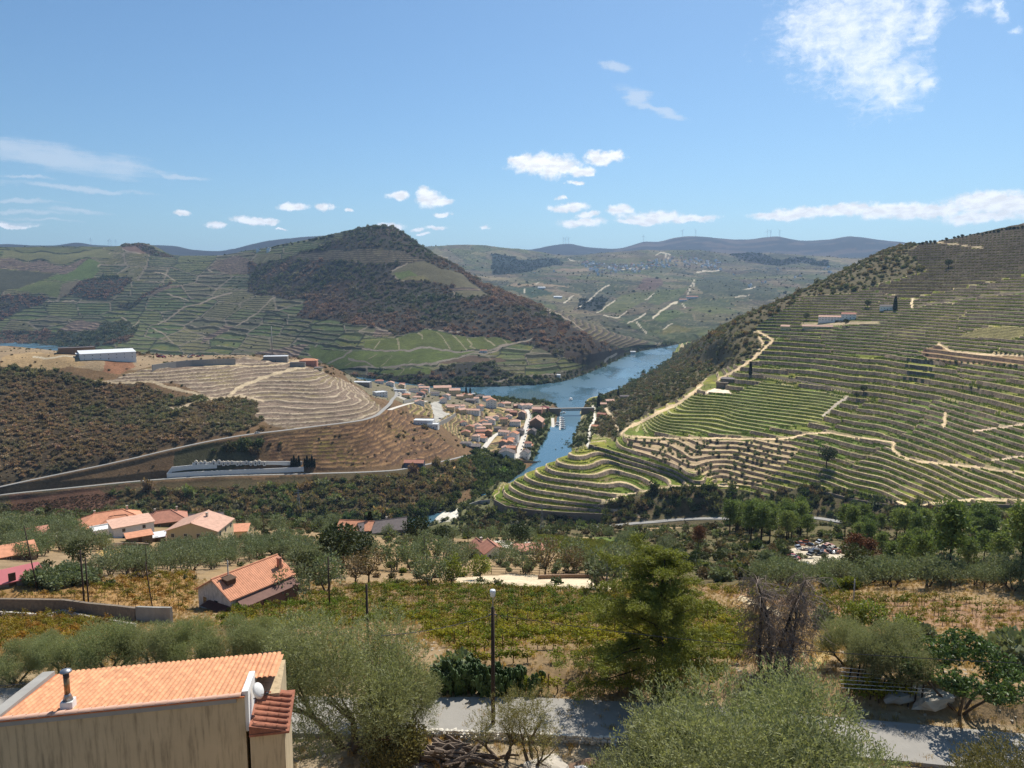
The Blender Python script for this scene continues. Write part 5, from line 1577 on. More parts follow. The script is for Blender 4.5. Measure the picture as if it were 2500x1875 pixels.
def loquat_tree():
    g = np.random.default_rng(61)
    tb = MB(); cb = MB()
    P, V = [], []
    lob = []
    for s in range(5):
        a = s * 1.256 + 0.3
        b = limb(tb, (0.1 * math.cos(a), 0.1 * math.sin(a), -0.4), (math.cos(a) * 0.75, math.sin(a) * 0.75, 1), 3.2, 0.13, 0.07, 5, 0.08, g, 6)
        for k in range(3):
            a2 = a + (k - 1) * 0.8
            q = limb(tb, b[-1], (math.cos(a2), math.sin(a2), 0.9), 1.7, 0.06, 0.025, 3, 0.1, g, 5)
            lob.append((q[-1].x, q[-1].y, q[-1].z, 0.95, 0.95, 0.75)); lob.append((q[1].x, q[1].y, q[1].z + 0.2, 0.9, 0.9, 0.6))
    lob += [(0, 0, 5.0, 1.6, 1.6, 0.8), (0.8, 0, 4.6, 1.5, 1.5, 0.8), (-0.8, 0.3, 4.4, 1.5, 1.5, 0.8)]
    n = 1350
    p, d = blob_points(n, g, lob, 0.45)
    C, W = [], []
    for j in range(7):                                  # whorls of large leaves
        s = g.normal(size=p.shape); s -= (s * d).sum(1, keepdims=True) * d
        s /= np.linalg.norm(s, axis=1, keepdims=True)
        C.append(p); W.append(d * 0.35 + s + np.array([0, 0, 0.15]))
    C = np.concatenate(C); W = np.concatenate(W)
    cb.quads(leaf_quads(C, W, 0.34 * (0.7 + 0.5 * g.random(len(C))), 0.12, g))
    return tb.mesh('loquat_trunk', M_bark, True), cb.mesh('loquat_crown', M_loquat)


def bush_pair(name, seed, mat, n=500, leaf=0.22, squash=0.9):
    g = np.random.default_rng(seed)
    return bush_mesh(name, g, mat, n, leaf, squash=squash, nl=7)


BUSH_OLIVE = bush_pair('bush_olive', 71, M_olive_mid, 900, 0.20)
BUSH_OAK = bush_pair('bush_oak', 72, M_oak, 700, 0.22)
BUSH_LIME = bush_pair('bush_lime', 73, M_lime, 800, 0.20)
BUSH_BROWN = bush_pair('bush_brown', 74, M_brownleaf, 600, 0.20)
BUSH_RUST = bush_pair('bush_rust', 75, M_rust, 600, 0.20)


def vine_mesh(seed, dense=1.0, mat=None, post=True):
    g = np.random.default_rng(seed)
    mb = MB()
    mb.tube([(0, 0, -0.15), (0.05, 0.02, 0.35), (-0.02, 0, 0.75)], [0.05, 0.04, 0.03], 5, 1)
    if post: mb.tube([(0.5, 0, -0.2), (0.5, 0, 1.35)], 0.03, 4, 1)
    arms = [((-0.02, 0, 0.72), (1, 0.1, 0.25)), ((-0.02, 0, 0.72), (-1, -0.05, 0.3)), ((0, 0, 0.72), (0.3, 0.2, 1)), ((0, 0, 0.7), (-0.4, -0.2, 0.9))]
    P = []
    for p, d in arms:
        b = limb(mb, p, d, 0.6 + 0.3 * g.random(), 0.02, 0.008, 4, 0.2, g, 4)
        for q in b[1:]:
            m = int(9 * dense * (0.5 + g.random()))
            P.append(np.array(q[:]) + g.normal(size=(m, 3)) * np.array([0.17, 0.14, 0.14]))
    for i in range(len(mb.m)): mb.m[i] = 1
    P = np.concatenate(P); n = len(P)
    mb.quads(leaf_quads(P, g.normal(size=(n, 3)) + np.array([0, 0, -0.2]), 0.20 * (0.7 + 0.6 * g.random(n)), 0.18, g), 0)
    return mb


ME_VINE = [vine_mesh(s, dn, post=False).mesh('vine_%d' % s, [M_vine, M_bark_dark]) for s, dn in ((81, 1.3), (82, 0.7), (83, 1.0), (84, 0.35))]
M_vine_i = foliage('vine_leaves_far', (1, 1, 1), source='instancer', var=0.4, trans=0.3)
VINES = proto_collection('vine_plants', [libobj('v%d' % s, vine_mesh(s, dn).mesh('vinefar_%d' % s, [M_vine_i, M_bark_dark])) for s, dn in ((81, 1.3), (82, 0.7), (83, 1.0), (84, 0.35))])
# a stretch of trellised vines for the hills, about 1 m long each way
g_ = np.random.default_rng(88)
mb = MB()
hp = np.stack([(g_.random(46) - 0.5) * 1.1, g_.normal(size=46) * 0.16, 0.35 + 0.75 * g_.random(46)], 1)
mb.quads(leaf_quads(hp, g_.normal(size=(46, 3)), 0.34, 0.26, g_))
mb.box(-0.5, 0.5, -0.10, 0.10, 0.3, 0.85)
HEDGE = proto_collection('hedge_plants', [libobj('h0', mb.mesh('vine_hedge', M_vine_i))])
OLIVES_FAR = proto_collection('olive_far', [libobj('o%d' % i, bush_mesh('olive_far_%d' % i, rg, M_scrub, 110, 0.36, squash=1.0)) for i in range(2)])

# ================================================================== PLANTING HELPERS
def plant(name, label, cat, group, pos, meshes, s=1.0, rz=None, crown_mat=None, part='crown'):
    rz_ = random.random() * 6.28 if rz is None else rz
    r = empty(name, pos, rz_, s)
    tag(r, label, cat, group)
    t, c = meshes
    add('trunk', t, r)
    o = add(part, c, r)
    if crown_mat is not None:
        o.material_slots[0].link = 'OBJECT'; o.material_slots[0].material = crown_mat
    return r


def shrub(name, label, cat, group, pos, me, s=1.0, rz=None, mat=None):
    o = add(name, me, None, pos, (0, 0, random.random() * 6.28 if rz is None else rz), (s,) * 3 if not hasattr(s, '__len__') else s)
    if mat is not None:
        o.material_slots[0].link = 'OBJECT'; o.material_slots[0].material = mat
    tag(o, label, cat, group)
    return o


def tints(n, pal, rng=RNG, var=0.25):
    P = np.array([lin(*c)[:3] for c in pal])
    i = rng.integers(0, len(pal), n); j = rng.integers(0, len(pal), n); f = rng.random(n)[:, None] * 0.5
    return (P[i] * (1 - f) + P[j] * f) * (1 + var * (rng.random(n)[:, None] * 2 - 1))

# ================================================================== SCRUB AND WOODLAND THAT READS AS ONE MASS
AVOID = {'town_hill': [(rd_up, 6, 7), (rd_low, 6, 7), (rd_branch, 8, 8), (rd_street, 7, 6), (rd_street2, 7, 6), (rd_quay, 5, 6)], 'terraced_hill': [(rd_right, 8, 12)]}
AVOID['town_hill'] += [(survey(S2, [(400, 1166), (470, 1162), (560, 1158), (660, 1154), (750, 1150)]), 10, 14), (survey(S2, [(410, 1150), (470, 1142), (560, 1140), (660, 1140), (745, 1140)]), 13, 10)]


def cover(S, masks, n, smin, smax, pal, name, label, big=0.0, flat=1.0, coll=None, zs=1.0, var=0.25, cat='scrub', clump=0.0, pal2=None, L2=70.0, gain=1.3):
    m = S.mask(*masks) if not isinstance(masks, np.ndarray) else masks
    p = S.pick(m, n)
    if clump:
        k = fbm(p[:, 0] / clump, p[:, 1] / clump, 33, 3)
        p = p[k > 0.45]
    for (P, dist, toward) in AVOID.get(S.name, ()):
        d1, _ = segdist(p[:, 0], p[:, 1], P)
        r_ = np.hypot(p[:, 0], p[:, 1]); q = p[:, :2] * (1 + toward / r_)[:, None]
        d2, _ = segdist(q[:, 0], q[:, 1], P)
        p = p[(d1 > dist) & (d2 > dist)]
    n = len(p)
    s = smin + (smax - smin) * RNG.random(n) ** 2
    if big: s = np.where(RNG.random(n) < big, s * 1.7, s)
    sc = np.stack([s, s, s * zs * (0.8 + 0.5 * RNG.random(n))], 1)
    p[:, 2] -= 0.15 * s
    t = tints(n, pal, var=var)
    if pal2 is not None:                                # drifts of another kind of shrub
        kk = np.clip((fbm(p[:, 0] / L2, p[:, 1] / L2, 58, 3) - 0.42) * 6, 0, 1)[:, None]
        t = t * (1 - kk) + tints(n, pal2, var=var) * kk
    t = t * gain
    k = fbm(p[:, 0] / 90, p[:, 1] / 90, 44, 3)[:, None]
    t = t * (0.75 + 0.5 * k)
    c = coll or SCRUBS
    return scatter(name, label, cat, p, sc, RNG.random(n) * 6.28, t, RNG.integers(0, len(c.objects), n), c)


DRY = [(94, 80, 60), (104, 84, 62), (86, 76, 56), (80, 78, 56), (74, 78, 52), (112, 92, 66), (98, 76, 60)]
GRN = [(66, 78, 46), (58, 70, 42), (76, 84, 50), (84, 86, 56), (92, 96, 56)]
cover(S2, ('scrub',), 14500, 1.3, 3.6, DRY[:3] + [(108, 84, 68), (100, 84, 66)], 'scrub_woodland', 'dense brown and dark green scrub covering the left hillside', 0.06, pal2=[(88, 80, 60), (82, 78, 58), (94, 82, 64), (76, 78, 54)], L2=45, gain=2.5)
cover(S2, ('scrub_green',), 900, 1.8, 4.6, GRN + DRY[:2], 'roadside_trees', 'dark green trees and bushes crowding between the two roads', 0.1, zs=1.2)
cover(S2, ('lower_scrub',), 3600, 1.0, 4.2, DRY, 'river_scrub', 'mixed dry and green scrub on the slope above the side river', 0.10, zs=1.2, pal2=GRN + DRY[:4], L2=22, gain=2.2)
cover(S2, ('red_bracken',), 1500, 0.5, 1.2, [(108, 80, 64), (116, 86, 66), (96, 78, 58)], 'bracken', 'low reddish bracken below the lower road on the left')
cover(S2, ('dry_terraces', 'dry_slope'), 2600, 0.6, 2.8, DRY + [(80, 84, 54)], 'terrace_scrub', 'dry bushes dotted over the abandoned terraces', 0.08, clump=22)
cover(S2, ('gully_trees',), 420, 2.0, 5.0, GRN, 'gully_trees', 'green trees filling the gully below the town', 0.1, zs=1.25)
cover(S2, ('town_gardens', 'town_top', 'yellow_bank'), 900, 0.9, 2.6, GRN + [(110, 104, 66)], 'town_greenery', 'garden trees and bushes between the town houses', 0.06, clump=16)
cover(S2, ('river_park',), 520, 1.4, 3.2, GRN, 'park_trees', 'dark green trees of the park between the street and the riverside walk', 0.05, zs=1.2)
rb = (S2.H > 0.6) & (S2.H < 9) & (S2.px > 1120) & (S2.py < 1004) & (S2.D > 1420)
cover(S2, rb, 230, 2.0, 4.6, GRN, 'shore_trees', 'dark trees along the town shore of the big river', 0.05, zs=1.2)
cover(S2, ('plateau', 'yellow_slope', 'orange_cut'), 330, 0.6, 2.2, GRN + DRY[:3], 'plateau_bushes', 'scattered bushes on the flat hilltop by the warehouses', 0.1, clump=20)
cover(S2, ('tan_vineyard',), 2600, 0.25, 0.55, [(110, 96, 70), (96, 88, 62), (120, 104, 78)], 'young_vines', 'sparse dry young vines on the bare tan vineyard')
rb = S2.mask('lower_scrub', 'gully_trees') & (S2.H < 5) & (S2.px > 640)
cover(S2, rb, 420, 2.2, 4.6, GRN + [(86, 104, 56)], 'bankside_trees', 'bright green trees along the bank of the side river', 0.1, zs=1.3)
cover(S3, ('scrub',), 12500, 2.0, 5.0, [(98, 88, 64), (84, 80, 56), (74, 76, 50), (104, 84, 62), (66, 74, 46), (92, 90, 60)], 'scrub_woodland', 'grey green scrub covering the flank of the terraced hill down to the river', 0.05, gain=1.7)
cover(S3, ('lower_scrub',), 2600, 1.2, 4.0, DRY + GRN + GRN + GRN, 'valley_scrub', 'dark green thicket along the foot of the terraced hill', 0.12, zs=1.3)
cover(S3, ('river_bank',), 700, 1.4, 3.6, GRN + [(96, 88, 60)], 'bank_trees', 'trees and bushes on the right bank of the side river', 0.08, zs=1.2)
rb = S3.mask('scrub') & (S3.H < 7)
cover(S3, rb, 500, 2.0, 4.2, GRN, 'waterside_trees', 'green trees at the water edge below the scrub hill', 0.1, zs=1.2)
cover(S4, ('scrub',), 30000, 3.5, 9.0, [(106, 82, 72), (112, 86, 76), (98, 82, 70), (100, 78, 68)], 'hill_woodland', 'dark brown and green woodland covering the peaked hill', 0.04, zs=1.0, pal2=[(66, 70, 48), (60, 68, 46), (74, 76, 52), (88, 80, 64)], L2=190, gain=1.8)
cover(S4, ('river_side',), 2200, 2.0, 5.0, GRN + [(100, 96, 66)], 'bank_woodland', 'green trees lining the far bank of the river', 0.06, zs=1.1)
rb = (S4.H > 0.5) & (S4.H < 7) & (S4.px > 1000)
cover(S4, rb, 1100, 2.4, 5.0, GRN + [(90, 104, 58)], 'far_bank_trees', 'dense trees right at the water line of the far bank', 0.08, zs=1.1)
cover(S4, ('vine_slope',), 2200, 1.6, 4.0, [(60, 66, 44), (70, 72, 48)], 'slope_bushes', 'hedges and single trees between the far vineyards', 0.05, clump=120)
cover(S5, ('scrub',), 2200, 5.0, 11.0, [(56, 64, 48), (64, 66, 50)], 'far_woods', 'dark woods between the fields of the far slopes', 0.05, clump=0)
cover(S5, ('field', 'dark_field', 'brown_field'), 5200, 3.0, 7.0, [(62, 68, 50), (70, 70, 52)], 'far_hedges', 'hedgerow trees scattered over the far fields', 0.05, clump=260)

# ---- vine hedges following the terraces of the right hill
def hedges(S, q, rows, lip, every, pal, name, label, drop=0.12, hgt=1.2, wid=1.1):
    out, rz_, sc = [], [], []
    nv, nu = S.D.shape
    P = np.stack([S.x, S.y, S.Z], -1)
    mid_ = (ID3[:-1] == q) & (ID3[1:] == q) & (K3[:-1] == K3[1:])
    for r in range(rows):
        tgt = lip + (0.93 - lip) * (r + 0.6) / rows
        f0, f1 = FR3[:-1], FR3[1:]
        v, u = np.nonzero(mid_ & (f0 < tgt) & (f1 >= tgt))
        keep = (u % every == 0) & (u < nu - 2) & (u > 1)
        v, u = v[keep], u[keep]
        t = ((tgt - FR3[v, u]) / (FR3[v + 1, u] - FR3[v, u] + 1e-9))[:, None]
        p = P[v, u] * (1 - t) + P[v + 1, u] * t
        dHr = (S.H[v + 1, u] - S.H[v, u]) / (S.D[v + 1, u] - S.D[v, u])
        dHa = (S.H[v, u + 1] - S.H[v, u - 1] - dHr * (S.D[v, u + 1] - S.D[v, u - 1])) / (S.D[v, u] * (S.az[1] - S.az[0]) * 2)
        az = S.az[u]
        gx = dHr * np.sin(az) + dHa * np.cos(az); gy = dHr * np.cos(az) - dHa * np.sin(az)
        ang = np.arctan2(gx, -gy)
        cellw = S.D[v, u] * (S.az[1] - S.az[0]) * every
        L = np.clip(cellw / (np.abs(np.cos(ang + az)) + 0.12), 1, 4.5) * 1.05
        ok = (RNG.random(len(p)) > drop) & (fbm(p[:, 0] / 25, p[:, 1] / 25, 12, 2) > 0.30)
        out.append(p[ok]); rz_.append(ang[ok]); sc.append(np.stack([L, np.full(len(L), wid), np.full(len(L), hgt)], 1)[ok])
    p = np.concatenate(out); rz_ = np.concatenate(rz_); sc = np.concatenate(sc)
    n = len(p)
    sc[:, 2] *= 0.7 + 0.6 * RNG.random(n)
    k = np.clip((fbm(p[:, 0] / 50, p[:, 1] / 50, 77, 3)[:, None] - 0.35) * 2.2, 0, 1)
    t = (tints(n, pal[:2]) * (1 - k) + tints(n, pal[2:]) * k) * 1.3
    return scatter(name, label, 'vines', p, sc, rz_, t, np.zeros(n, int), HEDGE)


VP = [(78, 94, 32), (90, 104, 36), (122, 122, 46), (104, 112, 42)]
for q, (rw_, lb) in enumerate(((2, 'vine rows on the plain terraces of the right hill'), (3, 'vine rows on the high walled terraces of the right hill'), (2, 'close vine rows on the narrow terraces of the right hill'), (3, 'vine rows on the broadest terraces of the right hill'))):
    hedges(S3, q, rw_, 0.14, 2, VP, 'vine_rows', lb)
hedges(S3, 4, 2, 0.08, 3, [(80, 88, 40), (92, 94, 44), (108, 102, 54), (104, 96, 52)], 'vine_rows', 'thin vine rows on the upper slope of the right hill', 0.25)
hedges(S3, 5, 2, 0.2, 2, VP, 'vine_rows', 'vine rows on the rounded terraces above the river mouth', 0.05, 1.3)
hedges(S3, 6, 2, 0.2, 2, VP, 'vine_rows', 'vine rows on the fanning terraces at lower right', 0.08, 1.2)
hedges(S3, 7, 1, 0.22, 2, [(78, 94, 28), (90, 104, 32), (106, 114, 38), (98, 108, 36)], 'vine_rows', 'green vine rows of the broad sloping vineyard below the ridge track', 0.04, 1.2)

# ================================================================== BUILDINGS
M_white = simple('white_render', (226, 223, 216), 0.85, 0.06, 0.6, 0, stain=0.12)
M_cream = simple('cream_render', (206, 186, 146), 0.85, 0.06, 0.6, 0, stain=0.10)
M_grey = simple('grey_render', (140, 134, 126), 0.9, 0.12, 0.8, stain=0.2)
M_brownw = simple('brown_render', (132, 106, 84), 0.9, 0.12, 0.8, stain=0.2)
M_pink = simple('pink_render', (190, 132, 110), 0.9, 0.08, 0.8)
M_bluew = simple('blue_grey_render', (84, 86, 100), 0.9, 0.08, 0.8)
M_oldwall = simple('weathered_wall', (192, 190, 186), 0.95, 0.3, 1.2, 0.3, stain=0.35)
M_stone = simple('dry_stone', (128, 114, 98), 0.95, 0.35, 2.2, 0.6)
M_palestone = simple('pale_stone', (186, 176, 160), 0.95, 0.2, 2.2, 0.5)
M_conc = simple('concrete', (152, 148, 140), 0.9, 0.15, 0.8, 0.2)
M_terra = simple('terracotta', (206, 144, 110), 0.85, 0.22, 1.1)
M_terra2 = simple('terracotta_pale', (210, 168, 144), 0.85, 0.2, 0.9)
M_terra3 = simple('terracotta_red', (176, 122, 100), 0.85, 0.22, 0.9)
M_darkred = simple('dark_red_roof', (128, 62, 60), 0.8, 0.12, 0.9)
M_greyroof = simple('grey_roof', (112, 102, 98), 0.85, 0.2, 0.9)
M_whiteroof = simple('white_metal_roof', (216, 216, 214), 0.6, 0.05, 0.5)
M_pinkroof = simple('pink_sheet_roof', (182, 104, 104), 0.6, 0.08, 0.5)
M_glass = simple('dark_glass', (34, 38, 44), 0.15, 0.2, 1.0, spec=0.6)
M_frame = simple('window_frame', (196, 192, 186), 0.6, 0.05, 1.0)
M_wood = simple('weathered_wood', (92, 72, 56), 0.9, 0.3, 4.0, 0.3)
M_steel = simple('galvanised_steel', (150, 152, 154), 0.4, 0.1, 3.0, metal=0.7)
M_iron = simple('dark_iron', (62, 62, 64), 0.6, 0.15, 3.0, metal=0.3)


def window_mesh(w, h, name='window'):
    mb = MB()
    mb.box(-w/2, w/2, -0.05, 0.10, 0, h, 0)
    mb.box(-w/2 + 0.09, -0.03, -0.075, -0.052, 0.09, h - 0.09, 1)
    mb.box(0.03, w/2 - 0.09, -0.075, -0.052, 0.09, h - 0.09, 1)
    return mb.mesh(name, [M_frame, M_glass])


ME_WIN = {'s': window_mesh(1.0, 1.2), 'l': window_mesh(1.6, 1.5), 't': window_mesh(0.7, 0.6)}
mb = MB(); mb.box(-0.5, 0.5, -0.06, 0.1, 0, 2.1); ME_DOOR = mb.mesh('door', M_wood)
mb = MB(); mb.box(-0.3, 0.3, -0.3, 0.3, -0.8, 0.9); mb.box(-0.38, 0.38, -0.38, 0.38, 0.93, 1.05); ME_CHIM = mb.mesh('chimney', M_palestone)


def gable_roof(w, d, h, rh, over, pitch=0.5, t=0.16, axis='x'):
    """ridge along x; corrugated tile surface"""
    if axis == 'y':
        w, d = d, w
    mb = MB()
    n = max(4, int((w + 2 * over) / pitch) * 2)
    xs = np.linspace(-w/2 - over, w/2 + over, n + 1)
    ez = h - over * rh / (d / 2)
    for sgn in (-1, 1):
        up, dn = [], []
        for i, x in enumerate(xs):
            b = 0.07 if i % 2 else 0.0
            up.append((x, 0.0, h + rh + b)); dn.append((x, sgn * (d/2 + over), ez + b))
        v = up + dn
        f = [(i, i + 1, n + 1 + i + 1, n + 1 + i) for i in range(n)]
        mb.raw(v, f)
        a, b_ = xs[0], xs[-1]
        e = sgn * (d/2 + over)
        mb.raw([(a, 0, h + rh - t), (b_, 0, h + rh - t), (b_, e, ez - t), (a, e, ez - t), (a, 0, h + rh), (b_, 0, h + rh), (b_, e, ez), (a, e, ez)], [(0, 1, 2, 3), (0, 3, 7, 4), (1, 2, 6, 5), (3, 2, 6, 7)])
    mb.tube([(xs[0], 0, h + rh + 0.06), (xs[-1], 0, h + rh + 0.06)], 0.16, 6)
    if axis == 'y':
        for a in mb.v:
            a[:, [0, 1]] = np.stack([-a[:, 1], a[:, 0]], 1)
    return mb


def hip_roof(w, d, h, rh, over, t=0.16):
    mb = MB()
    W, D_ = w/2 + over, d/2 + over
    r = max(W - D_, 0.2)
    ez = h - 0.1
    v = [(-W, -D_, ez), (W, -D_, ez), (W, D_, ez), (-W, D_, ez), (-r, 0, h + rh), (r, 0, h + rh), (-W, -D_, ez - t), (W, -D_, ez - t), (W, D_, ez - t), (-W, D_, ez - t)]
    mb.raw(v, [(0, 1, 5, 4), (1, 2, 5), (2, 3, 4, 5), (3, 0, 4), (6, 7, 1, 0), (7, 8, 2, 1), (8, 9, 3, 2), (9, 6, 0, 3), (6, 9, 8, 7)])
    for a, b in (((-W, -D_), (-r, 0)), ((W, -D_), (r, 0)), ((-W, D_), (-r, 0)), ((W, D_), (r, 0))):
        mb.tube([(a[0], a[1], ez + 0.05), (b[0], b[1], h + rh + 0.07)], 0.15, 5)
    mb.tube([(-r, 0, h + rh + 0.06), (r, 0, h + rh + 0.06)], 0.16, 6)
    return mb


def house(label, S, px, py, w, d, h, rot=0.0, roof='gable', rh=None, wall=None, roofm=None, cols=3, floors=1, name='house', cat='house', group=None, over=0.4, door=True, chim=0, side_cols=2, base=4.0, pos=None, win='s', pitch=0.5, skip=0):
    p = pos if pos is not None else S.ground(px, py, skip)
    az = math.atan2(p.x, p.y)
    r = empty(name, p, -az + R(rot))
    tag(r, label, cat, group)
    wall = wall or M_white; roofm = roofm or M_terra2
    rh = rh if rh is not None else (d * 0.22 if roof != 'flat' else 0.4)
    mb = MB()
    mb.box(-w/2, w/2, -d/2, d/2, -base, h)
    if roof == 'gable':
        mb.raw([(-w/2, -d/2, h), (-w/2, d/2, h), (-w/2, 0, h + rh - 0.17), (w/2, -d/2, h), (w/2, d/2, h), (w/2, 0, h + rh - 0.17)], [(0, 2, 1), (3, 4, 5)])
    elif roof == 'gable_y':
        mb.raw([(-w/2, -d/2, h), (w/2, -d/2, h), (0, -d/2, h + rh - 0.17), (-w/2, d/2, h), (w/2, d/2, h), (0, d/2, h + rh - 0.17)], [(0, 1, 2), (3, 5, 4)])
    add('wall', mb.mesh('wall', wall), r)
    if roof == 'gable': rm = gable_roof(w, d, h, rh, over, pitch)
    elif roof == 'gable_y': rm = gable_roof(w, d, h, rh, over, pitch, axis='y')
    elif roof == 'hip': rm = hip_roof(w, d, h, rh, over)
    elif roof == 'shed':
        rm = MB(); o = over
        rm.raw([(-w/2-o, -d/2-o, h+0.05), (w/2+o, -d/2-o, h+0.05), (w/2+o, d/2+o, h+rh), (-w/2-o, d/2+o, h+rh), (-w/2-o, -d/2-o, h+0.2), (w/2+o, -d/2-o, h+0.2), (w/2+o, d/2+o, h+rh+0.15), (-w/2-o, d/2+o, h+rh+0.15)], [(0,3,2,1),(4,5,6,7),(0,1,5,4),(1,2,6,5),(2,3,7,6),(3,0,4,7)])
    else:
        rm = MB(); rm.box(-w/2-0.15, w/2+0.15, -d/2-0.15, d/2+0.15, h+0.003, h+0.25)
        for q in ((-w/2-0.15, w/2+0.15, -d/2-0.15, -d/2+0.1), (-w/2-0.15, w/2+0.15, d/2-0.1, d/2+0.15), (-w/2-0.15, -w/2+0.1, -d/2+0.1, d/2-0.1), (w/2-0.1, w/2+0.15, -d/2+0.1, d/2-0.1)):
            rm.box(*q, h+0.253, h+0.7)
    ro = add('roof', rm.mesh('roof', roofm), r)
    fl = h / max(floors, 1)
    for f in range(floors):
        z = f * fl + fl * 0.36
        for c in range(cols):
            x = -w/2 + w * (c + 0.5) / cols
            if door and f == 0 and c == cols // 2:
                add('door', ME_DOOR, r, (x, -d/2, 0.02)); continue
            add('window', ME_WIN[win], r, (x, -d/2, z))
        for c in range(side_cols):
            y = -d/2 + d * (c + 0.5) / side_cols
            add('window', ME_WIN[win], r, (w/2, y, z), (0, 0, math.pi/2))
            if az > 0.05 or rot < -10:
                add('window', ME_WIN[win], r, (-w/2, y, z), (0, 0, -math.pi/2))
    for c in range(chim):
        x = -w/2 + w * (c + 0.6) / chim
        add('chimney', ME_CHIM, ro, (x, d * 0.12, h + rh * 0.9))
    return r


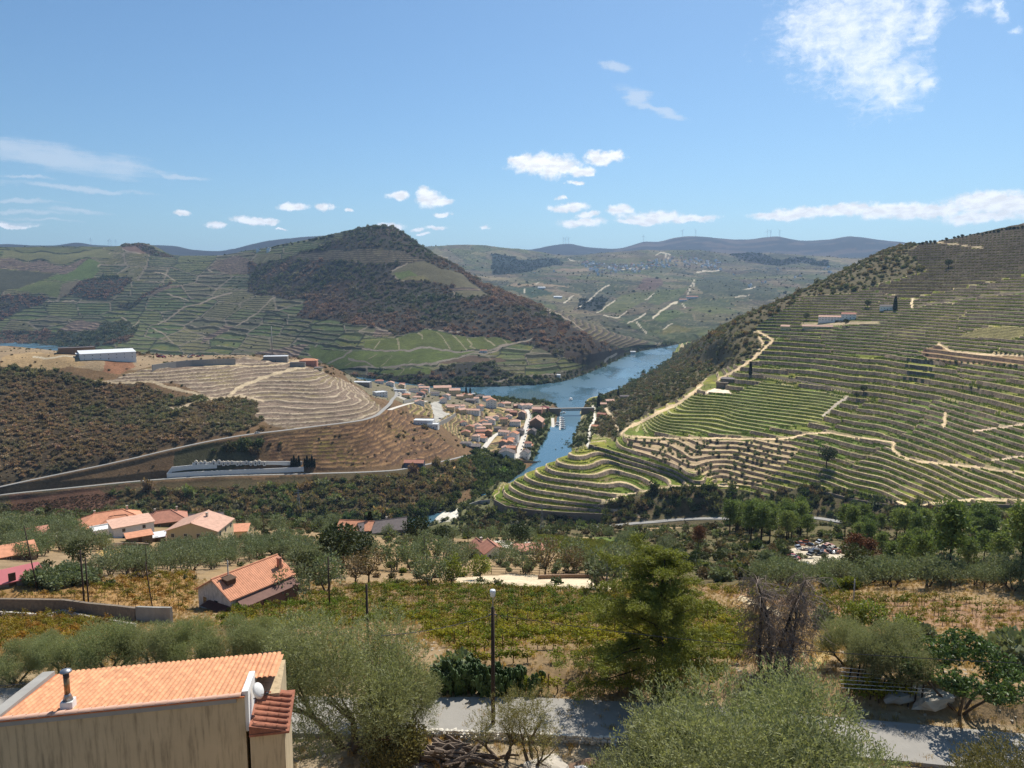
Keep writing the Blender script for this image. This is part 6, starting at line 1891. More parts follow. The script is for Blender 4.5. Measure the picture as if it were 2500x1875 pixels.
TG = 'houses of the riverside town'
T_ = [  # label, px, py, w, d, h, rot, roof, wall, roofm, cols, floors
    ('long low terrace of houses with many dormers, front of the two parallel rows', 1142, 1009, 40, 9, 6, -14, 'gable', M_white, M_terra2, 9, 2),
    ('shorter rear terrace row with dormers beside the white forecourt', 1106, 999, 22, 8, 6, -14, 'gable', M_white, M_terra2, 5, 2),
    ('tall white apartment block with orange roof near the river', 1199, 996, 17, 14, 14, 8, 'gable_y', M_white, M_terra, 3, 4),
    ('large cream hotel block with terracotta roof above the river', 1110, 966, 20, 14, 11, 5, 'gable', M_cream, M_terra2, 5, 3),
    ('broad terracotta roofed building behind the cream hotel', 1080, 955, 34, 16, 8, 4, 'gable', M_cream, M_terra2, 7, 2),
    ('white two storey house with twin gables below the hotel', 1090, 974, 13, 10, 7, -20, 'gable_y', M_white, M_terra2, 3, 2),
    ('big brown school building with tiled roof beside the main street', 1311, 1042, 20, 30, 10, -8, 'gable_y', M_brownw, M_terra2, 3, 2),
    ('dark red roofed building by the bridge approach', 1328, 1006, 18, 14, 8, -10, 'hip', M_brownw, M_darkred, 4, 2),
    ('pinkish tiled house behind the brown school', 1312, 1010, 16, 14, 9, -8, 'gable', M_pink, M_terra2, 4, 2),
    ('white house with red tiles at the top of the main street', 1290, 997, 14, 12, 7, -10, 'hip', M_white, M_terra2, 4, 2),
    ('wide tiled house left of the street top', 1276, 996, 14, 11, 6, 5, 'hip', M_white, M_terra2, 3, 2),
    ('low tiled house among trees near the river wood', 1262, 996, 12, 10, 5, 10, 'gable', M_brownw, M_terra2, 3, 1),
    ('low hipped house at the edge of the riverside trees', 1237, 990, 16, 12, 5, 5, 'hip', M_cream, M_terra2, 3, 1),
    ('tall narrow tiled house half way up the main street', 1275, 1020, 12, 14, 9, -8, 'gable_y', M_grey, M_terra2, 3, 2),
    ('brown tiled house among garden trees above the street', 1254, 1014, 12, 10, 6, -8, 'gable', M_brownw, M_terra3, 3, 2),
    ('white two storey house with balcony windows and pale tiles', 1258, 1040, 16, 11, 8, -6, 'hip', M_white, M_terra2, 5, 2),
    ('tall white house with orange tiles beside the main street', 1255, 1076, 13, 12, 11, -14, 'gable_y', M_white, M_terra, 2, 3),
    ('grey rendered house behind the tall white house', 1270, 1062, 11, 11, 7, -12, 'gable_y', M_grey, M_greyroof, 2, 2),
    ('row house with red tiles above the white side street', 1232, 1063, 17, 9, 6, -28, 'gable', M_white, M_terra2, 4, 2),
    ('small brown gabled house left of the side street', 1193, 1064, 10, 10, 7, -8, 'gable_y', M_brownw, M_terra, 2, 2),
    ('grey roofed old house above the allotments', 1172, 1062, 13, 9, 6, 8, 'gable', M_grey, M_terra3, 3, 1),
    ('low pink tiled shed house beside the side street', 1177, 1076, 14, 7, 5, -24, 'gable', M_white, M_terra, 3, 1),
    ('small tiled house alone on the yellow bank', 1166, 1046, 13, 11, 5, 4, 'gable_y', M_white, M_terra2, 3, 1),
    ('orange tiled house low in the row by the street foot', 1229, 1090, 11, 10, 7, -12, 'gable_y', M_grey, M_terra, 2, 2),
    ('grey flat roofed annex with terrace beside the main street', 1250, 1092, 12, 10, 6, -14, 'flat', M_white, M_greyroof, 3, 2),
    ('large plain gabled house at the very foot of the main street', 1238, 1120, 20, 16, 9, -6, 'gable_y', M_white, M_greyroof, 2, 1),
    ('orange roofed wing behind the plain gabled house', 1249, 1106, 12, 10, 8, -14, 'gable', M_brownw, M_terra, 2, 1),
    ('white gabled house alone on the river side of the street', 1283, 1116, 11, 14, 7, -14, 'gable_y', M_white, M_greyroof, 2, 2),
    ('tiny orange roofed hut in the riverside park', 1296, 1093, 7, 8, 4, -14, 'gable', M_cream, M_terra, 2, 1),
    ('old grey house squeezed between street and park', 1300, 1062, 10, 14, 7, -10, 'gable_y', M_grey, M_greyroof, 2, 2),
    ('low white shed with grey sheet roof on the allotments', 1138, 1088, 14, 6, 3.5, -14, 'shed', M_white, M_greyroof, 2, 1),
    ('blue grey roofed shed below the side street', 1160, 1096, 14, 9, 4, -14, 'shed', M_bluew, M_greyroof, 2, 1),
    ('small grey house between the two street rows', 1215, 1052, 10, 8, 5, -8, 'gable', M_grey, M_greyroof, 2, 1),
    ('white flat topped warehouse shed above the villa', 884, 940, 28, 14, 5, -16, 'flat', M_grey, M_whiteroof, 5, 1),
    ('modern white villa with stacked flat roofs by the road fork', 928, 968, 18, 14, 7, 24, 'flat', M_white, M_whiteroof, 4, 2),
    ('red tiled house highest in the upper town', 926, 936, 15, 10, 5, 0, 'hip', M_white, M_terra3, 3, 1),
    ('white house with pale tiles right of the highest roof', 953, 942, 14, 11, 6, -8, 'gable_y', M_white, M_terra2, 3, 2),
    ('white canopy roofed hall by the car park', 977, 956, 20, 8, 3, -14, 'flat', M_white, M_whiteroof, 4, 1),
    ('small tiled house behind the car park', 1012, 941, 13, 10, 5, 4, 'hip', M_white, M_terra, 3, 1),
    ('white house with many windows and salmon roof in the upper town', 1036, 956, 19, 10, 8, -12, 'gable', M_white, M_terra2, 6, 2),
    ('orange hipped roof peeking over the upper town', 1048, 942, 13, 10, 5, 0, 'hip', M_cream, M_terra, 3, 1),
    ('low grey roofed house left of the salmon roof', 1010, 958, 16, 11, 5, 6, 'hip', M_white, M_greyroof, 3, 1),
    ('grey tiled house in front of the salmon roofed one', 1028, 968, 14, 9, 5, -8, 'gable', M_grey, M_terra3, 3, 1),
    ('brownish roofed house in the middle of the upper town', 1062, 966, 15, 10, 5, 6, 'gable', M_white, M_greyroof, 3, 1),
    ('pale roofed garage by the apartment block', 1148, 982, 18, 9, 4, -16, 'shed', M_grey, M_greyroof, 3, 1),
    ('grey hipped house left of the apartment block', 1171, 973, 15, 10, 6, 0, 'hip', M_white, M_greyroof, 3, 2),
    ('white box house at the river end of the hotel street', 1154, 967, 10, 9, 5, 0, 'flat', M_white, M_whiteroof, 2, 1),
    ('white house with terracotta roof behind the apartment block', 1188, 980, 14, 12, 8, 8, 'gable', M_white, M_terra2, 3, 2),
]
for (lb, px, py, w, d, h, rot, rf, wl, rm, cl, fl) in T_:
    house(lb, S2, px, py, w, d, h, rot, rf, None, wl, rm, cl, fl, group=TG, chim=(1 if rf != 'flat' else 0), base=6.0)
# the packed small houses of the lower town
k = 0; placed = []
rt = np.random.default_rng(8)
while k < 46:
    x, y = 960 + 380 * rt.random(), 935 + 170 * rt.random()
    lo = np.interp(x, [960, 1010, 1080, 1150, 1230, 1290, 1340], [960, 985, 1010, 1075, 1112, 1100, 1010]); hi = np.interp(x, [960, 1050, 1150, 1250, 1340], [938, 948, 968, 986, 996])
    if not hi < y < lo or (1040 < x < 1100 and 985 < y < 1045) or (1095 < x < 1175 and 1010 < y < 1035): continue
    p = S2.ground(x, y)
    if any((p - q).length < 15 for q in placed): continue
    if min(segdist(np.array([p.x]), np.array([p.y]), P)[0][0] for P in (rd_up, rd_branch, rd_street, rd_street2, rd_quay)) < 9: continue
    placed.append(p); k += 1
    rf = ['gable', 'gable_y', 'hip'][int(rt.integers(3))]
    house('small pale house with tiled roof packed into the slope of the town', S2, x, y, 9 + 5 * rt.random(), 8 + 3 * rt.random(), 4.5 + 3.5 * rt.random(), rt.normal() * 14 - 8, rf, None, [M_white, M_white, M_cream][int(rt.integers(3))], [M_terra2, M_terra2, M_terra, M_terra3][int(rt.integers(4))], 3, 2 if rt.random() < .5 else 1, group='small packed houses of the town', base=6, chim=int(rt.random() < .4), name='town_house')
# dormers on the two long rows are their chimneys
house('modern white hall with flat roofs on the ledge above the town', S2, 1036, 1036, 26, 14, 6, -12, 'flat', None, M_white, M_whiteroof, 6, 1, group=TG, base=12)
house('smaller white flat roofed wing beside the modern hall', S2, 1058, 1044, 14, 11, 5, -12, 'flat', None, M_white, M_whiteroof, 4, 1, group=TG, base=12)
house('blue grey house with red roof beside the lower road', S2, 1012, 1140, 22, 11, 6, -12, 'gable', None, M_bluew, M_terra3, 4, 2, group=TG, chim=1)
# right bank
for lb, px, py, w, d, h, rot, rm in (('small tiled house nearest the bridge on the right bank', 1471, 992, 14, 10, 5, 10, M_terra2), ('tiled house behind the cypress on the right bank', 1488, 984, 16, 11, 5, 20, M_terra2), ('pinkish long roofed house below the right bank cypress', 1470, 1016, 15, 9, 4, -30, M_terra3), ('tiny orange roofed house beside the right bank lane', 1453, 1046, 10, 8, 4, -20, M_terra), ('grey tiled house highest on the right bank slope', 1525, 972, 18, 9, 4, 10, M_greyroof)):
    house(lb, S3, px, py, w, d, h, rot, 'gable', None, M_grey if rm is M_greyroof else M_pink if rm is M_terra3 else M_cream, rm, 3, 1, group='houses on the right bank by the bridge')
# estate on the right hill
house('long white estate house with tiled roof among terraces', S3, 2028, 783, 34, 10, 6, -4, 'gable', None, M_white, M_terra2, 8, 2, chim=2)
house('white wing of the estate house with taller tiled roof', S3, 2072, 778, 20, 11, 7, -4, 'gable', None, M_white, M_terra3, 4, 2)
house('white chapel like house next to the tall cypress', S3, 2168, 757, 22, 9, 6, -8, 'gable', None, M_white, M_greyroof, 5, 1)
house('long yellow wine shed with pink tiles below the estate house', S3, 1996, 803, 42, 8, 4, -3, 'gable', None, M_cream, M_terra2, 6, 1, name='shed', cat='shed')
house('small square yellow barn left of the wine shed', S3, 1918, 806, 13, 10, 6, -15, 'gable', None, M_cream, M_terra2, 2, 1, name='barn', cat='barn')
house('ruined dark stone buildings on the spur by the ridge track', S3, 1782, 934, 22, 12, 5, -12, 'shed', 1.0, M_stone, M_greyroof, 3, 1, name='ruin', cat='ruin')
house('roofless dark stone outbuilding below the ruin', S3, 1764, 940, 14, 9, 3, -12, 'flat', None, M_stone, M_stone, 2, 1, name='ruin', cat='ruin')
# hilltop plateau on the left
house('long white warehouse with pale sheet roof on the left plateau', S2, 262, 876, 68, 26, 9, 8, 'shed', 3.0, M_white, M_whiteroof, 7, 2, name='warehouse', cat='warehouse', base=8)
house('brown concrete warehouse left of the white one', S2, 188, 866, 44, 18, 10, 4, 'flat', None, M_brownw, M_greyroof, 4, 1, name='warehouse', cat='warehouse')
house('dark fronted lean-to shed between the two warehouses', S2, 208, 872, 22, 10, 5, 4, 'shed', 1.0, M_grey, M_whiteroof, 2, 1, name='shed', cat='shed')
house('white house with red door on the plateau behind the yard', S2, 326, 862, 22, 12, 9, -4, 'hip', None, M_white, M_greyroof, 4, 2)
house('flat white sheet roofed store near the tall mast', S2, 674, 882, 36, 18, 8, -6, 'flat', None, M_grey, M_whiteroof, 3, 1, name='warehouse', cat='warehouse')
house('terracotta roofed pink house at the plateau edge', S2, 754, 892, 26, 14, 8, -10, 'hip', None, M_pink, M_terra, 4, 2)
house('low grey building left of the pink house', S2, 727, 895, 22, 10, 6, -8, 'flat', None, M_grey, M_greyroof, 4, 1)
house('small tan hut below the pink house', S2, 778, 902, 12, 8, 3, -20, 'shed', 0.6, M_cream, M_greyroof, 1, 1, name='hut', cat='hut')
# peak house
house('round towered lodge crowning the dark peak', S4, 935, 552, 30, 18, 9, 0, 'flat', None, M_brownw, M_terra2, 6, 1, base=10)
pk = S4.ground(938, 552)
mb = MB(); mb.lathe([(7, 6), (7, 15), (8, 15.2), (0.5, 18)], 12)
o = add('tower', mb.mesh('lodge_tower', M_brownw), None, pk); tag(o, 'low round tower on top of the peak lodge', 'tower')
# far slope farms
for lb, px, py, w in (('pair of white winery sheds on the far slope', 1362, 728, 46), ('red roofed winery on the far hillside', 1690, 728, 60), ('pale farm below the red roofed winery', 1668, 735, 40), ('white farmhouse beside pale fields far away', 1322, 705, 44), ('low white riverside building at the far river bend', 1540, 862, 30), ('small red roofed shed by the bright vineyards', 1180, 860, 18), ('white hut beside the far river path', 1364, 920, 8)):
    S = S4 if py > 800 else S5
    house(lb, S, px, py, w, 18 if S is S5 else 8, 8 if S is S5 else 5, RNG.random() * 20 - 10, 'gable', None, M_white, M_terra3 if 'red' in lb else M_whiteroof, 3, 1, base=12, name='farm_building', cat='farm')
# hilltop village, far away
VG = 'white houses of the far hilltop village'
vb = MB(); vb.box(-0.5, 0.5, -0.4, 0.4, -0.8, 0.55); VW = [vb.mesh('village_wall', m) for m in (M_white, M_cream, M_white)]
rb_ = gable_roof(1.0, 0.8, 0.55, 0.30, 0.03, pitch=0.5, t=0.02); VR = [rb_.mesh('village_roof', m) for m in (M_terra2, M_whiteroof, M_whiteroof, M_terra2)]
vill = [(1420 + 340 * RNG.random(), 0) for _ in range(170)]
for (x, _) in vill:
    y = 632 + 12 * math.sin((x - 1400) / 60.0) + 22 * RNG.random() + (x - 1420) * 0.035
    p = S5.ground(x, y)
    s = 11 + 10 * RNG.random()
    r = empty('village_house', p, RNG.random() * 1.2 - 0.6, s)
    tag(r, 'tiny white house with tiled roof in the far hilltop village', 'house', VG)
    add('wall', VW[int(RNG.integers(3))], r); add('roof', VR[int(RNG.integers(4))], r)
for k in range(26):
    x, y = [(640, 612), (655, 614), (1330, 665), (1960, 640), (1900, 660), (2010, 655), (1870, 690), (1960, 680), (2040, 665), (1800, 672), (1840, 700), (1450, 672), (1500, 665)][k % 13]
    x += RNG.normal() * 12; y += RNG.normal() * 3
    S = S4 if x < 1000 else S5
    p = S.ground(x, y)
    r = empty('farmhouse', p, RNG.random() - 0.5, 10 + 7 * RNG.random())
    tag(r, 'tiny pale farmhouse scattered on the distant slopes', 'house', 'distant scattered farmhouses')
    add('wall', VW[0], r); add('roof', VR[int(RNG.integers(4))], r)

# ---- houses on the near shoulder
NG = 'houses on the near shoulder'
house('large villa with orange hipped roof on the near shoulder', S1, 268, 1296, 21, 12, 3.8, 8, 'hip', 3.4, M_white, M_terra, 5, 1, group=NG, over=1.0, chim=2, name='villa')
house('front wing of the orange villa with its own hip', S1, 296, 1299, 12, 8, 4.0, -10, 'hip', 2.2, M_white, M_terra, 2, 1, group=NG, over=0.8, name='villa')
house('plain white box house in front of the orange villa', S1, 322, 1312, 12, 7.5, 5.0, 12, 'shed', 0.9, M_white, M_terra2, 2, 2, group=NG, door=False)
house('low white wall block left of the white box house', S1, 263, 1306, 9, 6, 2.4, 12, 'flat', None, M_white, M_white, 0, 1, group=NG, door=False, side_cols=0, name='outbuilding', cat='outbuilding')
house('wide salmon hipped house behind the yellow house', S1, 402, 1284, 16, 11, 3.2, 0, 'hip', 3.2, M_brownw, M_terra3, 4, 1, group=NG, over=0.8, chim=2)
house('grey roofed long shed between salmon and red roofs', S1, 505, 1282, 13, 8, 3.2, -8, 'gable', 2.0, M_white, M_greyroof, 3, 1, group=NG, name='shed', cat='shed')
house('cream two storey house with salmon roof and dark windows', S1, 492, 1332, 15, 12, 6.6, -24, 'gable_y', 2.4, M_cream, M_terra2, 4, 2, group=NG, side_cols=3, door=False, chim=1)
house('small orange roofed cottage right of the cream house', S1, 578, 1316, 7.5, 6, 3.4, -10, 'shed', 0.8, M_cream, M_terra, 2, 1, group=NG)
house('low tiled shed below the white box house', S1, 340, 1322, 7, 4, 2.0, 8, 'shed', 0.6, M_stone, M_terra, 1, 1, group=NG, name='shed', cat='shed', side_cols=0)
house('white sheet roofed lean-to beside the low tiled shed', S1, 381, 1322, 6.5, 4, 1.8, 4, 'shed', 0.5, M_stone, M_whiteroof, 1, 1, group=NG, name='shed', cat='shed', side_cols=0)
house('small tiled hut left of the cream house', S1, 437, 1324, 6.5, 5, 2.2, 0, 'gable', 0.9, M_stone, M_terra2, 1, 1, group=NG, name='hut', cat='hut', side_cols=0)
house('old stone barn with orange tiles at the left edge', S1, 42, 1364, 7, 5, 1.6, 6, 'shed', 1.2, M_stone, M_terra, 2, 1, group=NG, name='barn', cat='barn')
house('brown tile roofed pen half hidden by olive trees', S1, 75, 1316, 9, 6, 1.8, 4, 'shed', 0.6, M_stone, M_terra3, 1, 1, group=NG, name='pen', cat='shed', side_cols=0)
house('long low building under a pink sheet roof at left edge', S1, 24, 1422, 8.5, 4, 0.6, 10, 'shed', 0.9, M_grey, M_pinkroof, 3, 1, group=NG, name='shed', cat='shed', side_cols=0)
house('red roofed shed down by the side river', S1, 752, 1276, 17, 9, 3.6, -10, 'gable', 2.6, M_pink, M_terra3, 3, 1, group=NG, name='shed', cat='shed', skip=300)
house('small white hut left of the red roofed shed', S1, 680, 1264, 9, 7, 4.0, 0, 'flat', None, M_white, M_whiteroof, 2, 1, group=NG, name='hut', cat='hut', skip=300)
house('orange roof showing above the dark trees by the river', S1, 872, 1302, 14, 9, 3, -20, 'gable', 2.4, M_cream, M_terra, 3, 1, group=NG)
house('grey roofed house at the river edge among trees', S1, 935, 1304, 20, 11, 3, 14, 'gable', 3.0, M_grey, M_greyroof, 3, 1, group=NG, chim=1)
house('little white house with two red roofs in the mid ground', S1, 1172, 1358, 6.5, 6, 2.8, 22, 'gable_y', 1.8, M_white, M_terra3, 2, 1, group=NG, chim=1)
house('right wing of the little white house with red roof', S1, 1200, 1362, 6.5, 6, 2.8, 22, 'gable_y', 1.9, M_white, M_terra3, 2, 1, group=NG)
house('low white farm shed beside the white lane', S1, 1290, 1352, 9, 5, 1.8, 10, 'shed', 0.5, M_conc, M_terra3, 2, 1, group=NG, name='shed', cat='shed', side_cols=0)

# ---- old house with the big tiled roof in the middle distance
def tiled_house():
    p = S1.ground(604, 1474)
    r = empty('house', p, R(58), 0.84)
    tag(r, 'old weathered house with long orange tiled roof and tall chimney', 'house')
    w, d, h, rh = 14.0, 9.0, 4.6, 2.6
    mb = MB(); mb.box(-w/2, w/2, -d/2, d/2, -3.0, h)
    mb.raw([(-w/2, -d/2, h), (-w/2, d/2, h), (-w/2, 0, h + rh - 0.2), (w/2, -d/2, h), (w/2, d/2, h), (w/2, 0, h + rh - 0.2)], [(0, 2, 1), (3, 4, 5)])
    add('wall', mb.mesh('old_wall', M_oldwall), r)
    ro = add('roof', gable_roof(w, d, h, rh, 0.5, 0.42).mesh('old_roof', M_terra), r)
    mb = MB(); mb.box(-0.32, 0.32, -0.32, 0.32, 0, 2.0); mb.box(-0.4, 0.4, -0.4, 0.4, 2.003, 2.2)
    add('chimney', mb.mesh('old_chimney', M_terra3), ro, (5.6, -2.6, h + rh * 0.35))
    mb = MB(); mb.box(-0.9, 0.9, -0.8, 0.8, 0, 1.0); mb.raw([(-1.1, -1.0, 0.95), (1.1, -1.0, 0.95), (1.1, 1.0, 1.2), (-1.1, 1.0, 1.2)], [(0, 1, 2, 3)])
    add('dormer', mb.mesh('old_dormer', M_wood), ro, (-5.0, -1.6, h + rh * 0.55))
    mb = MB(); mb.raw([(-w/2 + 1.0, -d/2 - 2.0, 2.8), (w/2, -d/2 - 2.0, 2.8), (w/2, -d/2 - 0.3, 3.8), (-w/2 + 1.0, -d/2 - 0.3, 3.8), (-w/2 + 1.0, -d/2 - 2.0, 2.9), (w/2, -d/2 - 2.0, 2.9), (w/2, -d/2 - 0.3, 3.9), (-w/2 + 1.0, -d/2 - 0.3, 3.9)], [(0, 3, 2, 1), (4, 5, 6, 7), (0, 1, 5, 4), (1, 2, 6, 5), (2, 3, 7, 6), (3, 0, 4, 7)])
    mb.box(-w/2 + 1.4, w/2 - 0.3, -d/2 - 1.7, -d/2 - 0.02, -3.0, 2.75)
    add('porch', mb.mesh('old_porch', simple('rusty_sheet', (124, 92, 80), 0.8, 0.2, 1.0)), r)
    mb = MB(); mb.raw([(-w/2 - 2.0, -d/2, 2.6), (-w/2 - 0.02, -d/2, 3.0), (-w/2 - 0.02, d/2 - 3, 3.0), (-w/2 - 2.0, d/2 - 3, 2.6)], [(0, 1, 2, 3), (3, 2, 1, 0)])
    add('awning', mb.mesh('old_awning', simple('rusty_sheet', (120, 78, 66))), r)
    for y in (-0.5, 2.6):
        add('window', ME_WIN['s'], r, (-w/2, y, 1.6), (0, 0, -math.pi/2), (1.1, 1, 1.5))
    add('door', ME_DOOR, r, (-w/2, -2.8, -0.8), (0, 0, -math.pi/2))


tiled_house()

# ---- the near house with barrel tiles
M_nearwall = simple('stained_render', (190, 170, 136), 0.92, 0.10, 0.7, 0.15, stain=0.45)
M_tile = simple('orange_barrel_tile', (204, 146, 106), 0.8, 0.22, 2.6, 0.1, rnd=0.16)
M_oldtile = simple('old_red_tile', (150, 96, 74), 0.85, 0.4, 3.0, 0.2)


def tile_mesh(r=0.105, L=0.46, name='tile', mat=None):
    mb = MB()
    n = 6
    vs = []
    for (y, rr, dz) in ((0, r, 0.02), (L, r * 0.9, -0.01)):
        for k in range(n + 1):
            a = math.pi * k / n
            vs.append((rr * math.cos(a), y, rr * math.sin(a) * 0.75 + dz))
    for k in range(n + 1):
        a = math.pi * k / n
        vs.append(((r - 0.016) * math.cos(a), 0, (r - 0.016) * math.sin(a) * 0.75 + 0.02))
    f = [(k, k + 1, n + 1 + k + 1, n + 1 + k) for k in range(n)] + [(k + 1, k, 2 * n + 2 + k, 2 * n + 3 + k) for k in range(n)]
    mb.raw(vs, f)
    return mb.mesh(name, mat or M_tile, True)


def near_house():
    zt = 213.6
    NR = Vector((-10.75, 29.15, zt)); NL = Vector((-19.75, 27.32, zt))
    ex = (NR - NL); W = ex.length; ex.normalize()
    ey = Vector((-ex.y, ex.x, 0))
    L, drop = 5.5, 1.15
    root = empty('house', Vector((NL.x, NL.y, 199.0)), math.atan2(ex.y, ex.x))
    tag(root, 'near house with stained beige wall and bright orange tiled roof', 'house')
    H = zt - 199.0
    # local: x along the wall, y away from the camera, z up
    mb = MB()
    v = [(-.2, 0, -2), (W, 0, -2), (W, L, -2), (-.2, L, -2), (-.2, 0, H - 0.12), (W, 0, H - 0.12), (W, L, H - drop - 0.12), (-.2, L, H - drop - 0.12)]
    mb.raw(v, [(0, 1, 5, 4), (1, 2, 6, 5), (2, 3, 7, 6), (3, 0, 4, 7), (4, 5, 6, 7)])
    add('wall', mb.mesh('near_wall', M_nearwall), root)
    # deck under the tiles
    mb = MB()
    mb.raw([(-.2, -0.12, H - 0.07), (W + 0.02, -0.12, H - 0.07), (W + 0.02, L + 0.3, H - drop - 0.11), (-.2, L + 0.3, H - drop - 0.11), (-.2, -0.12, H - 0.02), (W + 0.02, -0.12, H - 0.02), (W + 0.02, L + 0.3, H - drop - 0.06), (-.2, L + 0.3, H - drop - 0.06)], [(4, 5, 6, 7), (0, 1, 5, 4), (1, 2, 6, 5), (2, 3, 7, 6)])
    deck = add('roof', mb.mesh('near_roof_deck', simple('tile_channel', (186, 112, 72), 0.85, 0.15, 2.0)), root)
    tm = tile_mesh()
    sl = math.atan2(drop, L)
    rowl, pitch = 0.42, 0.215
    nc = int((W + 2.4) / pitch); nr = int(L / rowl) + 1
    cnt = 0
    far = MB()
    tv = np.array([q.co[:] for q in tm.vertices]); tf = [list(q.vertices) for q in tm.polygons]
    Mx = Matrix.Rotation(-sl, 3, 'X')
    for j in range(nr):
        for i in range(nc):
            x = W - 0.12 - i * pitch; y = 0.08 + j * rowl
            if x < 0.35: continue
            z = H - 0.02 - y * drop / L + 0.01
            rzj = (random.random() - 0.5) * 0.03
            if j < 7 and cnt < 300 and x > -0.4:
                o = add('tile', tm, deck, (x, y + rowl, z - rowl * drop / L), (sl, (random.random() - 0.5) * 0.05, math.pi + rzj))
                cnt += 1
            else:
                q = tv.copy(); q[:, 0] *= -1; q[:, 1] = rowl - q[:, 1]
                q = q @ np.array(Matrix.Rotation(-sl, 3, 'X')).T + np.array([x, y, z])
                far.raw(q, [f[::-1] for f in tf])
    fo = add('tile_field', far.mesh('near_tile_field', M_tile, True), deck); fo['kind'] = 'stuff'
    # the roof runs on to the right behind the parapet
    ex_ = MB()
    for j in range(5, nr):
        for i in range(4):
            x = W + 0.12 + i * pitch; y = 0.08 + j * rowl
            q = tv.copy(); q[:, 0] *= -1; q[:, 1] = rowl - q[:, 1]
            ex_.raw(q @ np.array(Matrix.Rotation(-sl, 3, 'X')).T + np.array([x, y, H - 0.01 - y * drop / L]), [f[::-1] for f in tf])
    ex_.raw([(W + .01, 2.3, H - 2.3 * drop / L - .03), (W + 1.0, 2.3, H - 2.3 * drop / L - .03), (W + 1.0, L + .3, H - drop - .09), (W + .01, L + .3, H - drop - .09)], [(0, 1, 2, 3)])
    eo = add('tile_field', ex_.mesh('rear_tile_field', M_tile, True), deck); eo['kind'] = 'stuff'
    mbw = MB(); mbw.box(W + 0.003, W + 1.1, 2.4, L - .05, -2, H - drop - .2); add('rear_wall', mbw.mesh('rear_wall', M_nearwall), root)
    # capping along the wall top
    cm = tile_mesh(0.13, 0.50, 'cap_tile', M_terra2)
    for i in range(int((W + 0.2) / 0.46)):
        add('ridge_tile', cm, deck, (W - 0.1 - i * 0.46, -0.04, H + 0.01), (0, (random.random() - 0.5) * 0.05, math.pi/2))
    mb = MB(); mb.box(-.15, W - 0.30, -0.09, -0.003, H - 0.26, H - 0.06)
    add('mortar_band', mb.mesh('mortar', M_conc), root)
    # right parapet, white
    mb = MB()
    mb.raw([(W - 0.10, 0.05, H - 1.6), (W + 0.14, 0.05, H - 1.6), (W + 0.14, 2.3, H - 2.0), (W - 0.10, 2.3, H - 2.0), (W - 0.10, 0.05, H + 0.12), (W + 0.14, 0.05, H + 0.12), (W + 0.14, 2.3, H - drop * .42 + 0.30), (W - 0.10, 2.3, H - drop * .42 + 0.30)], [(0, 3, 2, 1), (4, 5, 6, 7), (0, 1, 5, 4), (1, 2, 6, 5), (2, 3, 7, 6), (3, 0, 4, 7)])
    add('parapet', mb.mesh('near_parapet', M_white), root)
    mb = MB()
    mb.raw([(-.25, 0.05, H + 0.06), (0.24, 0.05, H + 0.06), (0.24, L + 0.2, H - drop + 0.16), (-.25, L + 0.2, H - drop + 0.16), (-.25, 0.05, H - 0.3), (0.24, 0.05, H - 0.3), (0.24, L + 0.2, H - drop - 0.2), (-.25, L + 0.2, H - drop - 0.2)], [(0, 1, 2, 3), (4, 5, 1, 0), (5, 6, 2, 1), (7, 4, 0, 3), (6, 7, 3, 2)])
    add('verge', mb.mesh('near_verge', M_conc), root)
    # annex on the right with an old red roof
    ax0, ax1, ah = W + 0.143, W + 1.5, H - 1.75
    mb = MB(); mb.box(ax0, ax1, 0.003, 3.0, -2, ah)
    add('annex_wall', mb.mesh('annex_wall', M_nearwall), root)
    mb = MB(); mb.box(ax0 - 0.002, ax1 + 0.2, -0.18, 3.1, ah + 0.003, ah + 0.10)
    an = add('annex_roof', mb.mesh('annex_deck', M_oldtile), root)
    om = tile_mesh(0.12, 0.5, 'old_tile', M_oldtile)
    for j in range(3):
        for i in range(7):
            add('tile', om, an, (ax0 + 0.1 + j * 0.44, 0.0 + i * 0.42, ah + 0.36 - j * 0.085), (-0.02, 0.0 + 0.19, -math.pi/2))
    mb = MB(); mb.raw([(ax0, -0.15, ah + 0.1), (ax1 + 0.1, -0.15, ah + 0.1), (ax0, -0.15, ah + 0.45), (ax0, 3.0, ah + 0.1), (ax1 + 0.1, 3.0, ah + 0.1), (ax0, 3.0, ah + 0.45)], [(0, 1, 2), (3, 5, 4), (1, 4, 5, 2)])
    add('annex_gable', mb.mesh('annex_gable', M_oldtile), an)
    mb = MB(); mb.box(1.5, 1.75, -0.03, 0.05, H - 3.3, H - 3.08)
    add('vent', mb.mesh('vent_brick', simple('dark_vent', (90, 72, 60))), root)
    # steel flue with cap
    fl = empty('flue', root.matrix_basis @ Vector((2.6, 0.42, H - 0.05)), root.rotation_euler.z, 0.82)
    tag(fl, 'shiny steel flue pipe with cap on the near tiled roof', 'flue')
    mb = MB(); mb.box(-0.27, 0.27, -0.27, 0.27, 0, 0.42); add('base', mb.mesh('flue_base', M_white), fl)
    mb = MB(); mb.lathe([(0.24, 0.425), (0.14, 0.72), (0.13, 0.74)], 14); add('collar', mb.mesh('flue_collar', M_steel, True), fl)
    mb = MB(); mb.lathe([(0.13, 0.74), (0.13, 1.55)], 14); add('pipe', mb.mesh('flue_pipe', simple('brown_steel', (150, 118, 84), 0.3, 0.25, 2.0, metal=0.6), True), fl)
    mb = MB(); mb.lathe([(0.135, 1.552), (0.135, 1.78)], 14); add('soot_band', mb.mesh('flue_soot', M_iron, True), fl)
    mb = MB(); mb.lathe([(0.10, 1.80), (0.27, 1.83), (0.25, 1.90), (0.08, 1.98)], 16); add('cap', mb.mesh('flue_cap', M_steel, True), fl)
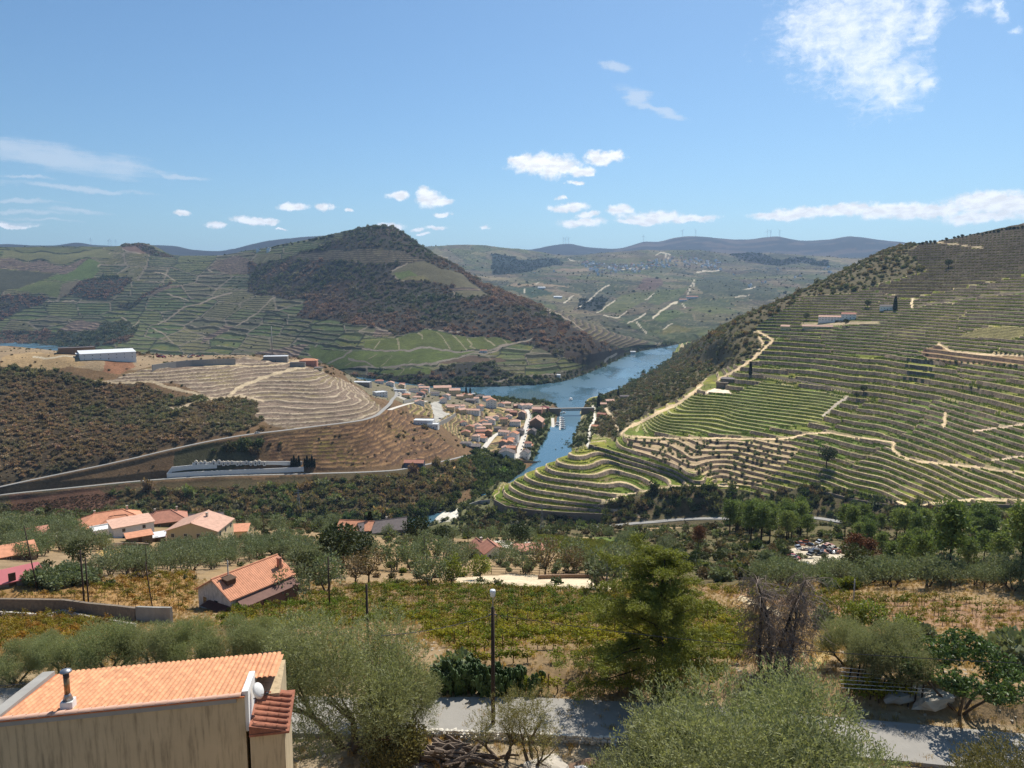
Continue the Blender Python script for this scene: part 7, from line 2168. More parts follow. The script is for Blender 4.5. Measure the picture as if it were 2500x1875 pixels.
    # satellite dish
    ds = empty('satellite_dish', root.matrix_basis @ Vector((W + 0.2, 1.0, H - 0.75)), root.rotation_euler.z, 0.8)
    tag(ds, 'white round satellite dish bolted to the near parapet', 'satellite dish')
    mb = MB()
    prof = [(0.02, 0.10), (0.15, 0.085), (0.30, 0.04), (0.42, -0.03), (0.43, -0.03), (0.31, 0.065), (0.15, 0.11), (0.02, 0.125)]
    mb.lathe(prof, 20)
    add('dish', mb.mesh('dish', M_white, True), ds, (0.30, -0.05, 0.45), (R(64), R(6), R(62)))
    mb = MB(); mb.tube([(0, 0, 0), (0.2, 0, 0.02), (0.28, 0, 0.4)], 0.025, 6); add('bracket', mb.mesh('dish_bracket', M_iron), ds)
    mb = MB(); mb.tube([(0.3, -0.02, 0.2), (0.75, -0.45, 0.45)], 0.014, 5); mb.box(0.70, 0.82, -0.52, -0.40, 0.42, 0.52); add('receiver_arm', mb.mesh('dish_arm', M_iron), ds)


near_house()

# ================================================================== INDIVIDUAL TREES AND BUSHES
CEDAR = cedar_tree(); DEAD = dead_tree(); LOQUAT = loquat_tree()
def gp(px, py, skip=0): return S1.ground(px, py, skip)


plant('cedar_tree', 'large spreading yellow green conifer beside the lane', 'tree', None, gp(1606, 1692), CEDAR, 0.9, 0.0)
plant('dead_tree', 'bare brown weeping tree right of the big conifer', 'tree', None, gp(1880, 1640), DEAD, 1.0, 0.3, part='twigs')
plant('loquat_tree', 'dark glossy leaved tree with several thin trunks by the lane', 'tree', None, gp(2344, 1735), LOQUAT, 1.0, 0.0)
plant('olive_tree', 'big olive tree overhanging the right side of the near house', 'tree', None, gp(858, 1826), OLV_NEAR[0], 1.34, 0.4)
plant('olive_tree', 'second olive stem grown into the big olive by the near house', 'tree', None, gp(980, 1806), OLV_NEAR[1], 0.72, 1.9)
plant('olive_tree', 'large silvery olive filling the bottom right foreground', 'tree', None, S1.at(10.6, 33.0), OLV_NEAR[1], 1.55, 2.0)
plant('olive_tree', 'left hand olive of the bottom right foreground clump', 'tree', None, S1.at(8.0, 35.6), OLV_NEAR[0], 1.0, 4.0)
plant('olive_tree', 'right hand olive of the bottom right foreground clump', 'tree', None, S1.at(14.2, 35.5), OLV_NEAR[0], 1.22, 5.2)
plant('olive_tree', 'brownish olive in the bottom right corner', 'tree', None, S1.at(21.0, 29.2), OLV_NEAR[1], 1.12, 1.0, M_olive_brown)
plant('olive_tree', 'brownish olive cut by the right edge of the picture', 'tree', None, S1.at(25.2, 32.5), OLV_NEAR[0], 1.25, 3.0, M_olive_brown)
plant('olive_sapling', 'pale young olive left of the lamp post foot', 'tree', None, gp(1228, 1856), SAPLING, 1.0, 0.5, M_olive_pale)
plant('olive_sapling', 'pale thin young olive right of the lamp post', 'tree', None, gp(1300, 1866), SAPLING, 1.12, 2.6, M_olive_pale)
shrub('olive_bush', 'dense rounded olive bush at the bottom centre', 'bush', None, gp(968, 1880), bush_mesh('bush_detail', np.random.default_rng(77), M_olive_brown, 5200, 0.085, squash=1.1, nl=9), 2.3)
# row behind the near house
for k, (px, py, s) in enumerate([(40, 1668, .62), (150, 1662, .72), (265, 1655, .92), (370, 1645, .86), (470, 1640, .80), (570, 1640, .84), (660, 1632, .70), (730, 1640, .62), (110, 1620, .55), (440, 1600, .55), (640, 1590, .58)]):
    plant('olive_tree', ['leftmost', 'second', 'third', 'fourth', 'fifth', 'sixth', 'seventh', 'rightmost', 'small rear left', 'small rear middle', 'small rear right'][k] + ' silvery olive of the row behind the near tiled roof', 'tree', 'olives behind the near house', gp(px, py), OLV_NEAR[k % 2], s * 0.74)
# right side, between lane and vineyard
plant('olive_tree', 'round olive with shade pool left of its two neighbours', 'tree', None, gp(2068, 1624), OLV_NEAR[0], 0.56)
plant('olive_tree', 'leaning olive in the middle of three by the trellis', 'tree', None, gp(2136, 1662), OLV_NEAR[1], 0.60)
plant('olive_tree', 'thick trunked olive nearest the glossy tree', 'tree', None, gp(2186, 1670), OLV_NEAR[0], 0.64)
for lb, px, py, s in (('yellow green tree behind the round olive', 2080, 1548, .80), ('yellow green tree with spreading crown in the dry grass', 2125, 1552, .86), ('low yellow green tree right of the spreading one', 2205, 1578, .72)):
    plant('terebinth_tree', lb, 'tree', None, gp(px, py), LIME[0], s)
for lb, px, py, s in (('dark olive bush beside the dry path', 2012, 1535, 1.8), ('grey bush at the vineyard corner', 2255, 1560, 1.6), ('green bush near the right edge above the lane', 2455, 1600, 2.3), ('dark bush hugging the right edge', 2500, 1640, 2.6), ('small olive bush at the vineyard edge', 2215, 1545, 1.4)):
    shrub('bush', lb, 'bush', None, gp(px, py), BUSH_OLIVE, (s, s, s * 1.1), mat=None)
# prickly pears
def cactus_stem(seed):
    g = np.random.default_rng(seed); mb = MB()
    x = y = z = 0.0
    for j in range(5):
        for br in range(1 + (j > 0) + (j > 2)):
            a = g.random() * 3.14; t = (g.random() - 0.5) * 1.1
            c, s_ = math.cos(a), math.sin(a)
            ox, oy = (br - (j > 0) * 0.5) * 0.16 * c * (j > 0), (br - (j > 0) * 0.5) * 0.16 * s_ * (j > 0)
            ring = []
            for q in range(8):
                u = 6.283 * q / 8
                lx, lz = 0.14 * math.sin(u), 0.21 - 0.22 * math.cos(u)
                ring.append((x + ox + lx * c + t * lz * 0.5, y + oy + lx * s_, z + lz))
            mb.raw(ring + [(p[0] - s_ * 0.05, p[1] + c * 0.05, p[2]) for p in ring], [tuple(range(8)), tuple(range(15, 7, -1))] + [(q, (q + 1) % 8, 8 + (q + 1) % 8, 8 + q) for q in range(8)])
        x += (g.random() - .5) * 0.2; z += 0.30
    return mb.mesh('cactus_stem', M_cactus)


ME_CACT = [cactus_stem(s) for s in (91, 92, 93, 94)]
for lb, px, py, s in (('prickly pear clump left of the lamp post', 1150, 1690, 1.2), ('prickly pear clump behind the lamp post', 1238, 1692, 1.05)):
    r = empty('prickly_pear', gp(px, py), 0.1, s); tag(r, lb, 'cactus', 'prickly pears by the lane')
    for k in range(44):
        add('stem', ME_CACT[k % 4], r, (RNG.normal() * 1.1, RNG.normal() * .5, -0.1), (0, 0, RNG.random() * 6), (0.8 + .5 * RNG.random(),) * 3)
shrub('bush', 'scrappy bush left of the prickly pears', 'bush', None, gp(1100, 1672), BUSH_OLIVE, 2.0)

# ---- middle distance
big = [('tall dark evergreen oak in the centre of the groves', 835, 1402, OAK[0], 1.45), ('dark evergreen oak leaning on the tall one', 880, 1385, OAK[1], 1.15), ('dark bushy oak right of the old tiled house', 755, 1438, OAK[1], 0.9), ('round grey olive behind the old tiled house', 800, 1442, OLV_MID[0], 1.35), ('grey olive in front of the old tiled house', 705, 1468, OLV_MID[1], 1.25), ('olive casting a shadow above the vineyard', 1050, 1432, OLV_MID[2], 1.3), ('bright green fruit tree left of the pale clearing', 1103, 1426, LIME[0], 1.2), ('dense green tree beside the pale clearing', 1172, 1415, LIME[0], 1.15), ('brownish spreading tree behind the vineyard', 900, 1424, BROWN[0], 1.3), ('dry brown tree left of the brownish spreading one', 870, 1428, BROWN[0], 1.1), ('dark round oak above the mid vineyard', 1020, 1335, OAK[0], 1.35), ('orange tinged oak right of the dark round one', 1080, 1340, OAK[1], 1.0), ('wide dark carob tree near the white lane', 1270, 1340, OAK[0], 1.15), ('bare brown tree behind the pale clearing', 1330, 1405, BROWN[0], 1.5), ('second bare brown tree behind the clearing', 1400, 1402, BROWN[0], 1.2), ('leaning olive at the right end of the clearing', 1490, 1448, OLV_MID[0], 1.7), ('bushy oak left of the conifer top', 1455, 1435, OAK[1], 0.8), ('dark ball shaped tree among the left vineyards', 197, 1392, OAK[0], 0.82), ('round brown carob in front of the pines', 2085, 1422, OAK[1], 1.0)]
for lb, px, py, mm, s in big:
    plant('tree', lb, 'tree', None, gp(px, py), mm, s)
plant('cypress', 'slim dark cypress by the grey roofed river house', 'tree', None, gp(904, 1302), (MB().mesh('none', M_bark), ME_SPIRE), 10) if False else None


def cypress(lb, S, px, py, h, w=1.0, skip=0):
    p = S.ground(px, py, skip)
    r = empty('cypress_tree', p, random.random() * 6, (h * w, h * w, h))
    tag(r, lb, 'tree')
    mb = MB(); mb.tube([(0, 0, -0.1), (0, 0, 0.12)], 0.025, 6)
    add('trunk', mb.mesh('cypress_trunk', M_bark_dark), r); add('crown', ME_SPIRE, r)


cypress('slim dark cypress by the grey roofed river house', S1, 904, 1303, 9)
cypress('tall lone cypress on the terraces below the ridge track', S3, 1832, 916, 17, 0.75)
cypress('dark cypress rising beside the white chapel like house', S3, 2185, 758, 20, 0.9)
cypress('cypress between the lane and the tiled house on the right bank', S3, 1461, 998, 24, 0.75)
cypress('cypress behind the right bank houses', S3, 1509, 968, 15, 0.9)
cypress('left one of the cypress pair by the hotel', S2, 1138, 968, 18, 0.8)
cypress('right one of the cypress pair by the hotel', S2, 1148, 970, 18, 0.8)
plant('oak_tree', 'dark round evergreen in the valley between terrace fans', 'tree', None, S3.ground(2018, 1142), OAK[0], 2.6)
for k in range(9):
    cypress(['first', 'second', 'third', 'fourth', 'fifth', 'sixth', 'seventh', 'eighth', 'ninth'][k] + ' small cypress right of the cemetery, counted from it', S2, 712 + k * 6 + (k > 3) * 8, 1142, 10 + 3 * (k % 2), 0.8)


def grove(S, n, poly, meshes, smin, smax, label, group, name='olive_tree', cat='tree', mat=None, skip=0, mind=None):
    """scatter single trees inside a picture polygon; each is a thing of its own"""
    P = np.array(poly, float); k = 0; tries = 0; pl = []
    while k < n and tries < n * 40:
        tries += 1
        x = P[:, 0].min() + np.ptp(P[:, 0]) * RNG.random(); y = P[:, 1].min() + np.ptp(P[:, 1]) * RNG.random()
        if not inpoly(np.array([x]), np.array([y]), poly)[0]: continue
        p = S.ground(x, y, skip)
        if mind and any((p - q).length < mind for q in pl): continue
        pl.append(p)
        s = smin + (smax - smin) * RNG.random()
        mm = meshes[int(RNG.integers(len(meshes)))]
        if isinstance(mm, tuple): plant(name, label, cat, group, p, mm, s, crown_mat=mat)
        else: shrub(name, label, cat, group, p, mm, s, mat=mat)
        k += 1


grove(S1, 70, [(230, 1400), (330, 1372), (480, 1345), (640, 1335), (690, 1350), (640, 1362), (520, 1395), (430, 1402), (300, 1408)], OLV_MID, .7, 1.1, 'olive tree in the grove between the cream house and the left vineyard', 'olives of the left grove', mind=3.2)
grove(S1, 34, [(0, 1335), (120, 1320), (240, 1325), (260, 1345), (140, 1352), (60, 1375), (0, 1345)], OLV_MID, .7, 1.1, 'olive tree around the stone barn at the left edge', 'olives by the stone barn', mind=3.5)
grove(S1, 24, [(0, 1300), (120, 1290), (210, 1305), (200, 1318), (0, 1330)], OLV_MID, .9, 1.4, 'grey green tree on the bank left of the orange villa', 'trees left of the villa', mind=4)
grove(S1, 22, [(80, 1425), (180, 1405), (250, 1405), (240, 1425), (120, 1440)], [BUSH_OLIVE], 1.4, 2.4, 'bushy olive regrowth in front of the left vineyard', 'olive bushes by the pink roof', name='olive_bush', cat='bush')
grove(S1, 46, [(600, 1325), (760, 1330), (900, 1345), (900, 1380), (760, 1400), (650, 1350)], OLV_MID + [BUSH_OLIVE], .9, 1.3, 'olive tree on the slope behind the old tiled house', 'olives behind the old house', mind=3)
grove(S1, 46, [(560, 1268), (700, 1278), (880, 1296), (900, 1330), (760, 1325), (620, 1305)], [BUSH_OLIVE, BUSH_BROWN, BUSH_OAK, OLV_MID[0]], 1.0, 1.7, 'bush or small tree around the riverside sheds', 'bushes by the river sheds', name='bush', cat='bush', mind=3)
grove(S1, 60, [(920, 1310), (1150, 1308), (1300, 1315), (1300, 1335), (1180, 1335), (1130, 1400), (960, 1400), (930, 1350)], [OLV_MID[0], OLV_MID[1], BUSH_OLIVE, BUSH_LIME, BUSH_BROWN], .9, 1.5, 'mixed tree or bush on the middle slope left of the little white house', 'mid slope trees', name='tree', mind=4)
grove(S1, 50, [(1210, 1370), (1450, 1360), (1560, 1380), (1560, 1405), (1230, 1400)], [BUSH_OLIVE, BUSH_BROWN, BUSH_OLIVE, OLV_MID[2]], .9, 1.6, 'grey bush on the slope behind the pale clearing', 'bushes behind the clearing', name='bush', cat='bush', mind=3)
grove(S1, 30, [(1460, 1310), (1640, 1320), (1700, 1360), (1600, 1390), (1500, 1370)], [OLV_MID[0], BUSH_OLIVE], .8, 1.2, 'young olive dotted beside the green vineyard steps', 'young olives by the steps', mind=4)
grove(S1, 80, [(1840, 1412), (2000, 1400), (2300, 1405), (2620, 1412), (2620, 1455), (2300, 1440), (2060, 1435), (1860, 1440)], OLV_MID, .6, 1.1, 'olive tree in the dense band behind the right vineyard', 'olives of the right band', mind=2.6)
grove(S1, 44, [(1650, 1340), (1800, 1330), (1930, 1350), (1960, 1400), (1850, 1420), (1700, 1420), (1640, 1390)], [BUSH_OLIVE, BUSH_OAK, BUSH_BROWN], 1.6, 2.8, 'dull green bush in the thicket left of the scrapyard', 'thicket bushes', name='bush', cat='bush', mind=3.5)
grove(S1, 9, [(1990, 1420), (2060, 1410), (2080, 1440), (2000, 1450)], [BUSH_LIME, BUSH_OLIVE], 1.2, 2.0, 'bush at the edge of the scrapyard track', 'bushes by the track', name='bush', cat='bush')
for k, (px, py, s) in enumerate([(2214, 1414, 1.0), (2248, 1418, .78), (2312, 1418, 1.12), (2175, 1408, .80), (2440, 1406, .95), (2120, 1345, .9), (2095, 1340, .85), (2460, 1350, .8), (2360, 1412, .9), (2492, 1420, 1.0), (2280, 1380, .9), (2150, 1370, .8), (2400, 1380, .85), (2235, 1370, .9), (2340, 1370, .8), (2520, 1390, 1.0)]):
    plant('pine_tree', 'dark trunked pine in the stand right of the scrapyard', 'tree', 'pines right of the scrapyard', gp(px, py), PINE[k % 3], s * 0.98)
grove(S1, 36, [(1930, 1300), (2100, 1300), (2300, 1300), (2600, 1298), (2600, 1350), (2300, 1345), (2100, 1335), (1960, 1325)], PINE, .85, 1.3, 'pine in the wood behind the scrapyard', 'pines behind the scrapyard', name='pine_tree', mind=5)
grove(S1, 26, [(1790, 1290), (1960, 1290), (1950, 1330), (1830, 1330), (1780, 1310)], PINE, 1.0, 1.5, 'pine in the stand above the thicket', 'pines above the thicket', name='pine_tree', mind=5)
for lb, px, py, s in (('rust brown dying pine at the scrapyard edge', 2085, 1400, .68), ('second rust brown dying pine next to it', 2118, 1402, .62), ('small rusty conifer in the valley thicket', 1705, 1350, .6)):
    plant('dying_pine', lb, 'tree', None, gp(px, py), PINE[1], s * 1.3, crown_mat=M_rust)
# olives on the right hill
ol = S3.pick(S3.mask('olive_terrace'), 210)
for (a, b, n) in (((2050, 1195), (2185, 1226), 14), ((2330, 945), (2430, 950), 6), ((2410, 860), (2500, 868), 9), ((2260, 880), (2480, 895), 16)):
    ol = np.vstack([ol, [S3.ground(a[0] + (b[0] - a[0]) * k / (n - 1), a[1] + (b[1] - a[1]) * k / (n - 1))[:] for k in range(n)]])
n = len(ol); ss = 1.5 + .9 * RNG.random(n)
scatter('terrace_olives', 'small grey olives dotted along the stepped grove and terrace edges of the right hill', 'olives', ol, np.stack([ss, ss, ss * 1.15], 1), RNG.random(n) * 6, tints(n, [(128, 130, 98), (112, 116, 84), (104, 110, 78)]), RNG.integers(0, 2, n), OLIVES_FAR)
for lb, px, py, s in (('round dark tree beside the white chapel like house', 2118, 752, 1.6), ('bushy tree in front of the estate house', 2065, 796, 1.4), ('green tree alone high on the upper slope', 2315, 655, 1.9), ('tree left of the estate house', 1968, 782, 1.5), ('green tree clump at the meeting of terrace walls', 2108, 962, 1.3), ('second green tree at the meeting of terrace walls', 2092, 975, 1.0)):
    plant('tree', lb, 'tree', None, S3.ground(px, py), OAK[0], s)
for k in range(34):
    f = k / 33
    px = 2185 + 320 * f; py = 601 - 52 * f + (RNG.random() - 0.5) * 4
    shrub('tree', 'small tree standing on the skyline of the right hill', 'tree', 'skyline trees of the right hill', S3.ground(px, py + 5), BUSH_OAK, 2.0 + 2.6 * RNG.random())
for k in range(46):
    px = 640 + 300 * RNG.random()
    S4y = np.interp(px, [640, 720, 780, 840, 890, 930, 950], [604, 591, 579, 566, 556, 552, 556])
    shrub('tree', 'dark tree along the ridge line below the peak lodge', 'tree', 'ridge trees of the dark peak', S4.ground(px, S4y + 3 + 3 * RNG.random()), BUSH_OAK, 5 + 4 * RNG.random())

# ---- vines of the near vineyards
def pid_at(S, x, y):
    a = math.atan2(x, y); d = math.hypot(x, y)
    u = int(round((a - S.az[0]) / (S.az[1] - S.az[0])))
    if not 0 <= u < len(S.az): return -1
    v = int(np.searchsorted(S.D[:, u], d))
    if v >= S.D.shape[0]: return -1
    return S.names[S.pid[v, u]] if S.pid[v, u] >= 0 else ''


def vineyard(names, drow, dvine, dmin, dmax, keep, tiltdeg=0.0):
    out = []
    c, s = math.cos(R(tiltdeg)), math.sin(R(tiltdeg))
    for i in range(int(dmin / drow), int(dmax / drow)):
        for j in range(-130, 131):
            yy = i * drow + (RNG.random() - .5) * .15; xx = j * dvine + (RNG.random() - .5) * .35
            x, y = xx * c - yy * s, xx * s + yy * c
            if y < 30: continue
            if pid_at(S1, x, y) in names and RNG.random() < keep:
                out.append((x, y, S1.zat(x, y)))
    return out


V1 = vineyard(('vineyard_mid',), 3.6, 1.12, 50, 175, 0.86)
V2 = vineyard(('vineyard_left', 'vineyard_low'), 2.6, 1.35, 50, 200, 0.78, 14)
V3 = vineyard(('vineyard_right',), 3.0, 1.4, 60, 190, 0.8, -6)
V4 = vineyard(('vineyard_top', 'vineyard_steps', 'vineyard_green'), 2.4, 1.2, 100, 420, 0.85, 25)
V1.sort(key=lambda p: math.hypot(p[0], p[1]))
for k, p in enumerate(V1[:300]):
    shrub('grapevine', 'single grapevine in the front rows of the mid vineyard', 'grapevine', 'front vines of the mid vineyard', p, ME_VINE[int(RNG.choice(4, p=[.5, .2, .28, .02]))], (lambda q: (1.15 * q, .7 * q, .85 * q))(0.72 + .36 * RNG.random()), (RNG.random() - .5) * .3 + (math.pi if RNG.random() < .5 else 0))
for P, pal, nm, lb, hs in ((V1[300:], [(100, 118, 44), (124, 128, 48), (96, 114, 42), (144, 130, 54)], 'vineyard_rows', 'yellow green vine rows of the mid vineyard behind the first rows', 1.0),
                       (V2, [(150, 128, 52), (134, 124, 50), (160, 120, 60), (116, 116, 46)], 'vineyard_rows', 'autumn yellow vines of the left vineyard behind the stone wall', .95),
                       (V3, [(124, 124, 48), (108, 116, 46), (140, 128, 56)], 'vineyard_rows', 'thin green vines on the pinkish earth of the right vineyard', 1.05),
                       (V4, [(104, 112, 46), (124, 122, 52)], 'vineyard_rows', 'distant small vineyards on the near shoulder', 1.1)):
    P = np.array(P); n = len(P)
    scatter(nm, lb, 'vines', P, np.stack([1.15 * (q_ := (0.70 + .36 * RNG.random(n)) * hs), .7 * q_, .85 * q_], 1), (RNG.random(n) - .5) * .5 + math.pi * (RNG.random(n) < .5), tints(n, pal), RNG.choice(4, n, p=[.3, .36, .22, .12]), VINES)
# posts and wires of the front rows
mb = MB(); mb.tube([(0, 0, -.3), (0, 0, 1.5)], .045, 5); ME_POST = mb.mesh('vine_post', M_wood)
for k, p in enumerate(V1[:300:7]):
    shrub('vine_post', 'thin wooden post standing among the front vines', 'post', 'posts of the front vines', (p[0] + .5, p[1], p[2]), ME_POST, 1.0)
# dry grass tufts and stones on the near ground
mbg = MB(); gg = np.random.default_rng(99)
c0 = gg.normal(size=(26, 3)) * np.array([.10, .10, 0]); mbg.quads(leaf_quads(c0, gg.normal(size=(26, 3)) * .45 + np.array([0, 0, 1]), .30, .025, gg))
mst = MB(); q = ico_verts(); mst.raw(q[0] * np.array([.5, .4, .3]) * (1 + .15 * gg.normal(size=(len(q[0]), 1))), q[1])
GRASS = proto_collection('grass_tufts', [libobj('g0', mbg.mesh('grass_tuft', M_scrub))]); STONES = proto_collection('stones', [libobj('s0', mst.mesh('stone', simple('loose_stone', (176, 164, 144), .95, .2, 2.0)))])
nearm = (S1.D < 150) & (S1.D > 36)
p = S1.pick(nearm & S1.mask('dry_grass', 'vineyard_mid', 'vineyard_left', 'vineyard_low', 'vineyard_right', 'verge', 'scree', 'dry_track'), 26000); n = len(p)
scatter('dry_grass', 'short dry straw coloured grass over the near ground', 'grass', p, .6 + 1.0 * RNG.random(n), RNG.random(n) * 6, tints(n, [(190, 156, 104), (170, 136, 92), (150, 132, 86), (176, 150, 112)]), np.zeros(n, int), GRASS)
p = S1.pick((S1.D < 75) & (S1.D > 36) & S1.mask('verge', 'scree', 'dry_grass'), 3800); n = len(p)
scatter('loose_stones', 'loose pale stones scattered on the near ground', 'stones', p, .10 + .35 * RNG.random(n) ** 3, RNG.random(n) * 6, tints(n, [(180, 170, 150)]), np.zeros(n, int), STONES)
p = S1.pick((S1.D < 460) & (S1.D > 140), 2600); n = len(p)
k = fbm(p[:, 0] / 22, p[:, 1] / 22, 5, 3) > .48; p = p[k]; n = len(p)
scatter('low_scrub', 'low dry scrub dotted over the near shoulder', 'scrub', p, .4 + 1.0 * RNG.random(n), RNG.random(n) * 6, tints(n, DRY + GRN + [(112, 116, 88)] * 3), RNG.integers(0, 4, n), SCRUBS)

th = S1.mask('thicket', 'shoulder') & (S1.D > 150) & (S1.D < 500)
p = S1.pick(th, 2800); n = len(p)
ss = .7 + 1.9 * RNG.random(n) ** 2
scatter('thicket', 'grey green and brown thicket filling the near valley side', 'scrub', p, np.stack([ss, ss, ss * 1.1], 1), RNG.random(n) * 6, tints(n, GRN + DRY[:3] + [(112, 116, 84)] * 4) * 1.25, RNG.integers(0, 4, n), SCRUBS)

# ================================================================== SMALL THINGS OF THE PLACE
# ---- poles, lamp, cables
M_pole = simple('creosote_pole', (66, 54, 46), 0.9, 0.2, 5.0)
M_lamp = simple('white_lamp', (226, 226, 224), 0.4, 0.03, 2.0)


def pole(lb, S, px, py, h, r=0.11, lamp=False, arm=0.0, mat=None, name='utility_pole', cat='pole', loc=None, skip=0, lean=0.0):
    p = loc if loc is not None else S.ground(px, py, skip)
    e = empty(name, p); tag(e, lb, cat)
    mb = MB(); mb.tube([(0, 0, -0.6), (lean, 0, h)], [r, r * 0.8], 8)
    add('post', mb.mesh('post', mat or M_pole, True), e)
    if arm:
        mb = MB(); mb.tube([(-arm, 0, h - 0.5), (arm, 0, h - 0.5)], 0.05, 5); add('crossarm', mb.mesh('crossarm', M_iron), e)
    if lamp:
        mb = MB(); mb.tube([(0, 0, h - 0.1), (0.02, 0, h + 0.75)], 0.045, 6); add('bracket', mb.mesh('lamp_bracket', M_steel), e)
        mb = MB(); mb.lathe([(0.07, h + 0.70), (0.16, h + 0.78), (0.20, h + 1.15), (0.17, h + 1.22)], 12); add('lamp', mb.mesh('lamp_head', M_lamp, True), e)
        for k, (s1, zz) in enumerate(((0.30, h - 0.9), (0.26, h - 1.15))):
            mb = MB(); mb.tube([(s1 * math.cos(a), 0.12, zz + s1 * 1.3 * math.sin(a)) for a in np.linspace(0, 6.283, 18)], 0.016, 4, cap=False)
            add('cable_coil', mb.mesh('cable_coil', M_iron), e)
        mb = MB(); mb.box(-0.28, 0.28, -0.05, 0.05, h - 0.55, h - 0.49); add('crossarm', mb.mesh('crossarm', M_iron), e)
    return e, p + Vector((lean, 0, h))


def cable(lb, a, b, sag, r=0.02, mid=None):
    pts = []
    for k in range(21):
        f = k / 20
        q = a.lerp(b, f); q.z -= sag * 4 * f * (1 - f)
        pts.append(q)
    mb = MB(); mb.tube(pts, r, 4)
    o = add('power_cable', mb.mesh('power_cable', M_iron)); tag(o, lb, 'cable')


_, top = pole('dark wooden pole with white lamp beside the lane', S1, 1204, 1774, 8.6, 0.15, True)
def at_d(px, py, d):
    a, t = pix(px, py)
    return Vector((d * math.sin(a), d * math.cos(a), CAM_Z + d * t))


tw = top - Vector((0, 0, 0.5))
_, tp2 = pole('pole hidden in olives that ends the left cable', S1, 900, 1640, 7.2, 0.11)
cable('cable from the lamp pole away into the big olive', tw, at_d(930, 1552, 44), 0.25, 0.022)
cable('black cable crossing the right side of the picture', tw, at_d(2560, 1622, 46), 0.5, 0.022)
cable('black cable passing over the near tiled roof', at_d(-60, 1680, 46), at_d(690, 1586, 44), 0.2, 0.022)
pole('leaning wooden pole with stay wire in the mid vineyard', S1, 805, 1490, 8.2, 0.13)
pole('left one of the pole pair by the stone wall', S1, 207, 1492, 9.4, 0.15, arm=0.5)
pole('right one of the pole pair by the stone wall', S1, 218, 1496, 8.6, 0.13)
pole('thin tilted pole at the end of the stone wall', S1, 378, 1515, 8.2, 0.09, lean=-0.8)
pole('thin tilted pole between pink roof and vineyard', S1, 92, 1440, 10.5, 0.10, lean=-1.3)
pole('thin pole at the edge of the left vineyard', S1, 360, 1408, 6.0, 0.08)
pole('grey pole in front of the old tiled house', S1, 561, 1484, 7.5, 0.12, lamp=False, arm=0.4, mat=M_conc)
pole('concrete pole beside the leaning olive of the clearing', S1, 1481, 1450, 7.4, 0.16, mat=M_conc)
pole('lamp topped pole in the right vineyard', S1, 2082, 1496, 4.8, 0.10, arm=0.2, mat=M_conc)
pole('thin pole by the left villa trees', S1, 190, 1308, 8, 0.12)
pole('thin pole above the small garden left of the red sheds', S1, 645, 1322, 11, 0.12)
pole('thin pole behind the bright fruit tree', S1, 1037, 1385, 8, 0.10)
pole('thin pole left of the little white house', S1, 1143, 1348, 9, 0.12)
pole('tall slender mast rising behind the white store', S2, 665, 872, 50, 0.9, name='mast', cat='mast', mat=M_conc)


def pylon(lb, S, px, py, h, skip=0):
    p = S.ground(px, py, skip); e = empty('pylon', p); tag(e, lb, 'pylon')
    mb = MB(); w = h * 0.07; r = h * 0.006
    for sx in (-1, 1):
        for sy in (-1, 1):
            mb.tube([(sx * w, sy * w, -1), (sx * w * 0.25, sy * w * 0.25, h * 0.8), (0, 0, h)], r, 4)
    for k in range(9):
        z0, z1 = h * 0.088 * k, h * 0.088 * (k + 1)
        a, b = w * (1 - 0.75 * z0 / (h * 0.8)), w * (1 - 0.75 * z1 / (h * 0.8))
        for (u0, v0, u1, v1) in ((-1, -1, 1, -1), (1, -1, 1, 1), (1, 1, -1, 1), (-1, 1, -1, -1)):
            mb.tube([(u0 * a, v0 * a, z0), (u1 * b, v1 * b, z1)], r * 0.7, 3); mb.tube([(u1 * a, v1 * a, z0), (u0 * b, v0 * b, z1)], r * 0.7, 3)
    add('tower', mb.mesh('pylon_tower', M_steel), e)
    for z, L in ((0.80, 0.16), (0.89, 0.12)):
        mb = MB(); mb.tube([(-h * L, 0, h * z), (0, 0, h * (z + 0.02)), (h * L, 0, h * z)], r * 1.2, 4); add('crossarm', mb.mesh('pylon_arm', M_steel), e)
    return p + Vector((0, 0, h * 0.8))


pa = pylon('steel lattice pylon in front of the rounded terraces', S1, 1323, 1294, 16)
pb = pylon('steel lattice pylon on the scrub slope behind the red shed', S2, 730, 1252, 25)
for k, dx in enumerate((-1.8, 0, 1.8)):
    cable(['upper', 'middle', 'lower'][k] + ' wire between the two lattice pylons', pa + Vector((dx, 0, k * .8)), pb + Vector((dx, 0, k * .8)), 6, 0.05)
    cable(['upper', 'middle', 'lower'][k] + ' long wire over the valley to the right', pa + Vector((dx, 0, k * .8)), at_d(2560, 1240 + k * 26, 520), 9, 0.05)

# ---- dry stone walls
def rock_verts(g, sx, sy, sz):
    q = ico_verts()
    v = q[0] * np.array([sx, sy, sz]) * (1 + 0.14 * g.normal(size=(len(q[0]), 1)))
    return np.sign(v) * np.abs(v / np.array([sx, sy, sz])) ** 0.7 * np.array([sx, sy, sz]), q[1]


gr = np.random.default_rng(3)
ROCKS = []
for k in range(6):
    v, f = rock_verts(gr, .30, .20, .17); mb = MB(); mb.raw(v, f); ROCKS.append(mb.mesh('wall_stone', simple('white_wall_stone', (212, 204, 188), .95, .2, 3.0, .3)))


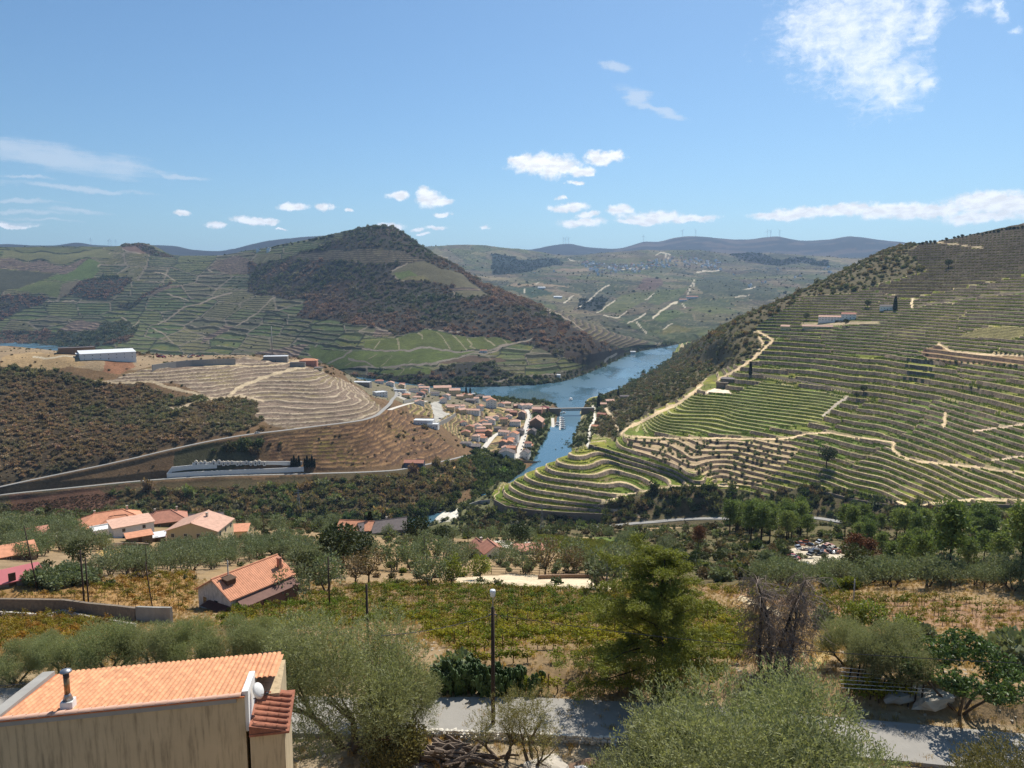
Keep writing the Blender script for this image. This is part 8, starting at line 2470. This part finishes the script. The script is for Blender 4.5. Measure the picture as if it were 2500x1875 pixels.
def stone_wall(lb, pts, courses, size, name='stone_wall', mat=M_palestone, cap=300):
    """pts world points along the top ground line"""
    w = empty(name, pts[0]); tag(w, lb, 'wall')
    o = Vector(pts[0]); n = 0; rest = MB()
    for c in range(courses):
        for a, b in zip(pts[:-1], pts[1:]):
            L = (Vector(b) - Vector(a)).length; s = 0.0
            while s < L:
                ln = size * (0.6 + 0.8 * gr.random())
                p = Vector(a).lerp(Vector(b), min(1, (s + ln / 2) / L)) - o
                an = math.atan2(b[1] - a[1], b[0] - a[0]) + gr.normal() * 0.08
                sc = (ln / 0.58, size / 0.5 * (0.8 + 0.4 * gr.random()), size / 0.5 * (0.75 + 0.35 * gr.random()))
                loc = (p.x + gr.normal() * .03, p.y + gr.normal() * .04, p.z + size * 0.62 * (c + 0.3))
                if n < cap:
                    add('stone', ROCKS[int(gr.integers(6))], w, loc, (gr.normal() * .06, gr.normal() * .06, an), sc); n += 1
                else:
                    q = ico_verts(); M = Matrix.Rotation(an, 3, 'Z')
                    rest.raw((q[0] * np.array([ln * .52, size * .36, size * .33]) * (1 + .1 * gr.normal(size=(len(q[0]), 1)))) @ np.array(M).T + np.array(loc), q[1])
                s += ln * 0.96
    if rest.n:
        r = add('stonework', rest.mesh('stonework', mat), w); r['kind'] = 'stuff'
    return w


stone_wall('low white dry stone wall edging the near side of the lane', [gp(x, y) for x, y in ((1030, 1800), (1110, 1802), (1200, 1806), (1300, 1810), (1400, 1814), (1500, 1820))], 3, 0.36)
stone_wall('grey tumbled stone wall below the left vineyard', [gp(x, y) for x, y in ((-60, 1500), (30, 1502), (110, 1508), (155, 1496), (200, 1508), (260, 1520), (330, 1532))], 2, 0.5, cap=120)


def plain_wall(lb, pts, h, th, mat, name='wall', cat='wall', base=2.0, parent_kind=None, extra=0.0):
    o = Vector(pts[0]); mb = MB()
    P = [Vector(p) - o for p in pts]
    n = len(P); vs = []
    for i, p in enumerate(P):
        d = (P[min(i + 1, n - 1)] - P[max(i - 1, 0)]); d.z = 0; d.normalize()
        nn = Vector((-d.y, d.x, 0)) * th / 2
        for s, z in ((-1, -base), (1, -base), (1, h), (-1, h)):
            q = p + nn * s; vs.append((q.x, q.y, p.z + z))
    fs = []
    for i in range(n - 1):
        for k in range(4):
            fs.append((i*4+k, i*4+(k+1) % 4, (i+1)*4+(k+1) % 4, (i+1)*4+k))
    fs += [(3, 2, 1, 0), tuple((n-1)*4 + k for k in range(4))]
    mb.raw(vs, fs)
    ob = add(name, mb.mesh(name, mat), None, o); tag(ob, lb, cat)
    return ob


plain_wall('long dark stone wall along the left vineyard', [gp(x, y) for x, y in ((-80, 1494), (0, 1492), (80, 1493), (160, 1495), (220, 1504), (290, 1512), (335, 1519))], 2.0, 0.5, M_stone)
plain_wall('grey rendered end piece of the vineyard wall', [gp(x, y) for x, y in ((336, 1519), (380, 1522), (420, 1523))], 2.2, 0.4, M_conc)
plain_wall('long curved concrete retaining wall above the tan vineyard', [S2.ground(x, y) for x, y in ((372, 907), (430, 898), (470, 894), (520, 892), (575, 890))], 9, 1.0, M_conc, base=4)
plain_wall('tall stone retaining wall holding the town forecourt', [S2.ground(x, y) for x, y in ((1060, 1046), (1078, 1036), (1098, 1026), (1112, 1016))], 5, 1.0, M_conc, base=12)
plain_wall('low curved wall by the car park of the upper town', [S2.ground(x, y) for x, y in ((985, 984), (1005, 980), (1030, 974), (1036, 968))], 4, 0.8, M_conc, base=4)
plain_wall('dark wall at the foot of the main street by the river', [S2.ground(x, y) for x, y in ((1262, 1128), (1285, 1130), (1312, 1132))], 3, 0.8, M_stone, base=8)
plain_wall('high dark retaining wall under the rounded terraces', [S3.ground(x, y) for x, y in ((1206, 1236), (1235, 1252), (1300, 1262), (1380, 1268), (1470, 1272))], 7, 1.2, M_stone, base=6)
plain_wall('pale terrace wall below the pool at the spur foot', [S3.ground(x, y) for x, y in ((1146, 1238), (1170, 1230), (1196, 1228))], 3.5, 0.8, M_conc, base=6)
plain_wall('long dark retaining wall with pale track at lower right', [S3.ground(x, y) for x, y in ((2000, 1200), (2080, 1222), (2170, 1236), (2240, 1240), (2330, 1236), (2420, 1236), (2560, 1242))], 1.6, 1.2, M_stone, base=7)
plain_wall('low stone wall behind the pale clearing', [gp(x, y) for x, y in ((1315, 1414), (1380, 1412), (1440, 1412), (1490, 1424))], 0.9, 0.5, M_brownw)
plain_wall('dark garden wall on the yellow grass below the white box house', [gp(x, y) for x, y in ((250, 1342), (300, 1338), (365, 1340))], 1.6, 0.5, M_stone)

# ---- cemetery
cw = plain_wall('long white front wall of the cemetery beside the lower road', [S2.ground(x, y) for x, y in ((408, 1166), (470, 1162), (560, 1158), (660, 1154), (742, 1150))], 4.6, 0.8, M_white, base=5)
plain_wall('white upper wall of the cemetery on the left', [S2.ground(x, y) + Vector((0, 0, 0)) for x, y in ((408, 1166), (420, 1150), (470, 1145), (530, 1142))], 4.4, 0.8, M_white, base=5)
plain_wall('white rear wall of the cemetery against the slope', [S2.ground(x, y) for x, y in ((470, 1138), (540, 1134), (640, 1134), (738, 1134))], 3.5, 0.8, M_white, base=4)
ME_CH = MB(); ME_CH.box(-1.3, 1.3, -1.6, 1.6, -1, 3.0); ME_CH = ME_CH.mesh('chapel_body', M_white)
ME_CR = gable_roof(2.6, 3.2, 3.0, 0.9, 0.2, 0.6, axis='y').mesh('chapel_roof', M_palestone)
mb = MB(); mb.box(-0.45, 0.45, -1.66, -1.602, 0, 1.9); ME_CD = mb.mesh('chapel_door', M_glass)
for k in range(16):
    x = 478 + 11 * k + RNG.random() * 3
    p = S2.ground(x, 1140 - (k % 3) * 1.2)
    r = empty('tomb_chapel', p + Vector((0, 0, 2.4)), -math.atan2(p.x, p.y), 0.85 + 0.4 * RNG.random())
    tag(r, 'small white gabled tomb chapel inside the cemetery walls', 'tomb', 'tomb chapels of the cemetery')
    add('body', ME_CH, r); add('roof', ME_CR, r); add('door', ME_CD, r)

# ---- bridge over the river mouth
def bridge():
    A, B = at_d(1366, 1014, (0 - CAM_Z) / pix(1366, 1014)[1]), at_d(1420, 1013, (0 - CAM_Z) / pix(1420, 1013)[1])
    d = (B - A); L = d.length; d.normalize()
    zdeck = 12.0
    r = empty('bridge', A, math.atan2(d.y, d.x)); tag(r, 'dark steel girder bridge on stone piers over the river mouth', 'bridge')
    mb = MB(); mb.box(-26, L + 22, -3.4, 3.4, zdeck, zdeck + 0.8); add('deck', mb.mesh('bridge_deck', M_conc), r)
    for s in (-1, 1):
        mb = MB(); y = s * 3.2
        mb.box(-1, L + 1, y - .15, y + .15, zdeck - 4.0, zdeck - 3.4); mb.box(-1, L + 1, y - .15, y + .15, zdeck - 0.6, zdeck - 0.003)
        n = 14
        for k in range(n):
            x0, x1 = L * k / n, L * (k + 1) / n
            mb.tube([(x0, y, zdeck - 3.6), (x1, y, zdeck - 0.4)], .16, 4); mb.tube([(x1, y, zdeck - 3.6), (x0, y, zdeck - 0.4)], .16, 4); mb.tube([(x0, y, zdeck - 3.6), (x0, y, zdeck - .4)], .14, 4)
        add('girder', mb.mesh('bridge_girder', M_iron), r)
        mb = MB()
        for k in range(24): mb.box(-26 + (L + 48) * k / 24 - .05, -26 + (L + 48) * k / 24 + .05, s * 3.3 - .05, s * 3.3 + .05, zdeck + .8, zdeck + 1.9)
        mb.box(-26, L + 22, s * 3.3 - .04, s * 3.3 + .04, zdeck + 1.9, zdeck + 2.0)
        add('railing', mb.mesh('bridge_railing', M_conc), r)
    for x in (-2.5, L + 2.5):
        mb = MB(); mb.box(x - 2.5, x + 2.5, -4, 4, -8, zdeck - 0.003); add('pier', mb.mesh('bridge_pier', M_stone), r)
    for x0, x1 in ((-26, -5.1), (L + 5.1, L + 22)):
        mb = MB(); mb.box(x0, x1, -3.8, 3.8, -6, zdeck - 0.003); add('abutment', mb.mesh('bridge_abutment', M_stone), r)


bridge()

# ---- boats and pontoon
def hull(L, W, H):
    mb = MB(); vs = []; n = 9
    for k in range(n):
        f = k / (n - 1); x = (f - .5) * L
        w = W / 2 * (1 - max(0, (f - .55) / .45) ** 2.2) * (0.88 + .12 * min(1, f * 4))
        z = H * (1 + .25 * f * f)
        vs += [(x, -w, z), (x, -w * .7, 0), (x, 0, -.3 * H), (x, w * .7, 0), (x, w, z)]
    fs = [(k*5+j, k*5+j+1, (k+1)*5+j+1, (k+1)*5+j) for k in range(n-1) for j in range(4)] + [(k*5+4, k*5, (k+1)*5, (k+1)*5+4) for k in range(n-1)] + [(0, 1, 2, 3, 4)]
    mb.raw(vs, fs); return mb


ME_HULL = hull(8, 2.7, 1.0).mesh('boat_hull', M_lamp)
mb = MB(); mb.box(-2.2, 1.2, -1.0, 1.0, 1.05, 2.1); mb.box(-2.4, 1.0, -1.1, 1.1, 2.103, 2.25); ME_CABIN = mb.mesh('boat_cabin', M_white)
mb = MB(); mb.box(-1.8, 1.22, -1.02, 1.02, 1.5, 1.9); ME_BWIN = mb.mesh('boat_window', M_glass)


def boat(lb, px, py, rz, s=1.0, grp=None):
    t = pix(px, py)[1]; p = at_d(px, py, -CAM_Z / t); p.z = 0.05
    r = empty('boat', p, rz, s); tag(r, lb, 'boat', grp)
    add('hull', ME_HULL, r); add('cabin', ME_CABIN, r); add('window', ME_BWIN, r)


for k, (px, py) in enumerate(((1372, 1022), (1373, 1027), (1374, 1032), (1374, 1037), (1375, 1042), (1374, 1047), (1361, 1040), (1362, 1034))):
    boat('white motor boat moored at the pontoon, ' + ['first', 'second', 'third', 'fourth', 'fifth', 'sixth'][k] + ' from the bridge' if k < 6 else ['white boat lying inside the pontoon, lower one', 'white boat lying inside the pontoon, upper one'][k - 6], px, py, 0.1, 1.15, 'boats at the pontoon')
boat('white launch under way on the river beyond the bridge', 1394, 977, 1.2, 2.0)
boat('small white boat close under the bridge', 1377, 1009, 0.8, 1.1)
pts = [at_d(x, y, -CAM_Z / pix(x, y)[1]) for x, y in ((1368, 1018), (1367, 1050))]
plain_wall('floating pale pontoon with moored boats', [(q.x, q.y, 0) for q in pts], 0.5, 2.4, M_pave, name='pontoon', cat='pontoon', base=0.4)

# ---- cars
def car_parts():
    b = MB()
    prof = [(-2.1, .35), (-2.1, .85), (-1.2, .95), (1.0, .95), (2.0, .75), (2.1, .35)]
    vs = [(x, y, z) for y in (-.85, .85) for x, z in prof]
    b.raw(vs, [tuple(range(5, -1, -1)), tuple(range(6, 12))] + [(k, (k + 1) % 6, 6 + (k + 1) % 6, 6 + k) for k in range(6)])
    c = MB(); prof = [(-1.6, .93), (-1.1, 1.45), (.3, 1.45), (1.0, .93)]
    vs = [(x, y * (.8 if z > 1 else 1), z) for y in (-.75, .75) for x, z in prof]
    c.raw(vs, [(3, 2, 1, 0), (4, 5, 6, 7)] + [(k, (k + 1) % 4, 4 + (k + 1) % 4, 4 + k) for k in range(4)])
    t = MB(); t.box(-1.05, .25, -.56, .56, 1.452, 1.50)
    w = MB(); w.tube([(0, -.11, 0), (0, .11, 0)], .33, 10)
    return b, c, t, w


cb_, cc_, ct_, cw_ = car_parts()
CARC = [('white', (196, 196, 192)), ('silver', (150, 154, 158)), ('dark grey', (52, 54, 58)), ('red', (150, 40, 36)), ('blue', (44, 66, 110)), ('beige', (170, 160, 140)), ('black', (26, 26, 28)), ('rusty orange', (150, 86, 52))]
CARM = [(n, simple('car_paint_' + n.replace(' ', '_'), c, 0.3, 0.05, 1.0, spec=0.5)) for n, c in CARC]
ME_CAB = cc_.mesh('car_cabin', M_glass); ME_WH = cw_.mesh('car_wheel', simple('tyre_rubber', (28, 28, 28), 0.9))
ME_CB = [(n, cb_.mesh('car_body', m), ct_.mesh('car_roof', m)) for n, m in CARM]


def car(lb, p, rz, ci, grp=None, rx=0.0, s=1.0):
    r = empty('car', p, rz, s); r.rotation_euler = (rx, 0, rz); tag(r, lb.format(ME_CB[ci][0]), 'car', grp)
    add('body', ME_CB[ci][1], r); add('roof', ME_CB[ci][2], r); add('cabin', ME_CAB, r)
    for x in (-1.3, 1.3):
        for y in (-.8, .8): add('wheel', ME_WH, r, (x, y, .33))


def on_road(P, f):
    i = f * (len(P) - 1); k = int(min(i, len(P) - 2)); t = i - k
    p = Vector(P[k]).lerp(Vector(P[k + 1]), t); d = Vector(P[k + 1]) - Vector(P[k])
    return p + Vector((0, 0, .14)), math.atan2(d.y, d.x)


p, a = on_road(rd_up, .335); car('{} van like car driving on the climbing road', p, a, 0, s=1.3)
for k in range(15):
    p, a = on_road(rd_street, .06 + .058 * k); n_ = Vector((-math.sin(a), math.cos(a), 0))
    car('{} car parked along the white town street', p - n_ * 2.4, a, [0, 2, 1, 6, 0, 4, 1, 3][k % 8], 'cars parked along the town street')
for k in range(9):
    px, py = 972 + (k % 3) * 9 + RNG.random() * 3, 958 + (k // 3) * 4.5
    car('{} car standing in the upper town car park', S2.ground(px, py) + Vector((0, 0, .1)), .5, [0, 1, 6, 0, 2, 0, 4, 1, 3][k], 'cars in the upper car park')
car('{} car alone on the white forecourt', S2.ground(1074, 1023) + Vector((0, 0, .2)), .6, 6)
for k in range(17):
    x = 1930 + 118 * RNG.random(); y = 1332 + 36 * RNG.random() - (x - 1930) * .03
    lift = .9 * (k % 3 == 0)
    car('{} wrecked car dumped in the scrapyard', S1.ground(x, y) + Vector((0, 0, lift)), RNG.random() * 6, int(RNG.choice([1, 2, 3, 5, 5, 6, 7, 7])), 'wrecks in the scrapyard', (RNG.random() - .5) * .5)
car('{} car parked apart in front of the scrapyard', S1.ground(1966, 1384), 1.6, 0)
for k in range(14):
    x = 375 + 130 * RNG.random(); y = 868 + 6 * RNG.random()
    car('{} vehicle standing in the yard on the left plateau', S2.ground(x, y) + Vector((0, 0, .2)), RNG.random() * 6, int(RNG.choice([0, 3, 7, 7, 2, 5])), 'vehicles in the plateau yard', s=1.6)
car('{} long lorry like vehicle by the plateau warehouse', S2.ground(392, 873) + Vector((0, 0, .2)), .1, 3, s=2.6)
# scrap heaps
def heap(lb, px, py, sx, sy, sz, mats, n=60):
    p = S1.ground(px, py); mb = MB(); g = np.random.default_rng(int(px))
    for k in range(n):
        x, y = g.normal() * sx * .4, g.normal() * sy * .4
        z = max(0, sz * (1 - abs(x) / sx - abs(y) / sy)) * g.random()
        M = Matrix.Translation((x, y, z)) @ Matrix.Rotation(g.random() * 6, 4, 'Z') @ Matrix.Rotation(g.normal() * .5, 4, 'X')
        a, b, c = .3 + .9 * g.random(), .2 + .5 * g.random(), .15 + .3 * g.random()
        mb.box(-a, a, -b, b, -c, c, int(g.integers(len(mats))), M)
    o = add('scrap_heap', mb.mesh('scrap_heap', mats), None, p); tag(o, lb, 'scrap', kind='stuff')


heap('grey heap of scrap metal among the wrecks', 1995, 1345, 7, 3, 2.2, [M_conc, M_greyroof, M_iron, M_greyroof])
heap('dark heap of scrap at the right of the yard', 2030, 1352, 6, 3, 2.0, [M_iron, M_greyroof, M_terra3, M_steel])
heap('pale rubble heap in front of the scrapyard', 2000, 1396, 6, 4, .9, [M_palestone, M_conc, M_conc])

# ---- log pile, boulders and slabs at the bottom
gl = np.random.default_rng(17)
LOGS = []
for k in range(5):
    mb = MB(); L = 1.0
    pts = [(x * L, gl.normal() * .04, gl.normal() * .04) for x in np.linspace(-1, 1, 6)]
    r0 = .05 + .018 * k
    mb.tube(pts, [r0 * q for q in (1.1, 1, .9, .95, .8, .6)], 5); LOGS.append(mb.mesh('log', simple('driftwood', (112, 98, 86), .95, .35, 5.0, .4)))
for k in range(64):
    px, py = 1105 + gl.normal() * 48, 1856 + gl.normal() * 10
    p = gp(px, py) + Vector((0, 0, .12 + .75 * gl.random() * max(0, 1 - abs(px - 1105) / 110)))
    shrub('log', 'grey brown branch log in the wood pile at the bottom centre', 'log', 'logs of the wood pile', p, LOGS[k % 5], (0.7 + .6 * gl.random(), .9 + .5 * gl.random(), .9 + .5 * gl.random()), gl.normal() * .5)
    bpy.context.scene.collection.objects[-1].rotation_euler[1] = gl.normal() * .22
for lb, px, py, s, col in (('large pale grey boulder at the bottom edge right of the wood pile', 1330, 1886, (1.7, 1.0, .75), M_palestone), ('flat reddish slab of rock next to the pale boulder', 1425, 1868, (1.35, .5, .30), M_brownw), ('small white stone between boulder and slab', 1420, 1882, (.45, .35, .32), M_white), ('pale boulder half under the big olive', 905, 1800, (1.1, .8, .9), M_palestone), ('pale rock on the bank below the glossy tree', 2280, 1706, (1.8, .9, .6), M_palestone), ('long grey rock outcrop beside the trellis', 2215, 1690, (2.2, .9, .5), M_conc), ('pale slab lying in the bottom left of the wood pile', 1010, 1872, (.8, .5, .25), M_palestone)):
    v, f = rock_verts(np.random.default_rng(px), 1, 1, 1); bm = bmesh.new()
    for q in v: bm.verts.new(q)
    bm.verts.ensure_lookup_table()
    for q in f: bm.faces.new([bm.verts[i] for i in q])
    bmesh.ops.subdivide_edges(bm, edges=bm.edges[:], cuts=2, use_grid_fill=True)
    gq = np.random.default_rng(px + 1)
    for q in bm.verts: q.co *= 1 + .05 * gq.normal()
    me = bpy.data.meshes.new('boulder'); bm.to_mesh(me); bm.free(); me.materials.append(col)
    shrub('boulder', lb, 'rock', None, gp(px, py), me, s, gq.random() * .6)

# ---- rail fence by the clearing and vine trellis by the lane
def fence(lb, pts, every=2.2):
    P = [gp(x, y) for x, y in pts]; r = empty('fence', P[0]); tag(r, lb, 'fence'); o = P[0]
    mp = MB(); mp.box(-.06, .06, -.06, .06, -.3, 1.25); me = mp.mesh('fence_post', M_wood)
    for a, b in zip(P[:-1], P[1:]):
        n = max(1, int((b - a).length / every))
        for k in range(n): add('post', me, r, a.lerp(b, k / n) - o)
        for z in (.55, 1.1):
            mr = MB(); mr.tube([a - o + Vector((0, 0, z)), b - o + Vector((0, 0, z))], .045, 4); add('rail', mr.mesh('fence_rail', M_wood), r)


fence('grey wooden rail fence behind the pale clearing', [(1118, 1404), (1200, 1402), (1270, 1402), (1340, 1406), (1440, 1408)])


def trellis():
    r = empty('trellis', gp(2150, 1700)); tag(r, 'vine trellis of dark slanting posts and white wires by the lane', 'trellis'); o = r.location.copy()
    mp = MB(); mp.tube([(0, 0, -.3), (.35, .2, 1.7)], .06, 5); me = mp.mesh('trellis_post', M_bark_dark)
    for (x, y) in ((2070, 1665), (2090, 1672), (2105, 1676), (2125, 1690), (2130, 1700), (2150, 1705), (2170, 1712), (2185, 1716), (2200, 1722), (2215, 1726), (2230, 1728), (2245, 1732), (2100, 1660), (2140, 1672)):
        add('post', me, r, gp(x, y) - o, (0, 0, random.random() * .5 - .25))
    for k in range(6):
        a, b = gp(2050, 1672 + 10 * k) + Vector((0, 0, 1.35)), gp(2235 + 8 * k, 1690 + 9 * k) + Vector((0, 0, 1.35))
        mr = MB(); mr.tube([a - o, b - o], .018, 4); add('wire', mr.mesh('trellis_wire', M_lamp), r)


trellis()
for k in range(16):
    px, py = 2060 + 160 * RNG.random(), 1690 + 30 * RNG.random()
    shrub('grapevine', 'stray leafy vine growing on the trellis by the lane', 'grapevine', 'vines on the trellis', gp(px, py), ME_VINE[k % 4], .9)

# ---- wind turbines on the skyline
mbt = MB(); mbt.tube([(0, 0, -20), (0, 0, 78)], [2.6, 1.6], 8); ME_TT = mbt.mesh('turbine_tower', M_lamp)
mbt = MB(); mbt.box(-2, 2, -5, 4, 76.5, 80); ME_TN = mbt.mesh('turbine_nacelle', M_lamp)
mbt = MB(); mbt.raw([(-1.6, 0, 0), (1.6, 0, 0), (2.0, 0, 8), (.5, 0, 42), (-.3, 0, 42), (-1.2, 0, 8), (0, .8, 8), (0, .9, 0)], [(0, 1, 2, 3, 4, 5), (1, 7, 6, 2), (7, 0, 5, 6), (2, 6, 3), (6, 5, 4), (3, 6, 4)]); ME_TB = mbt.mesh('turbine_blade', M_lamp)
TW = [(1375, 'left one of the close trio of wind turbines'), (1381, 'middle one of the close trio of wind turbines'), (1388, 'right one of the close trio of wind turbines'), (1571, 'lone wind turbine left of the high blue ridge'), (1665, 'wind turbine at the left shoulder of the blue ridge'), (1698, 'wind turbine on top of the blue ridge'), (1872, 'left one of three wind turbines near the second top'), (1880, 'short middle one of three wind turbines near the second top'), (1902, 'right one of three wind turbines near the second top'), (222, 'thin white turbine far left on the skyline'), (265, 'first of the small turbines beside the left knoll'), (272, 'second of the small turbines beside the left knoll'), (283, 'third of the small turbines beside the left knoll')]
for k, (px, lb) in enumerate(TW):
    az = pix(px, 600)[0]; D, Z = S6.column(az)
    i = int(np.argmax((Z - CAM_Z) / D)); p = Vector((D[i] * math.sin(az), D[i] * math.cos(az), Z[i]))
    r = empty('wind_turbine', p, -az + .4 * math.sin(k * 2.1), 1.15 if px > 1000 else .85); tag(r, lb, 'wind turbine', 'wind turbines on the skyline')
    add('tower', ME_TT, r); add('nacelle', ME_TN, r)
    for j in range(3): add('blade', ME_TB, r, (0, -5.5, 78), (0, k * .7 + j * 2.094, 0))
# swimming pool by the spur
mb = MB(); mb.box(-5, 5, -2.6, 2.6, -1, .25); o = add('pool', mb.mesh('pool', simple('pool_water', (120, 186, 214), .1, .03, 1.0, spec=.6)), None, S3.ground(1186, 1206), (0, 0, .3)); tag(o, 'light blue swimming pool on the ledge at the spur foot', 'pool')

# ------------------------------------------------------------------ air
def haze():
    m = bpy.data.materials.new('haze_air'); m.use_nodes = True
    t = NT(m.node_tree)
    out = t.new('ShaderNodeOutputMaterial')
    v = t.new('ShaderNodeVolumePrincipled')
    v.inputs['Color'].default_value = (0.45, 0.68, 1.0, 1)
    v.inputs['Density'].default_value = HAZE
    v.inputs['Anisotropy'].default_value = 0.25
    t.link(v.outputs[0], out.inputs['Volume'])
    mb = MB(); mb.box(-32000, 32000, -3500, 32000, -45, 1260)
    o = add('haze', mb.mesh('haze', m))
    tag(o, 'thin blue haze filling the air of the valley', 'haze', kind='stuff')


HAZE = 3.7e-5
haze()
